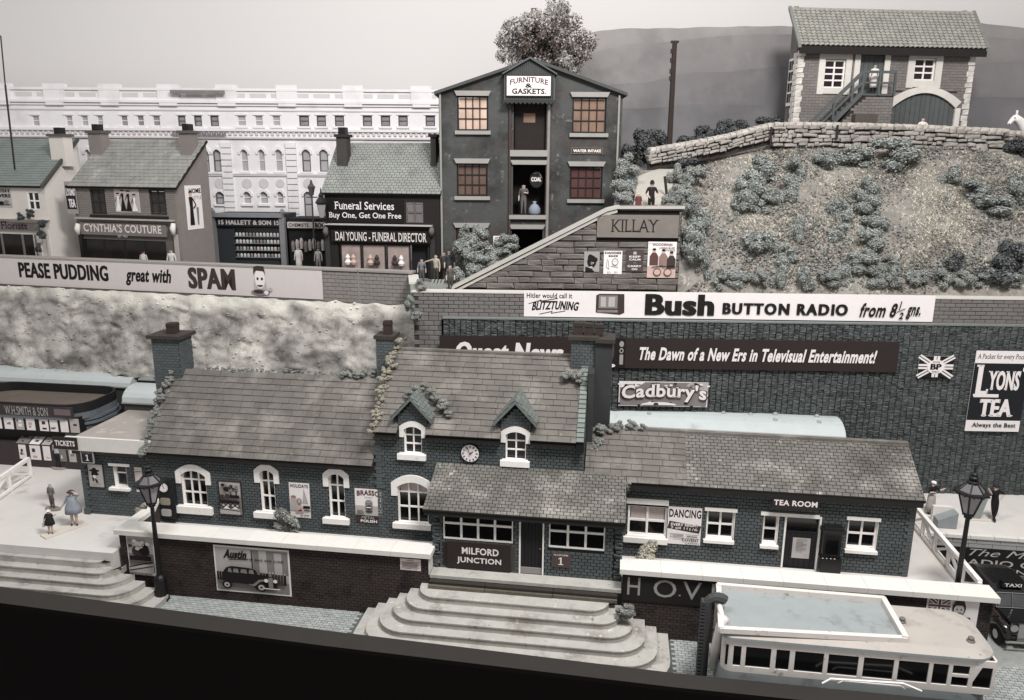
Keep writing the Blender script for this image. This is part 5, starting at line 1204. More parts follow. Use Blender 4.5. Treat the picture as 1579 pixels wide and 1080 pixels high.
def p_pease(A):
    X = lambda p: (L.at(p, 425, -.05)[0]+27.5)/(pbr+27.5)
    A.text('PEASE PUDDING', X(31), .26, X(167), .80, INK, bold=.05); A.text('great with', X(194), .16, X(264), .76, INK, bold=.04, shear=.3); A.text('SPAM', X(291), .16, X(362), .86, BINK, bold=.05)
    c = X(401); A.poly([(c-.015, .04), (c+.022, .04), (c+.018, .3), (c+.012, .7), (c-.014, .7), (c-.018, .35)], PAPERD) ; A.ell(c, .58, .014, .32, PAPER, 16); A.poly([(c-.017, .7), (c-.016, .96), (c-.005, 1), (c+.012, .99), (c+.016, .7), (c+.012, .82), (c-.010, .84)], BINK)
    A.ell(c-.006, .58, .003, .05, INK, 8); A.ell(c+.006, .58, .003, .05, INK, 8); A.ell(c, .38, .008, .06, BINK, 10, 180, 360); A.ell(c, .14, .026, .1, GREYI, 12); A.ell(c-.005, .16, .014, .07, BINK, 10); A.ell(c+.016, .14, .006, .07, PAPER, 8); A.ell(c+.028, .25, .005, .07, PAPERD, 8)
sheet('food_banner', 'long white PEASE PUDDING great with SPAM banner along the street wall', 'banner', L, -.055, (-27.5, pbr, pz0, pz1), PAPERD if False else m('banner_grey_white', (206, 194, 190), .8, .03), .02, art=p_pease)
# parapet returning from the street wall to the block wall corner
Pq = [Vector(L.w(-.0, .2, 0)), Vector(W.w(-25.9, .6, 0))]
a, b = Pq; d = (b-a).normalized(); nn = Vector((-d.y, d.x, 0))*.2
rt = thing('return_parapet', 'short greenish parapet joining the street wall to the block wall corner', 'wall', WORLD, ((a+b)/2).to_tuple())
G().slab([(p.x, p.y) for p in (a-nn, a+nn, b+nn, b-nn)], 10.5, 12.25).build('body', m('greenish_render', (136, 146, 132), .85, .1, 1), rt)
G().slab([(p.x, p.y) for p in (a-nn*1.3, a+nn*1.3, b+nn*1.3, b-nn*1.3)], 12.251, 12.36).build('coping', MC['pale_coping_line'], rt)
G().slab([(-5, 37.9), (6, 37.7), (9, 38), (9, 58), (-6, 58), (-5.2, 41)], 11.2, 11.6).build('yard', STR, None, WORLD, (0, 38, 11.2), kind='structure')
# ================================================================== KILLAY ramp wall
KR = m('ramp_stone', (112, 104, 98), .85, .14, 1.5, isl=.12, bump=.9, bsc=12, dirt_or_glint=[((150, 142, 134), .62, .78, 4)])
kz = [K.at(*p) for p in ((700, 441), (936, 322), (952, 318), (1052, 318), (1046, 444))]
(ka, kb, kc, kd, ke) = kz; kx1 = 8.25
ramp = thing('ramp_wall', 'rough stone ramp wall with a sloping coping and the carved KILLAY name stone', 'wall', K, (3, 0, 12))
poly = [(ka[0], 11.9), ka, kb, kc, (kx1, kd[1]), (kx1, 11.9)]
G().prism([(poly[0][0], 11.9), (poly[1][0], poly[1][1]-.12), (kb[0], kb[1]-.12), (kc[0], kc[1]-.12), (kx1, kd[1]-.12), (kx1, 11.9)], .03, .7).build('core', m('ramp_joint', (42, 36, 33), .95), ramp)
def ktop(x):
    if x < kb[0]: return ka[1]+(kb[1]-ka[1])*(x-ka[0])/(kb[0]-ka[0])
    return kb[1]+(kc[1]-kb[1])*min(1, (x-kb[0])/(kc[0]-kb[0]))
ns = K.R(0, 921, 331, 1045, 367)
items = []; z = 12.0; k = 0
while z < kd[1]-.15:
    h = .30; x = ka[0]+.1+random.uniform(0, .5)
    x = max(x, ka[0]+(z+h+.1-ka[1])/(kb[1]-ka[1])*(kb[0]-ka[0])) if z+h+.1 > ka[1] else x
    while x < kx1-.1:
        w = random.uniform(.5, 1.4); b = min(x+w, kx1-.02)
        hh = h
        if not (x < ns[1] and b > ns[0]-.0 and z+hh > ns[2] and z < ns[3]) and b-x > .12: items.append((PM(x, -.07, z, b-x-.03, .12, hh-.045), -x))
        elif x < ns[0]-.15 and z+hh > ns[2] and z < ns[3]: items.append((PM(x, -.07, z, ns[0]-x-.03, .12, hh-.045), -x))
        elif b > ns[1]+.1 and z+hh > ns[2] and z < ns[3]: items.append((PM(max(x, ns[1]+.02), -.07, z, b-max(x, ns[1]+.02)-.02, .12, hh-.045), -x))
        x = b+.0
    z += h; k += 1
pieces('stone', 'rough', KR, ramp, items, 300)
cp = m('ramp_coping', (176, 170, 160), .8, .08, 2)
def copstrip(pts, y0, y1, th):
    for (a, b) in zip(pts, pts[1:]): G().prism([(a[0], a[1]-th), (b[0], b[1]-th), b, a], y0, y1).build('coping', cp, ramp)
copstrip([(ka[0]-.1, ka[1]-.05), kb, kc, (kx1+.1, kd[1])], -.18, .9, .13)
copstrip([(ka[0]-.0, ka[1]-.22), (kb[0], kb[1]-.17), (kc[0], kc[1]-.17)], -.12, .0, .14)
nst = G().box(ns[0], ns[1], -.12, -.0, ns[2], ns[3]).build('name_stone', m('name_stone', (122, 112, 104), .85, .1, 2, bump=.4), ramp)
A = Art(ns[0], ns[1], ns[2], ns[3], -.12); A.text('KILLAY', .17, .24, .76, .80, m('carved_dark', (44, 36, 32), .9), serif=True, bold=.0); A.build(nst, 'carved_lettering')
def p_head(A):
    A.ell(.5, .5, .3, .32, INK); A.ell(.4, .72, .16, .14, INK); A.ell(.72, .6, .16, .12, INK); A.ell(.5, .42, .07, .08, GREYI); A.ell(.6, .44, .03, .03, PAPER, 8); A.ell(.46, .22, .12, .05, PAPERD); A.poly([(.1, .0), (.1, .25), (.5, .15), (.7, 0)], INK)
sheet('portrait_poster', 'grey poster with a dark round head, leftmost on the KILLAY wall', 'poster', K, -.08, K.R(-.12, 901, 388, 924, 419.5), GREYL, .015, art=p_head, aname='printed_picture')
def p_dad(A): A.text('DADDIES', .06, .86, .94, .96, INK, bold=.05); A.text('SAUCE', .26, .74, .76, .82, INK, bold=.05); A.line([(.2, .65), (.15, .3), (.3, .2), (.25, .6)], .012, GREYI); A.ell(.62, .52, .18, .16, GREYI); A.ell(.62, .52, .14, .12, PAPER); A.ell(.57, .54, .02, .02, INK, 6); A.ell(.67, .54, .02, .02, INK, 6); A.line([(.4, .35), (.8, .3)], .012, GREYI); A.text('2/-   5/-', .2, .04, .8, .12, INK)
sheet('sauce_poster', 'white DADDIES SAUCE poster, second from the left on the KILLAY wall', 'poster', K, -.08, K.R(-.12, 931.5, 387, 958.5, 423), PAPER, .015, art=p_dad, aname='printed_picture')
def p_keep(A):
    A.ell(.5, .86, .10, .06, PAPERD, 10); A.rect(.4, .79, .6, .83, PAPERD)
    for t_, z_ in (('KEEP', .64), ('CALM', .51), ('CARRY', .20), ('ON', .06)): w_ = .08*len(t_); A.text(t_, .5-w_, z_, .5+w_, z_+.09, PAPER, bold=.03)
    A.text('AND', .42, .37, .58, .43, GREYL)
sheet('keep_calm_poster', 'small brown KEEP CALM AND CARRY ON poster on the KILLAY wall', 'poster', K, -.08, K.R(-.12, 966, 385.5, 991.5, 419), m('poster_brown', (78, 62, 58), .7), .015, art=p_keep)
def p_three(A):
    A.rect(0, 0, 1, .32, PINKI); A.text('WOODBINES', .15, .88, .85, .96, REDI, bold=.03, arc=.1); A.text('LOSING BLUEY', .4, .80, .95, .855, REDI, bold=.02); A.text('WINKER', .6, .74, .95, .79, REDI)
    for cx_2, top in ((.22, .7), (.55, .68), (.83, .62)):
        A.ell(cx_2, top+.05, .06, .06, PINKI, 10); A.ell(cx_2, top+.09, .065, .035, INK, 10); A.poly([(cx_2-.15, top-.35), (cx_2-.15, top-.1), (cx_2-.07, top), (cx_2+.07, top), (cx_2+.15, top-.1), (cx_2+.15, top-.35)], random.choice((REDI, BINK)) if cx_2 != .55 else m('poster_tan', (140, 108, 96), .8))
    for cx_2 in (.35, .72): A.ell(cx_2, .16, .14, .11, REDI, 14); A.ell(cx_2, .16, .11, .08, PINKI, 14); A.line([(cx_2-.2, .3), (cx_2+.2, .34)], .012, INK)
sheet('film_poster', 'pinkish poster of three men, rightmost on the KILLAY wall', 'poster', K, -.08, K.R(-.12, 1000, 373, 1041, 429), PAPER, .015, art=p_three, aname='printed_picture')
# ================================================================== bank and hill
def hz(X, Y):
    yf = 36.3-.035*(X-21)+1.0; t = max(0, min(1, (Y-yf)/(45.6-yf))); zb = 17.9+1.3*max(0, min(1, (X-8)/8))
    z = 11.85+(zb-11.85)*(t**.92)+.35*math.sin(t*math.pi)
    n = mno.fractal(Vector((X*.35, Y*.35, 2)), 1, 2, 4)*.38*math.sin(math.pi*min(1, t*1.15))
    zp = 15.7+.42*max(0, Y-39) if Y < 44 else 17.8; zp = min(zp, 18.2)
    k = max(0, min(1, (X-8.2-max(0, Y-40)*.35)/1.6)); k = k*k*(3-2*k)
    zz = (z+n)*k+(zp)*(1-k) if Y > 38.3 else z*k+11.6*(1-k) if X < 9.8 else z
    if Y > 45.6: zz = zb+(.25 if X > 15 else 0)
    return zz
HB_ = m('bank_grass', (144, 137, 127), .95, .22, 5, bump=1.0, bsc=16, dirt_or_glint=[((122, 114, 106), .46, .62, .5), ((182, 174, 158), .57, .66, 3.2), ((112, 112, 106), .54, .66, 1.1), ((92, 84, 76), .60, .68, 6)])
PTH = m('path_gravel', (166, 159, 146), .9, .06, 2)
vs = []; nx, ny = 170, 110
for i in range(nx+1):
    for j in range(ny+1):
        X = 6.35+33*i/nx; yf = 36.3-.035*(X-21)+.95; Y = yf+(56-yf)*(j/ny)**1.15; vs.append((X, Y, hz(X, Y)+(mno.noise(Vector((X*2.2, Y*2.2, 0)))*.05)))
hill = G().add(vs, [(i*(ny+1)+j, (i+1)*(ny+1)+j, (i+1)*(ny+1)+j+1, i*(ny+1)+j+1) for i in range(nx) for j in range(ny)]).build('hillside', HB_, None, WORLD, (0, 0, 0), kind='structure', smooth=True)
# gravel path up the left of the bank
vs = []; n = 24
for i in range(n+1):
    Y = 38.95+(45.2-38.95)*i/n; xc = 6.9+(Y-39)*.22+(max(0, Y-43.2)*1.1); w = .95
    for s_ in (-1, 1): vs.append((xc+s_*w+(.4 if s_ > 0 and Y > 43 else 0), Y, hz(7, Y)+.03 if Y < 44 else hz(xc, Y)+.06))
G().add(vs, [(2*i, 2*i+1, 2*i+3, 2*i+2) for i in range(n)]).build('path', PTH, None, WORLD, (0, 0, 0), kind='structure')
def hit(px, py, off=0):
    d = ray(px, py); t = 36.5
    while t < 62:
        X, Y, Z_ = d[0]*t, d[1]*t, CZ+d[2]*t
        if Y > 37 and Z_ < hz(X, Y)+off: return X, Y, hz(X, Y)
        t += .05
    return None
# dry grass tufts
g = G(); DG = m('dry_grass', (208, 198, 176), .95, .15, 2, isl=.25); 
last = None
for k in range(34000):
    px_, py_ = random.uniform(1060, 1590), random.uniform(222, 445); dn = mno.noise(Vector((px_*.012, py_*.016, 3)))
    if dn < random.uniform(-.35, .45): continue
    h_ = hit(px_, py_) if k % 6 == 0 else None
    if k % 6 == 0: last = h_
    else: h_ = last and (last[0]+random.gauss(0, .35), last[1]+random.gauss(0, .4), 0)
    if not h_ or h_[0] < 8.8 or h_[1] < 37.5: continue
    z = hz(h_[0], h_[1]); a_ = random.uniform(0, 6.28); l_ = random.uniform(.08, .2); dx, dy2 = math.cos(a_)*l_, math.sin(a_)*l_
    w = .02; g.add([(h_[0]-w, h_[1], z), (h_[0]+w, h_[1], z), (h_[0]+dx*.6+w, h_[1]+dy2*.6-.03, z+l_*.5), (h_[0]+dx, h_[1]+dy2, z+l_*.55)], [(0, 1, 2, 3)])
g2 = G(); g3 = G(); last = None
for k in range(26000):
    px_, py_ = random.uniform(1060, 1590), random.uniform(222, 445)
    if k % 8 == 0: last = hit(px_, py_) if mno.fractal(Vector((px_*.011, py_*.016, 9)), 1, 2, 3) > random.uniform(-.25, .3) else None
    if not last or last[0] < 8.8: continue
    X, Y = last[0]+random.gauss(0, .28), last[1]+random.gauss(0, .3)
    if Y < 37.4: continue
    z = hz(X, Y); a_ = random.uniform(0, 6.28); s_ = random.uniform(.04, .085); h_ = random.uniform(.02, .2)
    n_ = Vector((random.gauss(0, .6), random.gauss(-.4, .5), 1)).normalized(); a1 = n_.orthogonal().normalized()*s_; b1 = n_.cross(a1)*.7; p = Vector((X, Y, z+h_))
    (g2 if k % 3 else g3).add([p-a1, p-b1, p+a1, p+b1], [(0, 1, 2, 3)])
g2.build('low_scrub', m('scrub_grey_green', (122, 126, 118), .95, .2, 1.4, isl=.25), None, WORLD, (0, 0, 0), kind='stuff')
g3.build('dead_scrub', m('scrub_brown', (92, 84, 76), .95, .2, 1.4, isl=.25), None, WORLD, (0, 0, 0), kind='stuff')
g.build('dry_grass', DG, None, WORLD, (0, 0, 0), kind='stuff')
# bushes on the bank: pixel, pixel radii
BK = [('first bush below the left end of the long stone wall, high on the bank', 1165, 262, 34, 26), ('loose bush halfway up the left part of the bank', 1155, 300, 30, 24), ('wide bush left of the middle of the bank', 1150, 318, 24, 18), ('pale green bush on the left part of the bank beside the worn grass', 1182, 308, 26, 20),
      ('small bush low on the shadow side of the left part of the bank', 1208, 290, 24, 24), ('narrow upright bush high on the left part of the bank', 1220, 262, 22, 22), ('round bush in the hollow of the left part of the bank', 1165, 372, 32, 22), ('bush right of the hollow in the left part of the bank', 1212, 392, 26, 22), ('low bush between the hollow and the banner', 1235, 355, 20, 26),
      ('large bush crowning the middle of the bank just under the stone wall', 1370, 236, 46, 22), ('bush left of the large one under the stone wall', 1312, 240, 34, 20), ('scrubby bush below the wall where the two stone walls meet', 1270, 246, 26, 16), ('bush in the column down the middle of the bank, topmost', 1332, 292, 26, 20), ('bush in the column down the middle of the bank, second from the top', 1340, 318, 26, 18),
      ('bush in the column down the middle of the bank, third from the top', 1352, 345, 26, 18), ('left neighbour of the middle column of bushes', 1300, 322, 26, 22), ('pale bush in the column down the middle of the bank, near a white stone', 1302, 362, 30, 18), ('bush in the middle column of the bank, second from the bottom', 1335, 372, 28, 18), ('bottom bush of the column down the middle of the bank', 1325, 402, 30, 18), ('bush just above the radio banner right of the middle column', 1368, 408, 28, 16),
      ('small bush high on the right part of the bank', 1470, 270, 26, 16), ('flat bush right of the small high one', 1490, 292, 34, 16), ('bush halfway down the right part of the bank', 1530, 312, 34, 18), ('bush at the right edge of the bank', 1572, 290, 26, 30), ('dark bush low on the right part of the bank', 1480, 405, 28, 18), ('dark bush near the bottom right corner of the bank', 1562, 400, 34, 30), ('dark bush at the right end just above the block wall', 1530, 425, 34, 18)]
for i, (lb, px_, py_, a, b) in enumerate(BK):
    h_ = hit(px_, py_+b*.5)
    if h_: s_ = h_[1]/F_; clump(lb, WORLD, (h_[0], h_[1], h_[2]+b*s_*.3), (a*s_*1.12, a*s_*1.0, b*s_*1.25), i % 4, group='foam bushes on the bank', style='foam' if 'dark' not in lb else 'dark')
# row along the foot of the bank
words = ['just right of the KILLAY wall foot', 'second from the KILLAY wall', 'third from the KILLAY wall', 'above the word Bush', 'above the gap after Bush', 'above the word BUTTON', 'left of the middle column', 'above the letter R of RADIO', 'above the end of RADIO', 'above the word from', 'above the price on the banner', 'above the banner end', 'past the banner end', 'second past the banner end', 'near the right edge', 'at the right edge']
for i, w_ in enumerate(words):
    px_ = 1072+i*34; h_ = hit(px_, 436)
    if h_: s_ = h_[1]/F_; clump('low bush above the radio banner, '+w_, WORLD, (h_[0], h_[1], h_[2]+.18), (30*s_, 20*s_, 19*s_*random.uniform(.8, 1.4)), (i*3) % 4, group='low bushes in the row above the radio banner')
# hedge climbing beside the ramp wall's right end
for i, (px_, py_, a, b) in enumerate(((1072, 428, 24, 24), (1066, 400, 20, 22), (1068, 372, 20, 22), (1072, 345, 22, 20), (1062, 318, 18, 18), (1088, 410, 20, 20))):
    h_ = hit(px_, py_+8) or (9.2, 38.5, 13); s_ = h_[1]/F_
    clump('grey green bush climbing beside the right end of the KILLAY wall, '+('lowest', 'second up', 'third up', 'fourth up', 'topmost', 'outer low one')[i], WORLD, (h_[0], h_[1], h_[2]+.2), (a*s_*1.25, a*s_*1.2, b*s_*1.5), i % 4, group='hedge beside the KILLAY wall', style='foam')
for i, (px_, py_, Y, a, b, st_) in enumerate(((1045, 268, 42.4, 16, 14, 'foam'), (1062, 258, 43, 20, 12, 'dark'), (1075, 268, 42.6, 18, 14, 'lich'), (1060, 285, 41.6, 14, 18, 'foam'), (1042, 300, 40.2, 14, 14, 'foam'), (1055, 308, 39.6, 20, 14, 'foam'), (1030, 312, 39.4, 12, 10, 'foam'))):
    X = WORLD.at(px_, py_, Y); clump(('small round bush at the top of the cluster beside the path', 'dark clipped bush behind the cluster beside the path', 'smooth pale round bush in the cluster beside the path', 'bush by the path post', 'low bush by the path, left one', 'green bush just behind the KILLAY wall top', 'small bush beside the policeman')[i], WORLD, (X[0], Y, X[1]), (a*Y/F_*1.15, a*Y/F_*1.1, b*Y/F_*1.3), i % 4, group='bushes beside the path', style=st_)
for i, (px_, py_, Y, a, b) in enumerate(((972, 255, 43.2, 20, 16), (966, 275, 42, 20, 16), (962, 292, 41, 18, 16), (962, 308, 39.6, 16, 12))):
    X = WORLD.at(px_, py_, Y); clump('grey green hedge bush between the warehouse and the path, '+('topmost', 'second down', 'third down', 'lowest')[i], WORLD, (X[0], Y, X[1]), (a*Y/F_*1.3, a*Y/F_*1.1, b*Y/F_*1.35), i % 4, group='hedge between warehouse and path')
for i, (px_, py_, Y, a, b) in enumerate(((985, 228, 48, 26, 24), (1012, 226, 48.5, 22, 20), (1065, 222, 48, 24, 14), (1090, 212, 48.5, 22, 16), (1112, 206, 48, 20, 16), (1135, 205, 48, 20, 16), (1190, 190, 50, 22, 10), (1530, 180, 54, 28, 20), (1560, 168, 54, 26, 24))):
    X = WORLD.at(px_, py_, Y); clump('dark bush behind the stone wall, '+('nearest the warehouse', 'second from the warehouse', 'just right of the telegraph pole', 'fourth along', 'fifth along', 'sixth along', 'left of the stone barn', 'right of the stone barn', 'behind the white donkey')[i], WORLD, (X[0], Y, X[1]), (a*Y/F_*1.3, a*Y/F_*1.2, b*Y/F_*1.4), i % 4, group='dark bushes behind the stone wall', style='dark')
h_ = hit(1565, 236); 
X = WORLD.at(1570, 226, 45); clump('smooth dark grey bush at the right end of the stone wall', WORLD, (X[0], 45, X[1]), (1.15, .8, .75), 2, style='dark')
X = WORLD.at(1500, 205, 52)
# ================================================================== dry stone walls
DS = m('dry_stone', (150, 142, 134), .9, .2, 2, isl=.14, bump=.6, bsc=14, dirt_or_glint=[((188, 178, 166), .60, .74, 3)]); DSD = m('dry_stone_core', (58, 50, 46), .95); DSC = m('cap_stone', (178, 168, 156), .9, .1, 2, isl=.1, bump=.4)
def drystone(label, pts, hgt, rows, wid, lim):
    """pts = [(x, y, base z)] in world; stones laid one by one"""
    t = thing('dry_stone_wall', label, 'stone wall', WORLD, pts[0]); its = []; caps = []
    P = [Vector(p) for p in pts]; cum = [0]
    for a, b in zip(P, P[1:]): cum.append(cum[-1]+(b-a).length)
    def at_(s_):
        for i in range(len(P)-1):
            if s_ <= cum[i+1] or i == len(P)-2:
                f = (s_-cum[i])/(cum[i+1]-cum[i]); return P[i].lerp(P[i+1], f), (P[i+1]-P[i])
    g = G()
    for a, b in zip(P, P[1:]):
        g.add([(a.x, a.y, a.z-.3), (b.x, b.y, b.z-.3), (b.x, b.y, b.z+hgt*.94), (a.x, a.y, a.z+hgt*.94), (a.x, a.y+.4, a.z-.3), (b.x, b.y+.4, b.z-.3), (b.x, b.y+.4, b.z+hgt*.94), (a.x, a.y+.4, a.z+hgt*.94)], [(0, 1, 2, 3), (3, 2, 6, 7), (5, 4, 7, 6), (0, 3, 7, 4), (1, 5, 6, 2)])
    co = g.build('wall_core', DSD, t)
    hh = hgt/rows
    for k in range(rows):
        s_ = random.uniform(-.2, 0)
        while s_ < cum[-1]-.2:
            w = random.choice((.35, .5, .7, 1.0, 1.25))*random.uniform(.85, 1.1)*wid; p, d = at_(max(0, min(cum[-1], s_+w/2))); R_ = Matrix.Rotation(math.atan2(d.y, d.x), 4, 'Z') @ Matrix.Rotation(-math.atan2(d.z, math.hypot(d.x, d.y))+random.uniform(-.06, .06), 4, 'Y')
            its.append((PM(p.x, p.y-.02+random.uniform(-.05, .05), p.z+hh*(k+.5)+random.uniform(-.25, .25)*hh, w*.95, .42+random.uniform(-.05, .1), hh*random.uniform(.7, 1.25), R_), random.random())); s_ += w
    s_ = 0
    while s_ < cum[-1]:
        w = random.uniform(.28, .5); p, d = at_(min(cum[-1], s_+w/2)); R_ = Matrix.Rotation(math.atan2(d.y, d.x), 4, 'Z'); caps.append((PM(p.x, p.y+.18, p.z+hgt+.05, w*1.02, .6, .28, R_), 0)); s_ += w
    pieces('stone', 'stone', DS, t, its, lim); pieces('cap_stone', 'stone', DSC, t, caps, 120)
def wp(px_, py_, Y): x, z = WORLD.at(px_, py_, Y); return (x, Y, z)
drystone('dry stone wall climbing from the telegraph pole towards the barn', [wp(1000, 254, 44.3), wp(1060, 244, 44.8), wp(1120, 232, 45.2), wp(1190, 214, 45.6)], .72, 4, .6, 120)
drystone('long dry stone wall in front of the barn', [wp(1191, 226, 45.4), wp(1260, 226, 45.5), wp(1330, 227, 45.6), wp(1420, 230, 45.6), wp(1545, 236, 45.4)], 1.15, 5, .72, 240)
drystone('short stub of dry stone wall in front of the white donkey', [wp(1553, 216, 46.5), wp(1600, 218, 46.5)], .35, 2, .7, 20)
for i, (px_, y0_, y1_) in enumerate(((1188, 196, 226), (1290, 193, 216))):
    a = WORLD.at(px_, y0_, 45.1); b = WORLD.at(px_, y1_, 45.1)
    G().tube([(b[0], 45.1, b[1]), (a[0]+.04, 45.05, a[1])], .06, 6).build('fence_post', m('old_post', (52, 44, 40), .9, .15), None, WORLD, (b[0], 45.1, b[1]), ('short dark post where the two dry stone walls meet', 'thin dark post against the long stone wall below the barn stairs')[i], 'post')
p_ = WORLD.at(1028, 300, 40.8); q_ = WORLD.at(1024, 272, 41.0)
G().tube([(p_[0], 40.8, p_[1]), (q_[0], 40.8, q_[1])], .07, 6).build('fence_post', MC['old_post'], None, WORLD, (p_[0], 40.8, p_[1]), 'short dark post beside the path behind the policeman', 'post')
a = WORLD.at(1039, 66, 47.5); b = WORLD.at(1029, 235, 47.5)
tp = thing('telegraph_pole', 'tall dark telegraph pole standing behind the stone wall', 'pole', WORLD, (b[0], 47.5, b[1]-.5))
G().tube([(b[0]+.1, 47.5, b[1]-.5), (b[0]+.1, 47.5, a[1])], [.17, .14], 8).build('pole', m('pole_brown', (56, 44, 40), .8, .15, 3), tp)
G().box(b[0]-.12, b[0]+.32, 47.4, 47.6, a[1]-.02, a[1]+.1).build('cap', MC['pole_brown'], tp)
for dz_2 in (.6, 1.1, 1.7, 2.1): G().box(b[0]-.12, b[0]-.02, 47.36, 47.5, a[1]-dz_2, a[1]-dz_2+.25).build('bracket', MC['pole_brown'], tp)
# ================================================================== barn
BS = m('barn_stone', (118, 110, 106), .85, .1, 1.2, isl=.10, bump=.5, bsc=10); BSD = m('barn_joint', (52, 45, 43), .9); QW = m('barn_white_stone', (206, 198, 188), .8, .05, 3, isl=.05, bump=.3)
b0, b1 = -1.0, 9.85; bz = 19.2; be = 24.75
barn = thing('stone_barn', 'dark brick barn with pantiled roof, white corner stones and an outside stair', 'barn', B, (4.4, 0, bz))
bwin = B.R(0, 1272, 92, 1300, 136.5); bwin2 = B.R(0, 1411, 90, 1439, 125); bdoor = B.R(0, 1327, 85, 1358, 145)
gar = B.R(0, 1377, 143, 1468, 196); gar = (gar[0], gar[1], bz, gar[3])
bh = [bwin, bwin2, bdoor, gar]
w_ = G(); panel(w_, b0, b1, bz-.3, be, 0, .3, bh); w_ = w_.build('front_wall', BSD, barn)
def garc(x): c = (gar[0]+gar[1])/2; h = (gar[1]-gar[0])/2; return gar[3]-.85*((x-c)/h)**2
g = G(); bricks(g, b0+.2, b1-.2, bz-.2, be-.1, 0, .42, .16, bh, dep=.03, gap=.012); g.build('bricks', BS, w_, kind='stuff')
g = G(); c = (gar[0]+gar[1])/2; n = 12
for i in range(n):
    xa, xb = gar[0]+(gar[1]-gar[0])*i/n, gar[0]+(gar[1]-gar[0])*(i+1)/n; g.prism([(xa, garc(xa)), (xb, garc(xb)), (xb, gar[3]+.01), (xa, gar[3]+.01)], -.02, .2)
g.build('spandrel', BS, w_)
G().side([(0.301, bz-.3), (1.25, bz-.3), (1.25, 27.3), (.301, be)], b0, b0+.3).build('left_gable', BS, barn)
G().side([(0.301, bz-.3), (1.25, bz-.3), (1.25, 27.3), (.301, be)], b1-.3, b1-.002).build('right_gable', BS, barn)
its = []
for xx, sg_ in ((b0-.06, 1), (b1-.38, -1)):
    z = bz-.2; k = 0
    while z < be-.15: h = random.uniform(.26, .38); w2 = .44 if k % 2 else .36; its.append((PM(xx+(0 if sg_ > 0 else .46-w2), -.09, z, w2, .16, h-.02), 0)); z += h; k += 1
for k in range(18): its.append((PM(b0-.09, 0.05, bz-.2+k*.31, .12, .35+.1*(k % 2), .29), 0))
pieces('quoin', 'rough', QW, w_, its)
def surround(r, t_, arc=0):
    g = G(); x0, x1, z0, z1 = r
    g.box(x0-t_, x0, -.10, .05, z0-(t_ if arc < 2 else 0), z1+.02).box(x1, x1+t_, -.10, .05, z0-(t_ if arc < 2 else 0), z1+.02)
    if arc < 2: g.box(x0, x1, -.10, .05, z0-t_*.9, z0)
    if arc: 
        n = 8; P_ = [(x0-t_+(x1-x0+2*t_)*i/n, z1+t_*.5+.30*math.sin(math.pi*max(0, min(1, (i-.8)/(n-1.6))))) for i in range(n+1)]; g.prism([(x0-t_, z1+.021)]+P_+[(x1+t_, z1+.021)], -.10, .05)
    else: g.box(x0-t_, x1+t_, -.10, .05, z1+.021, z1+t_)
    return g
for r_, t_, a_, cs, rs in ((bwin, .36, 0, 2, 4), (bwin2, .42, 1, 2, 3)):
    w2 = window(barn, 0, r_, cs, rs, mt=m('barn_window_white', (226, 220, 214), .6, .04), bar=.09, fw=.09, deep=.08, pane=m('maroon_glass', (44, 32, 38), .2, .3)); surround(r_, t_, a_).build('surround', QW, w2)
dd = surround((bdoor[0], bdoor[1], bdoor[2], bdoor[3]), .34, 2); dd = dd.build('door', QW, barn)
BT = m('blue_grey_timber', (80, 87, 88), .7, .12, 3, isl=.08, bump=.3)
for k in range(5): a = bdoor[0]+(bdoor[1]-bdoor[0])*k/5; G().box(a+.01, a+(bdoor[1]-bdoor[0])/5-.01, .08, .14, bdoor[2], bdoor[3]).build('plank', BT, dd)
gd = G(); n = 14
for i in range(n):
    t0, t1 = i/n, (i+1)/n; xa, xb = gar[0]-.0+(gar[1]-gar[0])*t0, gar[0]+(gar[1]-gar[0])*t1; gd.prism([(xa, garc(xa)), (xb, garc(xb)), (xb+.32*(2*t1-1), garc(xb)+.36), (xa+.32*(2*t0-1), garc(xa)+.36)], -.12, .05)
gd.box(gar[1], gar[1]+.32, -.12, .05, bz-.2, garc(gar[1])).box(gar[0]-.1, gar[0], -.12, .05, bz-.2, garc(gar[0]))
gd = gd.build('barn_door', QW, barn)
for k in range(13):
    a = gar[0]+(gar[1]-gar[0])*k/13; b = gar[0]+(gar[1]-gar[0])*(k+1)/13; G().prism([(a+.012, bz-.1), (b-.012, bz-.1), (b-.012, garc(b-.01)), (a+.012, garc(a+.01))], .06+.004*(k % 2), .14).build('plank', BT, gd)
# outside stair
sx0, sx1 = B.at(1326, 145, -1.0)[0], B.at(1377, 145, -1.0)[0]; sz = B.at(1350, 145, -1.0)[1]; fx, fz = B.at(1240, 192, -1.0)
stair = G().prism([(fx+1.0, bz-.3), (sx1, bz-.3), (sx1, sz-.12), (sx0, sz-.12)], -1.1, -.12).build('stair', BSD, barn)
g = G(); bricks(g, fx+1.0, sx1, bz-.2, sz-.12, -1.1, .42, .16, dep=.03, gap=.015, clip=lambda x, z: x > sx0 or (z < bz+(sz-bz)*(x-fx-1.0)/(sx0-fx-1.0)-.1)); g.build('bricks', BS, stair, kind='stuff')
G().box(sx0, sx1, -1.15, -.1, sz-.118, sz).build('landing', BT, stair)
for k in range(12):
    t_ = k/12; x = fx+(sx0-fx)*t_; G().box(x, x+(sx0-fx)/12+.05, -1.05, -.13, bz+(sz-bz)*t_, bz+(sz-bz)*(t_+1/12)).build('tread', BT, stair)
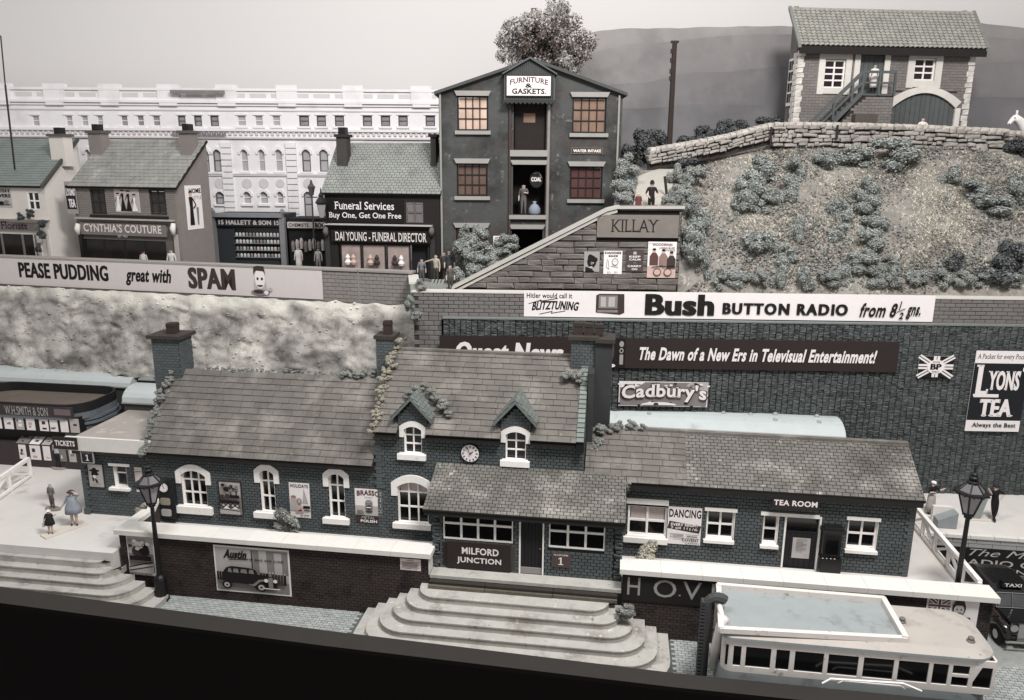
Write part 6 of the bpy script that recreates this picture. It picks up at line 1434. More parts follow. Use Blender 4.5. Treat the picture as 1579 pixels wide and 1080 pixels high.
def beam(p, q, w=.12, y0=-1.22, y1=-1.11): 
    dx, dz2 = q[0]-p[0], q[1]-p[1]; l = math.hypot(dx, dz2); nx_, nz_ = -dz2/l*w/2, dx/l*w/2
    G().prism([(p[0]-nx_, p[1]-nz_), (q[0]-nx_, q[1]-nz_), (q[0]+nx_, q[1]+nz_), (p[0]+nx_, p[1]+nz_)], y0, y1).build('rail', BT, stair)
top = sz+1.2
beam((fx-.1, bz+.95), (sx0, top), .20); beam((fx+.1, bz+.45), (sx0, sz+.6), .11); beam((fx+.3, bz-.1), (sx0, sz), .22); beam((sx0, top), (sx1, top), .14, -1.2, -1.09); beam((sx0, sz+.6), (sx1, sz+.6), .1, -1.2, -1.09)
for x in (sx0, (sx0+sx1)/2, sx1-.06): beam((x, sz-.1), (x, top), .12, -1.24, -1.12)
for t_ in (.02, .5, .82): x = fx+(sx0-fx)*t_; beam((x, bz+(sz-bz)*t_), (x, bz+.9+(top-bz-.9)*t_), .12, -1.24, -1.12)
bxr = B.R(-1.12, 1313, 177, 1346, 191); G().box(bxr[0], bxr[1], -1.6, -1.13, bz, bxr[3]).build('crate', m('brown_crate', (84, 74, 66), .85, .1), None, B, (bxr[0], -1.4, bz), 'low brown box against the barn wall below the stair landing', 'box')
# side window of the barn
sdw = G().box(b0-.07, b0, .35, 1.1, 21.6, 24.3).build('side_window', MC['barn_window_white'], barn)
for i in range(2):
    for j in range(4): G().box(b0-.085, b0-.071, 0.42+i*.33, .68+i*.33, 21.8+j*.62, 22.3+j*.62).build('pane', MC['maroon_glass'], sdw)
# pantiled roof
PT = m('pantile', (146, 143, 134), .85, .12, .8, isl=.10, bump=.25, dirt_or_glint=[((118, 118, 108), .55, .72, .8), ((176, 164, 152), .6, .74, 1.4)])
e4 = (-.50, 24.85); r4 = (1.25, 27.15); x0, x1 = b0-.22, b1+.42; dy, dz = r4[0]-e4[0], r4[1]-e4[1]; ln = math.hypot(dy, dz)
ro = G().side([e4, r4, (r4[0], r4[1]-.2), (e4[0], e4[1]-.2)], x0, x1).build('roof', DARKU, barn)
g = G(); cols = 38; rows = 13; tw = (x1-x0)/cols; nrm = Vector((0, -dz, dy))/ln; up_ = Vector((0, dy, dz))/ln
for c_ in range(cols):
    for r_ in range(rows):
        u0 = ln*r_/rows; u1 = ln*(r_+1.12)/rows; jx = random.uniform(-.01, .01); vs = []
        for u, lift in ((u0, .055), (u1, .0)):
            for q in range(5):
                f = q/4; hgt = .085*math.sin(math.pi*f)-.02 if f < 1 else -.02
                p = Vector((x0+tw*(c_+f)+jx, e4[0], e4[1]))+up_*u+nrm*(lift+hgt+.03); vs.append(p)
        vs += [v-nrm*.05 for v in vs[:5]]
        g.add(vs, [(i, i+1, i+6, i+5) for i in range(4)]+[(i+10, i+11, i+1, i) for i in range(4)])
g.build('pantiles', PT, ro, kind='stuff', smooth=False)
G().box(x0, x1, e4[0]-.02, e4[0]+.03, e4[1]-.42, e4[1]-.02).build('fascia', DARKU, barn)
G().side([(e4[0]-.05, e4[1]-.1), (r4[0], r4[1]-.06), (r4[0], r4[1]+.16), (e4[0]-.05, e4[1]+.12)], x1-.08, x1+.12).build('verge_board', m('verge_grey', (118, 120, 112), .8), barn); G().side([(e4[0]-.05, e4[1]-.1), (r4[0], r4[1]-.06), (r4[0], r4[1]+.16), (e4[0]-.05, e4[1]+.12)], x0-.12, x0+.08).build('verge_board', m('verge_grey', (118, 120, 112), .8), barn)
g = G()
for k in range(28): a = x0+(x1-x0)*k/28; g.tube([(a, r4[0], r4[1]+.0), (a+(x1-x0)/28-.02, r4[0], r4[1]+.0)], .10, 8)
g.build('ridge_tiles', PT, ro, kind='stuff')
# ================================================================== warehouse
WM = m('warehouse_render', (72, 74, 72), .75, .16, .9, bump=.5, bsc=4, dirt_or_glint=[((48, 47, 46), .48, .68, .6), ((74, 62, 60), .54, .68, .8), ((118, 112, 108), .62, .72, 1.9), ((150, 146, 140), .68, .72, 5)])
WS = m('warehouse_stone', (150, 146, 138), .8, .08, 2); WF = m('window_frame_dark', (38, 30, 28), .7)
def wq(*p): return Q.R(0, *p)
x0, x1 = -4.1, 5.95; ze0 = Q.at(676, 140)[1]; ze1 = Q.at(968, 140)[1]; ze = (ze0+ze1)/2; xa, za = 1.0, Q.at(818, 90)[1]; zb = 11.4
wh = thing('warehouse', 'tall grey rendered gabled warehouse with loading bay and FURNITURE & GASKETS sign', 'warehouse', Q, (1, 0, zb))
ww = [wq(704.8, 148, 753, 202), wq(883, 150, 934, 206), wq(704, 252, 752, 303), wq(879, 256.5, 928, 307.6)]
wbl = wq(703, 351, 751.6, 400); bay1 = wq(792.5, 158.5, 841.5, 232); bay2 = wq(791, 254, 840, 332); bay3 = wq(789, 353, 836, 400)
wh_h = ww+[wbl, bay1, bay2, bay3]
w_ = G(); panel(w_, x0, x1, zb, ze-.02, 0, .3, wh_h); w_.prism([(x0, ze-.018), (x1, ze-.018), (xa, za-.1)], 0, .3); w_ = w_.build('front_wall', WM, wh)
G().box(x0, x0+.3, .301, 4.5, zb, ze).box(x1-.3, x1, .301, 4.5, zb, ze).build('side_wall', WM, wh)
for s_, xe in ((-1, x0-.22), (1, x1+.22)):
    zl = ze-.1
    G().prism([(xa, za), (xe, zl), (xe, zl-.16), (xa, za-.16)], -.28, 4.5).build('roof', m('warehouse_roof', (72, 76, 74), .8, .1), wh)
def pane_m(i): return [m('lit_pane_pale', (196, 160, 136), .5, .25, 1, emit=.06), m('lit_pane_amber', (132, 98, 74), .5, .3, 1, emit=.03), m('lit_pane_brown', (98, 72, 58), .5, .3, 1, emit=.02), m('lit_pane_red', (84, 46, 42), .5, .2, 1, emit=.03)][i]
for i, r_ in enumerate(ww):
    pm = pane_m((0, 1, 2, 3)[i]); w2 = window(wh, 0, r_, 4, 3, mt=WF, bar=.055, fw=.08, deep=.14, pane=pm)
    a, b, c, d = r_
    G().prism([(a-.15, d+.26), (b+.15, d+.26), (b+.02, d+.001), (a-.02, d+.001)], -.14, .02).build('lintel', WS, w2); G().box(a-.13, b+.13, -.16, .02, c-.2, c-.002).build('sill', WS, w2)
a, b, c, d = wbl; w2 = window(wh, 0, wbl, 4, 3, mt=WF, bar=.05, fw=.08, deep=.14, pane=pane_m(3)); G().prism([(a-.15, d+.26), (b+.15, d+.26), (b+.02, d+.001), (a-.02, d+.001)], -.14, .02).build('lintel', WS, w2)
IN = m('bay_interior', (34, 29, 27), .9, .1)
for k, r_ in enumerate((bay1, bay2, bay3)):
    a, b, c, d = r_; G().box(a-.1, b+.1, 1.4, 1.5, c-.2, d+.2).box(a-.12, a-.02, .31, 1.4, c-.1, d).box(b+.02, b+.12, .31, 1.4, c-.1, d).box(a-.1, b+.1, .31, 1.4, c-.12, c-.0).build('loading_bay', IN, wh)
    if k < 2: G().box(a-.2, b+.1, -.22, .05, c-.34 if k == 0 else c-.22, c-.002).build('bay_sill', WS, wh)
    if k: G().prism([(a-.15, d+.24), (b+.15, d+.24), (b+.02, d+.001), (a-.02, d+.001)], -.14, .02).build('lintel', WS, wh)
a, b, c, d = bay1; G().box(a+.05, b-.05, .3, .36, c, d).build('loading_door', m('door_brown', (40, 32, 29), .8, .15), wh)
r_ = wq(807.5, 174.5, 825.5, 189); G().box(r_[0], r_[1], .27, .298, r_[2], r_[3]).build('door_light', pane_m(1), wh)
cx0, cx1 = Q.at(782, 250)[0], Q.at(848, 250)[0]
for xx, rad, mt_, zlo in ((Q.at(786, 250)[0], .07, m('pipe_brown', (74, 58, 54), .7, .1), zb), (Q.at(845, 250)[0], .09, m('pipe_pale', (140, 130, 126), .7, .1), zb)): G().tube([(xx, -.1, zlo), (xx, -.1, Q.at(840, 158)[1])], rad, 8).build('downpipe', mt_, wh)
G().tube([(x1-.2, -.08, zb), (x1-.2, -.08, ze-.2)], .06, 6).build('downpipe', WS, wh); G().tube([(x0+.08, -.08, zb), (x0+.08, -.08, ze-.2)], .06, 6).build('downpipe', WS, wh)
# corrugated canopy over the bay
cn = Q.R(-.5, 779, 100, 854, 155.5); cm = m('corrugated_grey', (80, 86, 84), .6, .1, 3); g = G(); n = 26
cn = (cn[0], cn[1], cn[2], Q.at(800, 112, -.5)[1]); xm = (cn[0]+cn[1])/2; zap = Q.at(817, 90, -.5)[1]
zr_ = lambda x: zap-.08-abs(x-xm)*(zap-cn[3])/((cn[1]-cn[0])/2)
for i in range(n):
    a = cn[0]+(cn[1]-cn[0])*i/n; b = cn[0]+(cn[1]-cn[0])*(i+1)/n; c = (a+b)/2
    g.add([(a, -.5, cn[2]), (c, -.56, cn[2]), (b, -.5, cn[2]), (b, -.5, zr_(b)), (c, -.56, zr_(c)), (a, -.5, zr_(a))], [(0, 1, 4, 5), (1, 2, 3, 4)])
can = g.build('canopy', cm, wh)
G().box(cn[0]-.05, cn[0]-.001, -.5, -.01, cn[2], cn[3]).box(cn[1]+.001, cn[1]+.05, -.5, -.01, cn[2], cn[3]).box(cn[0], cn[1], -.49, -.01, cn[2]+.02, cn[2]+.06).build('canopy_side', cm, can)
for s_ in (-1, 1): xe = xm+s_*((cn[1]-cn[0])/2+.15); G().prism([(xm, zap+.06), (xe, cn[3]-.05), (xe, cn[3]-.13), (xm, zap-.04)], -.7, .0).build('canopy_roof', cm, can)
G().prism([(cn[0]-.1, cn[2]-.18)]+[(cn[0]-.1+(cn[1]-cn[0]+.2)*i/24, cn[2]-(.1 if i % 2 else .2)) for i in range(25)]+[(cn[1]+.1, cn[2]+.02), (cn[0]-.1, cn[2]+.02)], -.6, -.57).build('canopy_fringe', m('fringe_dark', (48, 50, 50), .7), can)
def p_furn(A): A.text('FURNITURE', .06, .52, .94, .95, REDI, serif=True, bold=.03, arc=.45); A.text('&', .42, .40, .58, .62, INK, bold=.03, serif=True); A.text('GASKETS.', .12, .08, .90, .36, INK, serif=True, bold=.03)
sheet('furniture_sign', 'white FURNITURE & GASKETS sign under the warehouse gable', 'sign', Q, -.57, Q.R(-.6, 781.5, 117, 849, 148), PAPER, .04, frame=m('dark_frame', (48, 40, 38), .6), art=p_furn)
sheet('water_sign', 'small brown WATER INTAKE plate between the right hand warehouse windows', 'sign', Q, -.005, wq(882, 229, 928.5, 237), BSIGN, .04, frame=m('gold_frame', (120, 96, 70), .6), art=lambda A: A.text('WATER INTAKE', .04, .22, .96, .80, PAPER, bold=.04))
r_ = Q.R(.5, 817, 264, 837, 290); A_t = thing('coal_sign', 'black oval COAL sign hanging inside the middle loading bay', 'sign', Q, ((r_[0]+r_[1])/2, .5, r_[2]))
G().disc((r_[0]+r_[1])/2, (r_[2]+r_[3])/2, (r_[1]-r_[0])/2, .5, .56, 20, rz=(r_[3]-r_[2])/2).build('board', BLACK, A_t)
A = Art(r_[0], r_[1], r_[2], r_[3], .498); A.text('COAL', .12, .38, .88, .64, PAPER, bold=.05, serif=True); A.line([(.3, .85), (.7, .9), (.9, .6)], .02, PAPERD); A.build(A_t, 'printed_lettering')
def p_ws(A): A.rect(.0, .45, 1, .62, PAPERD); A.text('GIVE', .2, .8, .8, .93, REDI, bold=.04); A.text('BLOOD', .12, .64, .88, .77, REDI, bold=.04); A.text('TODAY', .15, .3, .85, .4, GREYI)
x_, z_ = WORLD.at(767, 400, 42.2); r_ = WORLD.R(42.2, 760.6, 364, 774, 385)
sheet('small_notice', 'small white and red notice board on a post among the warehouse bushes', 'notice', WORLD, 42.2, r_, PAPER, .04, art=p_ws)
for i, (px_, py_, Y, a, b, st_) in enumerate(((718, 362, 42.3, 16, 14, 'foam'), (742, 368, 42.0, 22, 16, 'foam'), (715, 385, 41.5, 20, 18, 'foam'), (745, 392, 41.3, 26, 18, 'foam'), (722, 408, 40.6, 24, 16, 'foam'), (752, 408, 40.6, 20, 12, 'foam'), (786, 372, 41.8, 16, 12, 'foam'), (775, 385, 41.4, 20, 12, 'foam'), (704, 425, 40, 18, 12, 'foam'))):
    X = WORLD.at(px_, py_, Y); clump('grey green bush in front of the warehouse, '+('topmost over the window', 'right of the topmost', 'left one beside the window', 'largest in the middle', 'lower left one', 'lower right one', 'by the small notice', 'below the small notice', 'lowest beside the seated group')[i], WORLD, (X[0], Y, X[1]), (a*Y/F_*1.3, a*Y/F_*1.2, b*Y/F_*1.4), i % 4, group='bushes in front of the warehouse', style=st_)
# ================================================================== shops along the street
def gable_shop(name, label, fr, x0, x1, zb, ze, zr, yr, yb, wallm, sidem, roofm, ov=.25, rows=14, holes=(), indiv=False, sidewallr=True, tw=.34):
    t = thing(name, label, 'shop', fr, ((x0+x1)/2, 0, zb))
    g = G(); panel(g, x0, x1, zb, ze, 0, .25, list(holes)); w = g.build('front_wall', wallm, t)
    pts = [(0.251, zb), (yb, zb), (yb, zr-.14), (yr-.01, zr-.12), (.251, ze)]
    G().side(pts, x0, x0+.2).build('gable_wall', sidem, t); G().side([(0, zb)]+pts[1:4]+[(0, ze)] if sidewallr else pts, x1+.001, x1+.2).build('gable_wall', sidem, t)
    roof(t, x0-.12, x1+.32, (-ov, ze-.02), (yr, zr), rows, tw, roofm, indiv=False)
    return t, w
def stack(t, x0, x1, y0, y1, z0, z1, mt, capm, pot=True):
    c = G().box(x0, x1, y0, y1, z0, z1).build('chimney', mt, t); G().box(x0-.1, x1+.1, y0-.1, y1+.1, z1, z1+.16).build('cap', capm, c)
    if pot: G().box((x0+x1)/2-.2, (x0+x1)/2+.22, y0+.1, y1-.1, z1+.161, z1+.55).build('pot', BLACK, c)
SG = m('shop_brick_grey', (128, 118, 112), .85, .08, 2, isl=.05, bump=.2); SGJ = m('shop_brick_joint', (98, 90, 86), .9)
SR = m('shop_roof_grey', (142, 140, 134), .85, .16, .9, isl=.05, bump=.3, dirt_or_glint=[((170, 164, 158), .58, .7, .8), ((112, 114, 108), .55, .72, 1.5)])
SRG = m('shop_roof_green', (118, 134, 124), .8, .1, 1, isl=.04, bump=.2); CW = m('shop_cream_wall', (212, 202, 192), .8, .05, 1.5, bump=.2)
CAPD = m('shop_cap', (92, 84, 80), .85, .1)
def Hq(*p, y=0): return H.R(y, *p)
zb = 11.45
# couturier
xa, xb = H.at(118, 340)[0], H.at(273, 340)[0]; ze = (H.at(118, 288)[1]+H.at(272, 289)[1])/2; zr = H.at(235, 217, 3)[1]
cw1, cw2 = Hq(138, 292, 165.7, 331), Hq(229, 292.5, 258, 331.5); fr_o = Hq(128, 368, 259, 410)
t, w = gable_shop('couture_shop', 'grey brick shop with the CYNTHIA\'S COUTURE fascia and two dark upper windows', H, xa, xb, zb, ze, zr, 3.0, 3.02, SGJ, SG, SR, holes=(cw1, cw2, (fr_o[0], fr_o[1], zb, fr_o[3])))
g = G(); bricks(g, xa, xb, fr_o[3]+.8, ze, 0, .26, .12, (cw1, cw2), dep=.015, gap=.016); g.build('bricks', SG, w, kind='stuff')
for r_ in (cw1, cw2):
    w2 = window(t, 0, r_, 2, 2, mt=m('shop_window_dark', (50, 42, 40), .7), bar=.07, fw=.09, deep=.08, pane=m('dim_pane', (58, 50, 50), .2, .35, 2)); 
G().box(cw1[0]-.1, cw2[1]+.1, -.12, 0, cw1[2]-.16, cw1[2]-.02).build('long_sill', WF, t)
f_ = Hq(120, 335, 270, 341.5); G().box(f_[0], f_[1], -.32, 0, f_[2], f_[3]).build('cornice', m('shop_stone_light', (168, 160, 152), .8, .08), t)
f_ = Hq(123, 343, 257, 366, y=-.15); fb = G().box(f_[0], f_[1], -.15, -.001, f_[2], f_[3]).build('fascia_sign', m('fascia_grey', (120, 108, 104), .7, .06), t)
a = H.at(130, 360, -.15); b = H.at(248, 348, -.15); A = Art(a[0], b[0], a[1]-.01, b[1], -.152); A.text("CYNTHIA'S COUTURE", 0, .2, 1, 1, m('cream_letters', (214, 204, 196), .7), serif=True, bold=.02); A.text('EST 1951', .44, -.25, .56, -.02, MC['cream_letters']); A.build(fb, 'printed_lettering')
for px_ in (117, 264):
    c_ = H.at(px_+4, 353, -.2); G().tube([(c_[0], -.25, c_[1]-.35), (c_[0], -.3, c_[1]), (c_[0], -.2, c_[1]+.3)], [.10, .17, .13], 8).build('corbel', COPE, t, smooth=True)
    G().box(c_[0]-.14, c_[0]+.1, -.12, -.002, zb, c_[1]-.36).build('pilaster', MC['shop_stone_light'] if px_ > 200 else BLACK, t)
a, b, c, d = fr_o[0], fr_o[1], zb, fr_o[3]
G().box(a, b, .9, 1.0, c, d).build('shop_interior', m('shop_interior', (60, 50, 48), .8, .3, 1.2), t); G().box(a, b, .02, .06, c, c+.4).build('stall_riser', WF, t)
for k in range(5): x = a+(b-a)*k/4; G().box(x-.04, x+.04, .02, .08, c+.4, d).build('mullion', WF, t)
for k in range(4): G().add([(a+(b-a)*k/4+.04, .05, c+.4), (a+(b-a)*(k+1)/4-.04, .05, c+.4), (a+(b-a)*(k+1)/4-.04, .05, d), (a+(b-a)*k/4+.04, .05, d)], [(0, 1, 2, 3)]).build('pane', m('shop_glass', (40, 34, 34), .15, .4, 1), t)
a = H.at(144, 245, 2.2); b = H.at(163, 206, 2.2); stack(t, a[0]+.05, b[0]-.16, 1.9, 2.6, a[1]-.6, b[1], SG, CAPD)
a = H.at(283, 245, 2.2); b = H.at(301, 206, 2.2); stack(t, a[0]+.05, b[0]-.16, 1.9, 2.6, a[1]-.8, b[1], SG, CAPD)
def p_ladies(A):
    A.rect(0, 0, 1, 1, PAPERD)
    for x, h_, mt_ in ((.14, .78, PAPER), (.34, .9, INK), (.58, .88, INK), (.82, .74, PAPER)):
        A.ell(x, h_-.06, .05, .055, PINKI, 10); A.ell(x, h_, .08, .03, INK, 10); A.poly([(x-.05, h_-.12), (x+.05, h_-.12), (x+.03, h_-.35), (x+.12, .06), (x-.12, .06), (x-.03, h_-.35)], mt_); A.line([(x-.05, h_-.14), (x-.12, h_-.35)], .012, INK)
sheet('fashion_poster', 'poster of four ladies in gowns between the upper windows of the couture shop', 'poster', H, -.017, Hq(175.5, 290, 217.5, 328.5), PAPER, .015, art=p_ladies, aname='printed_picture')
# poster on the right gable of the couturier: plane facing +x of frame H
G_ = Fr(*H.w(xb+.2, 0)[:2], -15+90)      # local x runs away from the viewer along the gable, faces -y = +x of H
def Gq(*p): return G_.R(-.01, *p)
a = G_.at(287, 320, -.02); b = G_.at(312, 320, -.02); zt_ = G_.at(299, 286, -.02)[1]; zl_ = G_.at(299, 354, -.02)[1]
def p_home(A): A.text('HOME', .25, .82, .97, .93, INK, bold=.04); A.text('STYLE', .5, .68, .97, .76, GREYI); A.ell(.3, .84, .10, .05, INK); A.ell(.3, .79, .08, .05, PINKI); A.poly([(.18, .74), (.42, .74), (.4, .5), (.44, .1), (.16, .1), (.22, .5)], INK); A.line([(.42, .7), (.6, .55), (.42, .48)], .02, INK); A.poly([(.6, .5), (.75, .5), (.7, .1), (.62, .1)], GREYI)
sheet('home_poster', 'tall white poster of a standing lady on the side wall of the couture shop', 'poster', G_, -.01, (min(a[0], b[0]), max(a[0], b[0]), zl_, zt_), PAPER, .015, art=p_home, aname='printed_picture')
# hanging tea sign at the left of the couturier
r_ = Hq(98, 280, 121, 330, y=-.1); 
sheet('small_tea_sign', 'small LYONS\' TEA sign fixed at the left corner of the couture shop', 'sign', H, -.06, r_, m('sign_grey', (150, 144, 140), .7), .04, art=lambda A: (A.rect(.06, .14, .94, .88, NAVY), A.text('LYONS\'', .1, .56, .92, .80, PAPER, serif=True, bold=.06), A.text('TEA', .25, .2, .88, .46, PAPER, serif=True, bold=.06)))
# florist
xf1 = H.at(71, 340)[0]; ze = H.at(40, 287)[1]; zr = H.at(60, 215, 3)[1]; fw1 = Hq(41, 296, 63, 324); fro = Hq(-60, 358, 57, 410)
t, w = gable_shop('florist_shop', 'cream rendered florist\'s shop with a green slate roof at the left edge', H, xf1-9, xf1, zb, ze, zr, 3.0, 3.02, CW, CW, SRG, holes=(fw1, (fro[0], fro[1], zb, fro[3])), rows=20, tw=.6)
window(t, 0, fw1, 2, 2, bar=.09, fw=.06, deep=.07)
G().side([(-.3, ze-.12), (3.0, zr-.1), (3.0, zr+.1), (-.3, ze+.08)], xf1+.2, xf1+.38).build('verge_board', m('verge_dark', (78, 74, 70), .8), t)
f_ = Hq(-30, 335, 78, 339.5); G().box(f_[0], f_[1], -.3, 0, f_[2], f_[3]).build('cornice', CW, t)
f_ = Hq(-60, 341, 60, 356.5, y=-.12); fb = G().box(f_[0], f_[1], -.12, -.001, f_[2], f_[3]).build('fascia_sign', MC['fascia_grey'], t)
a = H.at(2, 353, -.12); b = H.at(41, 343, -.12); A = Art(a[0], b[0], a[1], b[1], -.122); A.text('Florists', 0, 0, 1, 1, INK, serif=True, bold=.01); A.build(fb, 'printed_lettering')
a, b, c, d = fro[0], fro[1], zb, fro[3]; G().box(a, b, .5, .6, c, d).build('shop_interior', MC['shop_interior'], t)
G().add([(a, .04, c), (b, .04, c), (b, .04, d), (a, .04, d)], [(0, 1, 2, 3)]).build('pane', MC['shop_glass'], t)
for px_ in (3, 35, 55): x = H.at(px_, 370)[0]; G().box(x-.06, x+.06, -.02, .05, c, d).build('mullion', m('tan_mullion', (120, 110, 104), .7), t)
for px_ in (62, 76): x = H.at(px_, 370)[0]; G().box(x-.10, x+.10, -.1, -.001, zb, fro[3]+.3).build('pilaster', CW, t)
a = H.at(84, 244, 1.8); b = H.at(106, 211, 1.8); stack(t, a[0]+.05, b[0]-.16, 1.5, 2.2, a[1]-.5, b[1], CW, CAPD)
sheet('flower_poster', 'white FRESH FLOWERS poster above the florist\'s sign', 'poster', H, -.01, Hq(-24, 290, 20, 320), PAPERD, .015, art=lambda A: (A.text('FRESH', .3, .78, .95, .94, INK, bold=.04), A.text('FLOWERS', .1, .52, .98, .70, INK, bold=.04), A.ell(.4, .25, .12, .12, GREYI), A.ell(.6, .22, .1, .1, INK), A.ell(.8, .28, .1, .1, GREYI), A.line([(.1, .1), (.95, .14)], .02, INK)), aname='printed_picture')
for i, (px_, py_, a, b) in enumerate(((28, 334, 12, 8), (47, 330, 9, 9), (64, 345, 9, 9), (66, 362, 10, 10), (62, 382, 10, 10))):
    X = H.at(px_, py_, -.5); clump('dark green plant on the florist\'s front, '+('left one on the sign', 'right one on the sign', 'upper one of the climbing three', 'middle one of the climbing three', 'lowest one of the climbing three')[i], H, (X[0], -.5, X[1]), (a*45/F_, .3, b*45/F_), i % 4, group='plants on the florist\'s front', cat='plant', name='climbing_plant', style='dark')
x_, z_ = WORLD.at(15, 205, 44.0); x2, z2 = WORLD.at(1, 55, 44.0)
G().tube([(x_, 44, z_-2), ((x_+x2)/2, 44, (z_+z2)/2)], .05, 6).tube([((x_+x2)/2, 44, (z_+z2)/2), (x2, 44, z2)], .035, 6).build('thin_mast', BLACK, None, WORLD, (x_, 44, z_-2), 'thin black mast rising above the florist\'s roof at the left edge', 'mast')
# undertaker
DK = m('undertaker_black', (36, 31, 30), .7, .08, 2, bump=.2); DR = m('undertaker_roof', (134, 138, 128), .85, .12, .9, isl=.04, bump=.3, dirt_or_glint=[((164, 160, 150), .6, .74, 1.2), ((106, 110, 102), .56, .72, .8)])
xa, xb = D.at(502, 340)[0], D.at(673, 340)[0]; ze = (D.at(500, 297)[1]+D.at(673, 300)[1])/2; zr = D.at(606, 221, 2.8)[1]
uw = D.R(0, 625.7, 311.7, 653, 344); uf = D.R(0, 521, 376, 660, 412)
t, w = gable_shop('undertaker_shop', 'black fronted funeral director\'s shop with a grey green slate roof', D, xa, xb, zb, ze, zr, 2.8, 2.82, DK, DK, DR, holes=(uw, (uf[0], uf[1], zb, uf[3])), rows=20, tw=.28)
window(t, 0, uw, 2, 2, mt=m('undertaker_window', (96, 88, 86), .6), bar=.08, fw=.06, deep=.07, pane=m('grey_pane', (112, 104, 104), .4, .1))
f_ = D.R(-.1, 501, 344.5, 667, 349.5); G().box(f_[0], f_[1], -.35, 0, f_[2], f_[3]).build('cornice', m('cornice_pale', (176, 168, 162), .7, .06), t)
f_ = D.R(-.2, 510, 354.5, 664, 376); fb = G().box(f_[0], f_[1], -.2, -.001, f_[2], f_[3]).build('fascia_sign', m('fascia_black', (28, 22, 22), .6), t)
a = D.at(517, 371, -.2); b = D.at(658, 360, -.2); A = Art(a[0], b[0], a[1], b[1], -.202); A.text('DAI YOUNG - FUNERAL DIRECTOR', 0, 0, 1, 1, m('cream_letters', (214, 204, 196), .7), serif=True, bold=.015); A.build(fb, 'printed_lettering')
for px_ in (503, 666):
    c_ = D.at(px_, 357, -.2); G().tube([(c_[0], -.2, c_[1]-.25), (c_[0], -.32, c_[1]), (c_[0], -.2, c_[1]+.2)], [.12, .17, .12], 8).build('corbel', m('corbel_grey', (96, 90, 88), .7, .2, 5), t, smooth=True); G().box(c_[0]-.14, c_[0]+.14, -.12, -.002, zb, c_[1]-.26).build('pilaster', m('pilaster_dark', (52, 50, 50), .7, .1), t)
LW_ = m('funeral_window_light', (158, 136, 128), .6, .3, 1.6, emit=.06)
for i, (p0, p1) in enumerate(((526.7, 556), (560, 593.5), (597.7, 631))):
    a, b = D.at(p0, 390)[0], D.at(p1, 390)[0]
    wn = G().box(a-.06, a, -.02, .06, zb, uf[3]).box(b, b+.06, -.02, .06, zb, uf[3]).box(a, b, -.02, .06, uf[3]-.05, uf[3]).box(a, b, -.02, .06, zb, zb+.35).build('shop_window', DK, t)
    G().add([(a, .05, zb+.35), (b, .05, zb+.35), (b, .05, uf[3]-.05), (a, .05, uf[3]-.05)], [(0, 1, 2, 3)]).build('lit_pane', LW_, wn)
    for q in range(2):
        x = a+(b-a)*(.35+.3*q); G().lathe([(.14, 0), (.2, .14), (.1, .3), (.14, .42), (.04, .6)], (x, -.12, zb+.9), 8).build('urn', (PAPER, PINKI, BINK)[(i+q) % 3], wn)
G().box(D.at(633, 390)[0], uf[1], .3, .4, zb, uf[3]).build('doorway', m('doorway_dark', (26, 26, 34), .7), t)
a = D.at(521, 244, 1.6); b = D.at(539, 212, 1.6); stack(t, a[0]+.05, b[0]-.10, 1.3, 2.0, a[1]-.5, b[1], m('chimney_dark', (66, 62, 60), .8, .1), MC['shop_window_dark'])
a = D.at(666, 250, 1.6); b = D.at(675, 212, 1.6); stack(t, a[0], b[0]-.05, 1.3, 2.1, a[1]-.5, b[1], MC['chimney_dark'], MC['shop_window_dark'], False)
sheet('funeral_sign', 'black sign reading Funeral Services Buy One, Get One Free', 'sign', D, -.005, D.R(0, 504, 307, 623, 344.5), m('sign_black_gloss', (24, 20, 20), .5), .05, art=lambda A: (A.text('Funeral Services', .10, .56, .88, .90, PAPER, serif=True, bold=.01), A.text('Buy One, Get One Free', .02, .12, .97, .44, PAPER, serif=True, bold=.01)))
# grocer and chemist
g1 = Fr(-14.0, 50, -4)
def Vq(*p, y=0): return g1.R(y, *p)
r_ = Vq(327, 326, 441, 412); t = thing('grocer_shop', 'dark shop front of HALLETT & SON with rows of goods in its window', 'shop', g1, ((r_[0]+r_[1])/2, 0, zb))
NB = m('shop_blue_black', (40, 46, 54), .6, .1, 2)
G().box(r_[0], r_[1], .2, 2.5, zb, r_[3]-.15).build('body', NB, t)
sr = Vq(334, 337, 434, 349.8); fb = G().box(sr[0], sr[1], -.02, .19, sr[2], sr[3]).build('fascia_sign', m('fascia_navy', (34, 38, 44), .6), t)
A = Art(sr[0], sr[1], sr[2], sr[3], -.022); A.text('15 HALLETT & SON 15', .03, .2, .97, .82, PAPERD, bold=.05); A.build(fb, 'printed_lettering')
G().box(r_[0], r_[1], -.25, .3, r_[3]-.35, r_[3]-.1).build('cornice', m('cornice_blue', (120, 122, 128), .7, .1), t)
for px_ in (330, 437): x = g1.at(px_, 370)[0]; G().box(x-.17, x+.17, -.15, .19, zb, r_[3]-.36).build('pilaster', MC['cornice_blue'], t); G().lathe([(.16, 0), (.2, .1), (.05, .3)], (x, .1, r_[3]-.1), 6).build('finial', MC['cornice_blue'], t)
w_ = Vq(360, 352, 434, 402); G().box(w_[0], w_[1], .17, .199, w_[2], w_[3]).build('window', GLASS, t)
for j in range(4):
    for i in range(13): x = w_[0]+.15+(w_[1]-w_[0]-.3)*i/12; z = w_[2]+.2+j*.45; G().lathe([(.08, 0), (.09, .16), (.04, .22)], (x, .08, z), 6).build('jar', random.choice((PAPERD, GREYI, BLIND, CR)), t)
    G().box(w_[0], w_[1], .0, .165, w_[2]+.16+j*.45, w_[2]+.19+j*.45).build('shelf', MC['cornice_blue'], t)
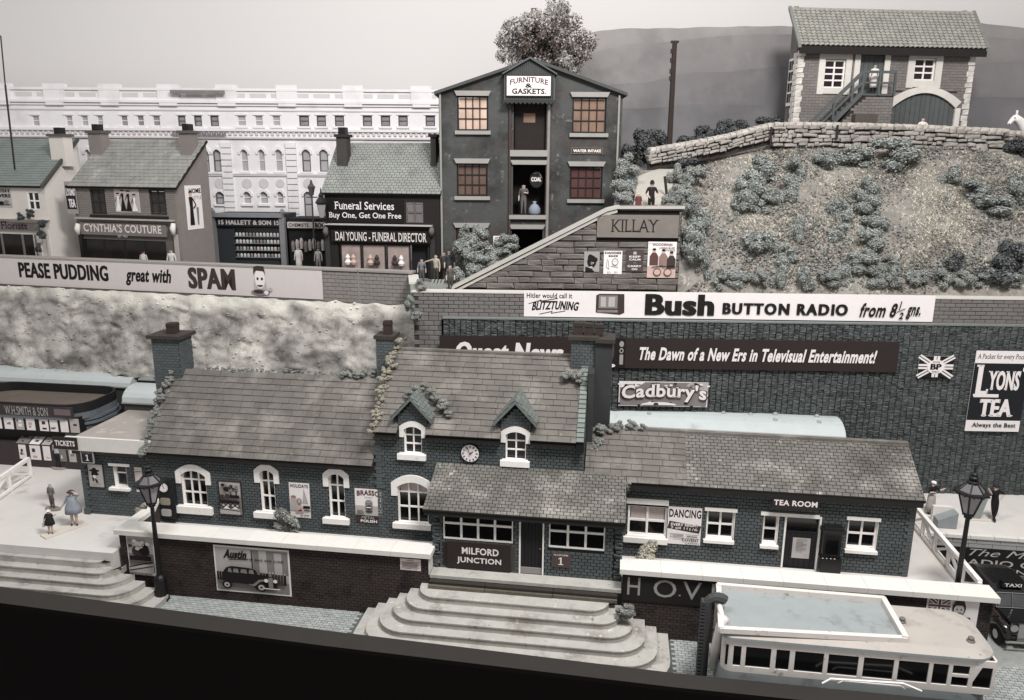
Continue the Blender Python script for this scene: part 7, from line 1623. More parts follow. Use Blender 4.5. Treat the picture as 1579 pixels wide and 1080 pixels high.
r_ = Vq(442, 337, 505, 412); t = thing('chemist_shop', 'dark shop front with a pale CHEMISTS BOOTS fascia beside the undertaker', 'shop', g1, ((r_[0]+r_[1])/2, 0, zb))
G().box(r_[0], r_[1]+1, .2, 2.5, zb, r_[3]).build('body', m('chemist_black', (26, 24, 26), .7, .1), t)
sr = Vq(443, 342.5, 512, 352.5); fb = G().box(sr[0], sr[1], -.05, .19, sr[2], sr[3]).build('fascia_sign', PAPERD, t)
A = Art(sr[0], sr[1], sr[2], sr[3], -.052); A.text('CHEMISTS', .03, .2, .48, .8, INK, bold=.03); A.text('BOOTS', .62, .1, .98, .9, INK, bold=.05, serif=True); A.build(fb, 'printed_lettering')
for i in range(8): x = r_[0]+.3+i*.28; G().lathe([(.10, 0), (.13, .5), (.06, .7)], (x, .05, zb+1.0+.1*(i % 3)), 6).build('display_bottle', (GREYI, PAPERD, BLIND)[i % 3], t)
# wall lantern of the undertaker and a thin lamp post behind
x_, z_ = D.at(497, 345, -.5); t = thing('wall_lantern', 'black six sided lantern at the left corner of the undertaker\'s shop', 'lantern', D, (x_, -.5, z_))
G().lathe([(.10, .2), (.12, .3), (.28, 1.1), (.36, 1.12), (.36, 1.2), (.14, 1.5), (.17, 1.56), (.05, 1.75), (.02, 2.0)], (x_, -.5, z_), 6).build('lantern', BLACK, t); G().lathe([(.115, .34), (.265, 1.06)], (x_+.0, -.53, z_), 6).build('glass', LGL, t)
G().tube([(x_, -.5, z_+.2), (x_+.3, -.2, z_-.1), (x_+.5, -.02, z_+.3)], .05, 6).build('bracket', BLACK, t)
x_, z_ = g1.at(486, 400, -1.2); t = thing('thin_lamp', 'thin old gas lamp post standing before the white terrace', 'lamp post', g1, (x_, -1.2, zb))
G().tube([(x_, -1.2, zb), (x_, -1.2, 16.1)], .055, 6).box(x_-.35, x_+.35, -1.23, -1.17, 15.95, 16.02).build('post', m('lamp_grey_dark', (74, 72, 74), .7), t)
G().lathe([(.12, 0), (.22, .45), (.27, .5), (.10, .7), (.04, .95)], (x_, -1.2, 16.1), 6).build('lantern', MC['lamp_grey_dark'], t)
# ================================================================== long white terrace
TW_ = m('terrace_white', (230, 224, 225), .9, .02, .6, dirt_or_glint=[((210, 200, 200), .52, .75, .5)]); TG = m('terrace_grey_stone', (204, 196, 196), .9, .04, 3)  # slightly greyer stone for some bands, panels, dentils and roundels
TGL = m('terrace_glass', (170, 164, 168), .3, .12, .5); TGD = m('terrace_glass_dark', (140, 134, 138), .3, .2)
ter = thing('white_terrace', 'long white classical terrace with rows of arched windows behind the shops', 'building', T, (-14, 0, zb))
tx0, tx1 = -52, T.at(676, 200)[0]+1.5
ztop = T.at(400, 137)[1]
att = [(48, 62), (100, 113), (124, 137), (148, 160), (185, 198), (210, 223), (234, 248), (274, 287), (299, 312), (324, 338), (365, 380), (392, 406), (419, 433), (461, 477), (488, 503), (516, 531), (559, 574), (587, 602), (614, 629), (656, 671)]
row2 = [(130, 143), (312, 324), (328, 343), (370, 384), (397, 410), (423, 437), (465, 480), (492, 507), (535, 549), (562, 576), (589, 603)]
row3 = [(332, 347), (374, 388), (400, 414), (426, 438), (468, 483), (495, 510)]
hs = []; info = []
for a, b in att: r_ = T.R(0, a, 178, b, 195); hs.append(r_); info.append((r_, 0, a))
for a, b in row2: r_ = T.R(0, a, 230, b, 265); hs.append(r_); info.append((r_, 1, a))
for a, b in row3: r_ = T.R(0, a, 295, b, 335 if a > 460 else 315); hs.append(r_); info.append((r_, 1, a))
g = G(); panel(g, tx0, tx1, zb, T.at(400, 160)[1], 0, .4, hs); tw_ = g.build('wall', TW_, ter)
for r_, arch, a in info:
    dark = a > 455 or 184 < a < 340
    w2 = window(ter, 0, r_, 1, 2, mt=TW_ if not (a > 455 or 270 < a < 340) else m('terrace_frame_dark', (100, 94, 96), .8), bar=.05, fw=.06, deep=.12, pane=TGD if dark and not arch else TGL, paneobj=False)
    g = G(); x0, x1, z0, z1 = r_
    if arch: hood(g, x0, x1, z1-.25, .22, .2, .1, -.10, .13, .12)
    else: g.box(x0-.1, x1+.1, -.06, .0, z1, z1+.12)
    g.box(x0-.12, x1+.12, -.12, .0, z0-.14, z0).build('surround', TW_, w2)
def band(py0, py1, dep, mt_=TW_, nm='cornice'): z1 = T.at(400, py0)[1]; z0 = T.at(400, py1)[1]; G().box(tx0, tx1, -dep, .42, z0, z1).build(nm, mt_, ter)
band(137, 141, .16); band(156, 160, .22); band(160.5, 164, .10); band(170, 172, .05, TG); band(199, 203, .16); band(212, 214.5, .15, TG); band(267, 269.5, .1); band(270, 272, .08, TG); 
z0, z1 = T.at(400, 156)[1], T.at(400, 141)[1]; G().box(tx0, tx1, -.05, .3, z0, z1).build('parapet', TW_, ter)
for px_ in (2, 85, 170, 260, 350, 443, 545, 650):
    x = T.at(px_, 150)[0]; G().box(x-.7, x+.7, -.14, .35, z0, z1+.40).build('parapet_pier', TW_, ter); G().box(x-.6, x+.6, -.2, -.0, z0-.35, z0-.01).build('corbel', TW_, ter)
for i in range(34):
    x = tx0+(tx1-tx0)*(i+.5)/34; G().box(x-.55, x+.55, -.065, -.05, z0+.2, z1-.15).build('parapet_panel', TG, ter)
z0, z1 = T.at(400, 209)[1], T.at(400, 203)[1]; g = G(); x = tx0
while x < tx1: g.box(x, x+.16, -.10, -.0, z0, z1); x += .36
g.build('dentils', TG, ter, kind='stuff')
g = G()
for px_ in (152, 350, 450, 552): # rusticated pilasters
    x = T.at(px_, 250)[0]; z = zb
    while z < T.at(400, 214)[1]-.2: g.box(x-.35, x+.35, -.14, 0, z, z+.34); z += .4
g.build('rustication', TW_, ter, kind='stuff')
for a, b in ((332, 347), (374, 388), (400, 414), (426, 438), (468, 483)):
    x0, z0 = T.at(a, 290); x1, z1 = T.at(b, 276); G().disc((x0+x1)/2, (z0+z1)/2, (x1-x0)/2, -.05, -.0, 14).build('roundel', TG, ter)
# small stained block over the cornice
r_ = T.R(-.46, 262, 139, 346, 145); G().box(r_[0], r_[1], -.5, -.36, r_[2], r_[3]).build('stained_cornice', m('stained_stone', (128, 120, 120), .9, .2, 2), ter)
r_ = T.R(-.46, 264, 203, 348, 210); g = G()
for i in range(22): x = r_[0]+(r_[1]-r_[0])*i/22; g.box(x, x+.12, -.3, -.27, r_[2], r_[3])
g.build('stained_dentils', MC['stained_stone'], ter, kind='stuff')
# ================================================================== backdrop: sky and hills
SKY = m('backdrop_sky', (212, 207, 204), 1, .015, .05); SKY.node_tree.nodes['Principled BSDF'].inputs['Specular IOR Level'].default_value = 0
vs = []; n = 24
for i in range(n+1):
    x = -110+220*i/n; y = 57.5-.0008*x*x
    vs += [(x, y, -1), (x, y, 70)]
G().add(vs, [(2*i, 2*i+2, 2*i+3, 2*i+1) for i in range(n)]).build('sky', SKY, None, WORLD, (0, 62, 0), kind='structure', smooth=True)
def ridge(y, prof, col, nm, dep=.8):
    vs = []; xs = []; N = 140
    P = [WORLD.at(px_, py_, y) for px_, py_ in prof]
    for i in range(N+1):
        x = P[0][0]+(P[-1][0]-P[0][0])*i/N
        k = max(j for j in range(len(P)-1) if P[j][0] <= x+1e-6); f = (x-P[k][0])/(P[k+1][0]-P[k][0]); f = f*f*(3-2*f); z = P[k][1]+(P[k+1][1]-P[k][1])*f+.10*mno.fractal(Vector((x*.3, y, 0)), 1, 2, 4)
        for j in range(9): t_ = j/8; vs.append((x, y-dep*(1-math.sin(t_*math.pi/2))-(.1*mno.noise(Vector((x*.25, t_*4, y)))), 12+(z-12)*math.sin(t_*math.pi/2)**.9 if t_ < 1 else z))
    G().add(vs, [(i*9+j, (i+1)*9+j, (i+1)*9+j+1, i*9+j+1) for i in range(N) for j in range(8)]).build(nm, col, None, WORLD, (0, y, 12), kind='structure', smooth=True)
hc = lambda n_, c_: m(n_, c_, 1, .08, .12, dirt_or_glint=[((c_[0]+20, c_[1]+18, c_[2]+18), .42, .72, .16), ((c_[0]-14, c_[1]-14, c_[2]-12), .5, .75, .3)])
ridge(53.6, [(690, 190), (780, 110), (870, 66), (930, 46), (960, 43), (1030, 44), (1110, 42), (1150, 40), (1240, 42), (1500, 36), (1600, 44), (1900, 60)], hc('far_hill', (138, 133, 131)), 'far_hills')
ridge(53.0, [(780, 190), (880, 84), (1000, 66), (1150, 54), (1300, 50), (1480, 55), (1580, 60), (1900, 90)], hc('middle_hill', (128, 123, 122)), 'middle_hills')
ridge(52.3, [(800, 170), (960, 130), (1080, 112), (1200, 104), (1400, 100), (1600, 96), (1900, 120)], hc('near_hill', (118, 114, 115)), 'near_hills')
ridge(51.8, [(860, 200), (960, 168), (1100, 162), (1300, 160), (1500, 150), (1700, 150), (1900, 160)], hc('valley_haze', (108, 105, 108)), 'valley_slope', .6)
# ================================================================== tree behind the warehouse
TL = m('tree_leaf_pale', (166, 158, 152), .9, .12, .8, isl=.22); TLB = m('tree_leaf_brown', (98, 82, 74), .9, .15, 1, isl=.25)
cx_3, cz_3 = WORLD.at(840, 66, 49.8); tr = thing('tree', 'round pinkish grey tree rising behind the warehouse roof', 'tree', WORLD, (cx_3, 49.8, 12))
tk = G().tube([(cx_3, 49.8, 11.6), (cx_3+.1, 49.8, 18), (cx_3, 49.8, 22), (cx_3-.1, 49.8, 25)], [.35, .28, .2, .1], 8)
for k in range(14):
    a_ = k*2.4; h_ = 20+k*.35; tk.tube([(cx_3, 49.8, h_), (cx_3+math.cos(a_)*1.2, 49.8+math.sin(a_)*1.0, h_+1.1), (cx_3+math.cos(a_)*2.2, 49.8+math.sin(a_)*1.8, h_+1.6)], [.1, .06, .03], 5)
tk.build('trunk', m('bark', (96, 80, 72), .9, .2, 4), tr)
g = G(); rr = random.Random(5); lumps = []
for k in range(95):
    d = Vector((rr.gauss(0, 1), rr.gauss(0, .7), rr.gauss(0, 1))).normalized()*rr.uniform(.05, 1)**.5
    lumps.append((Vector((cx_3+d.x*2.75, 49.8+d.y*2.0, cz_3-.1+d.z*2.3)), rr.uniform(.38, .62), d))
for k in range(30000):
    c_, r_, d = lumps[rr.randrange(95)]; n_ = Vector((rr.gauss(0, 1), rr.gauss(0, 1), rr.gauss(0, 1))).normalized(); p = c_+n_*r_*rr.uniform(.5, 1.15)
    a_ = n_.orthogonal().normalized(); a_ = (a_+Vector((rr.gauss(0, .6), rr.gauss(0, .6), rr.gauss(0, .6)))).normalized(); b_ = n_.cross(a_).normalized(); s_ = rr.uniform(.05, .11)
    brown = (abs(d.x+.1) < .38 and d.z < .35 and rr.random() < .75) or (d.x > .55 and rr.random() < .35)
    g.add([p-a_*s_, p-b_*s_*.6, p+a_*s_, p+b_*s_*.6], [(0, 1, 2, 3)], TLB if brown else TL)
g.build('crown', None, tr)
# ================================================================== people
def person(label, fr, pos, h, face, cols, L_=None, R_=None, LL=None, RL=None, hat=None, coat=None, base=None, group=None, lean=(0, 0), parts=(), hair=(60, 44, 38), extra=None):
    """standing figure of height h facing -y before being turned by `face` degrees; cols = (upper, lower, shoes)"""
    f2 = Fr(*fr.w(pos[0], pos[1])[:2], math.degrees(fr.a)+face); z0 = pos[2]
    t = thing('person', label, 'person', f2, (0, 0, z0), group)
    P = {'pel': (0, 0, .52), 'che': (lean[0], lean[1], .70), 'sho': (lean[0]*1.3, lean[1]*1.3, .80), 'nec': (lean[0]*1.4, lean[1]*1.4, .845), 'hd': (lean[0]*1.5, lean[1]*1.5-.01, .90), 'top': (lean[0]*1.6, lean[1]*1.6, .955)}
    J = [('pel', .085), ('che', .092), ('sho', .07), ('nec', .032), ('hd', .058), ('top', .045)]
    names = [j[0] for j in J]; co = [P[j[0]] for j in J]; rad = [j[1] for j in J]; ed = [(0, 1), (1, 2), (2, 3), (3, 4), (4, 5)]; seg = ['torso']*3+['head']*3
    def addp(p, r, par, sg): co.append(p); rad.append(r); seg.append(sg); ed.append((par, len(co)-1)); return len(co)-1
    for s_, arm, leg in ((-1, L_, LL), (1, R_, RL)):
        ar = arm or ((s_*.145, 0, .63), (s_*.155, -.03, .49)); sx = lean[0]*1.3
        a = addp((s_*.105+sx, lean[1]*1.3, .80), .038, 2, 'arm'); b = addp(ar[0], .030, a, 'arm'); c = addp(ar[1], .021, b, 'hand')
        dv = (Vector(ar[1])-Vector(ar[0])).normalized(); sd = dv.cross(Vector((0, 1, 0.01))).normalized()
        pc = Vector(ar[1])+dv*.025; pm = addp(tuple(pc), .017, c, 'hand')
        for q, ln_ in ((-1.2, .030), (-.4, .036), (.4, .038), (1.2, .032)): tip = pc+dv*ln_+sd*q*.008; addp(tuple(tip+Vector((0, -.006, 0))), .0055, pm, 'hand')
        addp(tuple(Vector(ar[1])+dv*.022-sd*.026*s_), .006, c, 'hand')
        lg = leg or ((s_*.055, -.012, .27), (s_*.06, .012, .045))
        a = addp((s_*.05, 0, .47), .062, 0, 'leg'); b = addp(lg[0], .042, a, 'leg'); c = addp(lg[1], .027, b, 'shin'); ty = lg[2] if len(lg) > 2 else (lg[1][0]+s_*.012, lg[1][1]-.075, .018)
        addp(ty, .024, c, 'foot')
    me = bpy.data.meshes.new('body'); me.from_pydata([tuple(Vector(p)*h) for p in co], ed, []); o = bpy.data.objects.new('body', me)
    bm = bmesh.new(); bm.from_mesh(me); sl = bm.verts.layers.skin.verify(); bm.verts.ensure_lookup_table()
    for v, r in zip(bm.verts, rad): v[sl].radius = (r*h*(1.0), r*h*(.80 if r > .08 else 1)); 
    bm.verts[0][sl].use_root = True; bm.to_mesh(me); bm.free()
    o.modifiers.new('skin', 'SKIN').use_smooth_shade = True; sb = o.modifiers.new('sub', 'SUBSURF'); sb.levels = 1
    nm = evaluated(o); C.objects.link(o); o.modifiers.clear(); o.data = nm; bpy.data.meshes.remove(me)
    def cm(c): 
        if not isinstance(c, tuple): return c
        return m('cloth_%d_%d_%d' % c, c, .8, .10, 6, bump=.1)
    sk = m('painted_skin', (196, 164, 148), .7, .05); mats = [cm(cols[0]), cm(cols[1]), cm(cols[2]), sk, cm(hair)]
    nm.materials.clear()
    for q in mats: nm.materials.append(q)
    V = [Vector(p)*h for p in co]
    for p in nm.polygons:
        c = p.center; best = None
        for i, (a, b) in enumerate(ed):
            A_, B_ = V[a], V[b]; d = B_-A_; f = max(0, min(1, (c-A_).dot(d)/d.length_squared)); dd = (A_+d*f-c).length/(max(rad[a], rad[b])*h)
            if best is None or dd < best[0]: best = (dd, seg[b])
        s_ = best[1]; zr = c.z/h
        p.material_index = {'torso': 0, 'arm': 0, 'hand': 3, 'head': 3, 'leg': 1, 'shin': 1, 'foot': 2}[s_]
        if s_ == 'head' and (zr > .935 or (c.y-P['hd'][1]*h > .012*h and zr > .875)): p.material_index = 4
        if s_ == 'torso' and zr < .55: p.material_index = 1
        if s_ in ('torso',) and zr > .835: p.material_index = 3
        p.use_smooth = True
    o.parent = t
    hp = Vector(P['hd'])*h+Vector((0, 0, z0))
    g = G(); 
    for s_ in (-1, 1): g.ball((hp.x+s_*.02*h, hp.y-.054*h, hp.z+.008*h), .0075*h, (1, .5, 1), INK, 5)
    g.ball((hp.x, hp.y-.062*h, hp.z-.006*h), .009*h, (.8, 1, 1.3), sk, 5); g.box(hp.x-.017*h, hp.x+.017*h, hp.y-.056*h, hp.y-.05*h, hp.z-.029*h, hp.z-.024*h, REDI)
    for s_ in (-1, 1): g.ball((hp.x+s_*.056*h, hp.y+.004*h, hp.z), .012*h, (.5, 1, 1.4), sk, 5)
    g.build('face', None, t)
    if coat:   # (hem z, hem radius, top z, colour)
        hz_, hr, tz, cc = coat; g = G(); g.lathe([(hr*h, 0), (hr*h*.93, (tz-hz_)*h*.35), (.115*h, (tz-hz_)*h*.75), (.10*h, (tz-hz_)*h)], (lean[0]*h, 0, z0+hz_*h), 14)
        r5 = random.Random(3); g.v = [(x*(1+.12*math.sin(7*math.atan2(y, x)))*1.0, y*.8*(1+.10*math.sin(5*math.atan2(y, x))), z) for x, y, z in g.v]; g.build('coat_skirt', cm(cc), t, smooth=True)
    if hat:
        kind, hc_ = hat; g = G(); hx, hy, hzz = hp.x, hp.y+.005*h, hp.z+.035*h
        if kind == 'brim': g.lathe([(.10*h, 0), (.10*h, .006*h), (.058*h, .01*h), (.055*h, .05*h), (.03*h, .06*h)], (hx, hy, hzz), 14)
        elif kind == 'helmet': g.lathe([(.075*h, -.01*h), (.066*h, .01*h), (.062*h, .05*h), (.04*h, .085*h), (.012*h, .1*h)], (hx, hy, hzz), 12)
        else: g.lathe([(.066*h, -.012*h), (.072*h, .015*h), (.06*h, .04*h), (.02*h, .05*h)], (hx, hy, hzz), 12); g.box(hx-.03*h, hx+.03*h, hy-.085*h, hy-.05*h, hzz-.004*h, hzz+.004*h)
        g.build('hat', cm(hc_), t, smooth=True)
    if base: bw_, bl_, bc_ = base; G().slab([(bw_*math.cos(a_*.5236), bl_*math.sin(a_*.5236)) for a_ in range(12)], z0, z0+.05).build('figure_base', cm(bc_), t)
    if extra: extra(t, h, z0)
    return t
def foot(fr, px_, py_, z): x, y = fr.pz(px_, py_, z); return (x, y, z)
BW = (206, 196, 180)
# platform left
p = foot(S, 82, 785, 2.0); p1 = foot(S, 116, 810, 2.05); p2 = foot(S, 79, 823, 2.05)
q0, q1 = Vector((*p2[:2], 0)), Vector((*p1[:2], 0)); d = (q1-q0).normalized(); nn = Vector((-d.y, d.x, 0))
a, b = q0-d*.35, q1+d*.45
G().slab([((a-nn*.28).x, (a-nn*.28).y), ((b-nn*.28).x, (b-nn*.28).y), ((b+nn*.28).x, (b+nn*.28).y), ((a+nn*.28).x, (a+nn*.28).y)], 1.985, 2.05).build('figure_base', m('base_cream', (204, 192, 176), .8, .05), None, S, (q0.x, q0.y, 1.985), 'flat cream strip under the woman in the blue coat and the child', 'base')
def bag(t, h, z0): 
    g = G().box(-.27, -.19, -.12, .10, z0+.32*h, z0+.48*h); g.tube([(-.23, -.08, z0+.48*h), (-.23, -.02, z0+.53*h), (-.23, .05, z0+.48*h)], .012, 5); g.build('bag', m('cloth_150_146_136', (170, 164, 152), .8), t)
person('woman in a blue coat holding her hat on the left platform', S, p1, 1.72, 12, ((128, 140, 156), SKIN, (60, 46, 42)), L_=((-.17, -.02, .66), (-.27, -.03, .54)), R_=((.19, -.02, .86), (.09, -.05, .945)), hat=('brim', (72, 60, 58)), coat=(.36, .21, .80, (128, 140, 156)), group='figures on the left platform')
person('child in a dark dress with a white hat carrying a pale bag', S, p2, 1.15, 12, ((36, 34, 38), SKIN, (60, 46, 42)), L_=((-.16, -.02, .66), (-.2, -.03, .52)), R_=((.17, -.03, .72), (.27, -.04, .80)), hat=('brim', (222, 214, 206)), coat=(.38, .18, .80, (36, 34, 38)), group='figures on the left platform', extra=bag)
person('boy in a grey jumper and shorts standing behind the woman in blue', S, p, 1.32, -8, ((104, 104, 98), (88, 78, 74), (60, 50, 46)), base=(.42, .22, (132, 124, 114)), group='figures on the left platform', hair=(120, 104, 96))
p = foot(S, 91, 722, 2.0)
person('person in a pale top and dark trousers at the newspaper kiosk', S, p, 1.6, 172, ((164, 176, 170), (34, 36, 42), (44, 36, 32)), base=(.45, .24, (158, 144, 128)), group='figures on the left platform', L_=((-.15, -.05, .68), (-.2, -.16, .66)))
# platform right
p = foot(S, 1433, 792, 2.0)
person('woman with a white cap, black top and pale skirt on the right platform', S, (p[0], max(p[1], 7.9), 2.0), 1.68, 25, ((30, 27, 30), (150, 142, 140), (40, 34, 32)), R_=((.17, -.07, .70), (.26, -.12, .76)), L_=((-.17, -.05, .68), (-.08, -.12, .70)), hat=('cap', (226, 220, 214)), coat=(.10, .14, .62, (168, 158, 154)), group='figures on the right platform')
p = foot(S, 1447, 822, 2.0); b_ = (22.4, 7.15)
t = thing('trunk_case', 'grey blue wedge shaped case with a white top beside the white railing', 'case', S, (b_[0], b_[1], 2)); G().prism([(b_[0]-.45, 2), (b_[0]+.38, 2), (b_[0]+.38, 2.75), (b_[0]-.45, 2.35)], b_[1]-.25, b_[1]+.3).build('case', m('case_blue_grey', (128, 140, 142), .7, .1), t); G().box(b_[0]-.5, b_[0]+.36, b_[1]+.31, b_[1]+.5, 2, 2.8).build('lid', COPE, t)
p = foot(S, 1530, 802, 2.0)
person('man in black leaning with crossed legs behind the right street lamp', S, p, 1.82, 18, ((26, 22, 24), (26, 22, 24), (40, 30, 28)), L_=((-.15, -.02, .72), (-.25, -.02, .86)), R_=((.23, -.0, .70), (.12, -.05, .62)), LL=((-.05, -.03, .27), (.03, -.02, .045)), RL=((.03, -.05, .27), (-.06, -.09, .06)), hat=('cap', (48, 40, 40)), lean=(-.03, 0), group='figures on the right platform')
x_, y_, _z = foot(S, 1508, 800, 2.0)
t = thing('post_box', 'grey blue leaning post that the man in black rests on', 'post', S, (x_, y_, 2)); G().prism([(x_-.35, 2), (x_+.05, 2), (x_+.32, 3.35), (x_+.05, 3.4)], y_-.1, y_+.12).build('board', m('case_blue_grey', (128, 140, 142), .7, .1), t); G().slab([(x_-.4, y_-.25), (x_+.4, y_-.25), (x_+.3, y_+.25), (x_-.4, y_+.25)], 1.985, 2.04).build('base', MC['base_cream'], t)
# path at KILLAY
def at_w(px_, py_, Y): x, z = WORLD.at(px_, py_, Y); return (x, Y, z)
a = at_w(1006, 276, 39.3)
person('policeman in a dark uniform and helmet standing behind the KILLAY wall', WORLD, (a[0], 39.3, a[2]-1.86), 1.75, 5, ((30, 26, 32), (28, 25, 30), (20, 18, 20)), hat=('helmet', (30, 26, 30)), L_=((-.17, -.02, .66), (-.1, -.1, .56)), R_=((.17, -.02, .66), (.1, -.1, .56)))
a = at_w(985, 295, 39.1)
person('small child with a pale head and dark red dress beside the policeman', WORLD, (a[0], 39.1, a[2]-1.2), 1.15, 0, ((112, 52, 48), (112, 52, 48), (60, 40, 38)), coat=(.35, .17, .8, (96, 44, 42)), hair=(196, 186, 176))
# barn
p = B.at(1351, 93, -.6)
person('woman in a white apron at the top of the barn stair', B, (p[0], -.6, sz), 1.72, -10, ((214, 206, 200), (60, 54, 54), (40, 34, 32)), coat=(.22, .13, .62, (216, 208, 202)), hair=(150, 140, 132))
a = at_w(1424, 180, 46.4)
person('figure in a white shirt behind the long stone wall in front of the barn door', WORLD, (a[0], 46.4, a[2]-1.68), 1.65, 0, ((214, 204, 196), (70, 62, 60), (40, 34, 32)), L_=((-.2, -.05, .68), (-.27, -.1, .56)), R_=((.2, -.05, .68), (.27, -.1, .56)), hair=(190, 178, 170))
# warehouse man and sack
p = Q.at(807, 332, .45)
person('man in grey work clothes standing in the middle loading bay', Q, (p[0], .35, bay2[2]), 1.75, 0, ((86, 82, 82), (96, 92, 90), (50, 44, 42)), R_=((.15, -.06, .68), (.05, -.12, .70)))
x_ = Q.at(824, 330, .45)[0]; t = thing('sack', 'blue grey tied sack beside the man in the loading bay', 'sack', Q, (x_, .3, bay2[2]))
G().lathe([(.26, 0), (.34, .12), (.33, .35), (.2, .55), (.07, .62), (.12, .74), (.03, .76)], (x_, .3, bay2[2]), 12).build('sack', m('sack_blue', (120, 138, 160), .8, .12, 5, bump=.4), t, smooth=True)
# street
for i, (px_, py_, Y, h, cols, lb, kw) in enumerate(((650, 399, 43.0, 1.5, ((110, 116, 128), (80, 80, 90), (40, 36, 36)), 'small grey figure outside the undertaker\'s door', {}),
        (672, 391, 42.4, 1.75, ((170, 158, 140), (70, 60, 56), (40, 34, 32)), 'man in a pale jacket with an arm stretched out near the street wall corner', dict(L_=((-.22, -.03, .76), (-.36, -.05, .72)), hair=(130, 120, 110))),
        (693, 384, 42.0, 1.85, ((56, 64, 66), (50, 56, 58), (34, 30, 30)), 'tall man in dark grey green beside the warehouse bushes', {}),
        (684, 387, 42.9, 1.6, ((70, 62, 56), (60, 54, 50), (34, 30, 30)), 'figure in brown between the pale jacket and the tall man', {}),
        (219, 376, 45.0, 1.6, ((172, 160, 150), (150, 140, 132), (60, 50, 46)), 'pale figure in a long coat outside the couture shop', dict(coat=(.1, .13, .8, (176, 164, 154)))),
        (262, 374, 45.0, 1.7, ((196, 188, 182), (60, 54, 54), (40, 34, 32)), 'figure in a white top at the right door of the couture shop', {}),
        (459, 370, 48.0, 1.6, ((206, 200, 196), (196, 190, 186), (90, 84, 84)), 'pale lady in a white dress in front of the chemist', dict(coat=(.12, .13, .8, (210, 204, 198)))),
        (490, 381, 48.0, 1.5, ((186, 180, 178), (150, 144, 142), (90, 84, 84)), 'grey figure near the chemist\'s right side', {}))):
    a = at_w(px_, py_, Y); person(lb, WORLD, (a[0], Y, max(zb, a[2]-h) if i < 4 else zb), h, (0, -30, 10, 20, 170, 0, 0, 0)[i], cols, group='figures along the upper street', **kw)
a = at_w(694, 418, 39.2); person('slim figure seated on the wall by the greenish parapet', WORLD, (a[0], 39.2, 11.6), 1.5, 30, ((84, 80, 76), (70, 66, 62), (40, 36, 34)))
a = at_w(672, 438, 38.6); t = thing('bench', 'pale green slatted bench end beside the greenish parapet', 'bench', WORLD, (a[0], 38.6, 11.6))
for k in range(4):
    x = a[0]-.35+k*.17; Q4 = [(x, 11.9), (x+.11, 11.9), (x+.31, 12.4), (x+.20, 12.4)]; G().add([(q_, 38.4, z_) for q_, z_ in Q4]+[(q_, 38.45, z_) for q_, z_ in Q4], [(0, 1, 2, 3), (7, 6, 5, 4), (0, 3, 7, 4), (1, 5, 6, 2), (3, 2, 6, 7), (0, 4, 5, 1)]).build('slat', m('pale_green_paint', (138, 148, 136), .7, .05), t)
G().box(a[0]-.45, a[0]+.5, 38.46, 38.9, 11.6, 11.9).build('seat', MC['pale_green_paint'], t)
for i, (px_, py_, Y, a_, b_, lb) in enumerate(((645, 440, 37.6, 14, 12, 'brownish bush on the corner of the block wall'), (634, 468, 37.0, 12, 14, 'grey bush hanging at the left end of the block wall, upper'), (640, 488, 36.8, 14, 12, 'grey bush at the left end of the dark stone wall, lower'))):
    X = WORLD.at(px_, py_, Y); clump(lb, WORLD, (X[0], Y, X[1]), (a_*Y/F_, a_*Y/F_, b_*Y/F_), i, style=('lich', 'foam', 'foam')[i])
# shrubs by the station
x_, z_ = S.at(437, 800, 1.2); clump('grey green shrub in front of the second arched window', S, (x_, 1.2, 2.75), (1.15, .6, .65), 1, style='lich')
x_, z_ = S.at(1000, 852, 1.0); clump('olive brown mossy mound under the wide pale window', S, (x_, 1.1, 2.65), (1.5, .6, .38), 2, style='dry')
x_, z_ = S.at(962, 928, -1.6); clump('round grey shrub at the right end of the centre steps', S, (x_, -1.5, 1.62), (.50, .45, .44), 3, style='foam')
x_, z_ = S.at(213, 786, 1.5); clump('small pale dry bush on the end of the coping by the left lamp', S, (x_+.2, 1.5, 2.75), (.35, .3, .35), 1, style='dry')
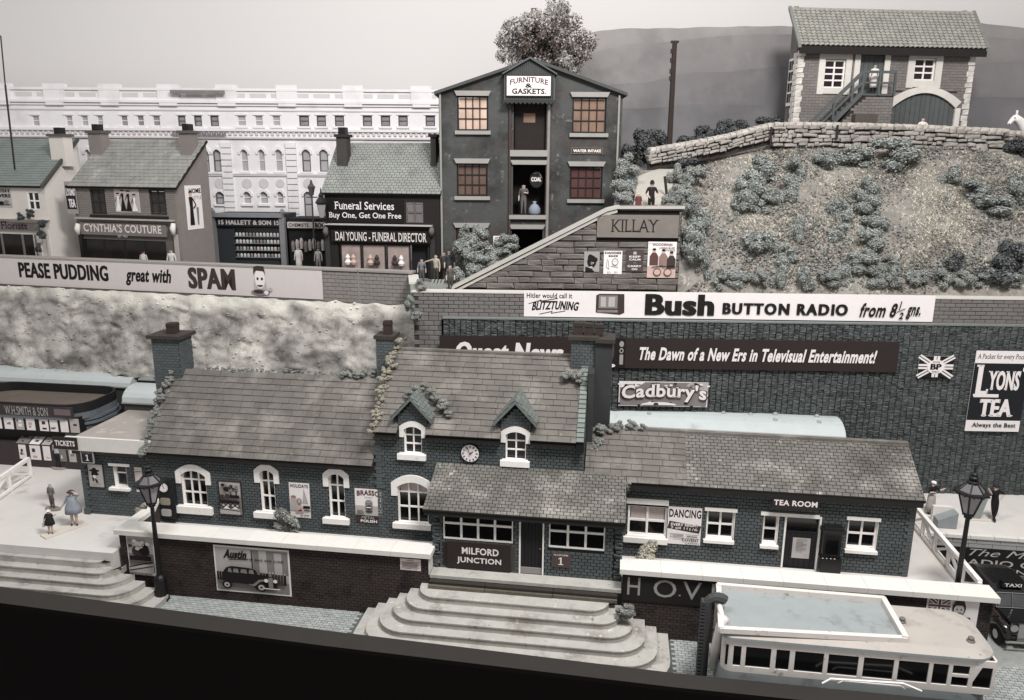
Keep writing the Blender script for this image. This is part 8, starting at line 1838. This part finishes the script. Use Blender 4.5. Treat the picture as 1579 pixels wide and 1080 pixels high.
# ================================================================== white donkey behind the stub wall
DW = m('donkey_white', (226, 218, 214), .8, .05, 3); x_, z_ = WORLD.at(1562, 200, 47.4)
dk = thing('donkey', 'white donkey looking over the stone wall at the right edge', 'donkey', WORLD, (x_+1.35, 47.4, 19.3))
co = [(2.2, 0, 1.35), (1.5, 0, 1.32), (.9, 0, 1.4), (.55, 0, 1.7), (.25, -.02, 2.0), (.02, -.08, 1.92), (-.2, -.14, 1.66), (-.28, -.16, 1.54), (.15, -.13, 2.12), (.10, -.15, 2.38), (.30, .08, 2.14), (.33, .10, 2.42)]
rd = [.36, .38, .34, .24, .19, .17, .12, .10, .06, .03, .06, .03]; ed = [(0, 1), (1, 2), (2, 3), (3, 4), (4, 5), (5, 6), (6, 7), (4, 8), (8, 9), (4, 10), (10, 11)]
for bx_, sy in ((.95, -.16), (.95, .16), (2.2, -.16), (2.2, .16)):
    n = len(co); kn = -.05 if bx_ < 1.5 else .12; co += [(bx_, sy, .95), (bx_+kn*.3, sy, .55), (bx_+kn, sy, .30), (bx_, sy, .04)]; rd += [.16, .08, .06, .07]; ed += [(2 if bx_ < 1.5 else 0, n), (n, n+1), (n+1, n+2), (n+2, n+3)]
n = len(co); co += [(2.6, 0, 1.2), (2.65, 0, .7)]; rd += [.05, .05]; ed += [(0, n), (n, n+1)]
me = bpy.data.meshes.new('body'); me.from_pydata(co, ed, []); o = bpy.data.objects.new('body', me)
bm = bmesh.new(); bm.from_mesh(me); sl = bm.verts.layers.skin.verify(); bm.verts.ensure_lookup_table()
for v, r in zip(bm.verts, rd): v[sl].radius = (r, r)
bm.verts[1][sl].use_root = True; bm.to_mesh(me); bm.free(); o.modifiers.new('s', 'SKIN').use_smooth_shade = True; o.modifiers.new('u', 'SUBSURF').levels = 1
nm = evaluated(o); C.objects.link(o); o.modifiers.clear(); o.data = nm; nm.materials.clear(); nm.materials.append(DW); nm.polygons.foreach_set('use_smooth', [True]*len(nm.polygons)); o.parent = dk; o.location = (-1.5+.0, 0, z_-19.3-1.30)
bz_ = BASE[dk.name]
g = G(); g.ball((-1.5-.0+bz_.x, -.27+bz_.y, z_-1.30+1.95), .035, (1, .6, 1), INK, 6).ball((-1.5-.27+bz_.x, -.25+bz_.y, z_-1.30+1.6), .04, (1, .5, .8), INK, 6); g.build('face', None, dk)
bpy.data.scenes.remove(TMP)
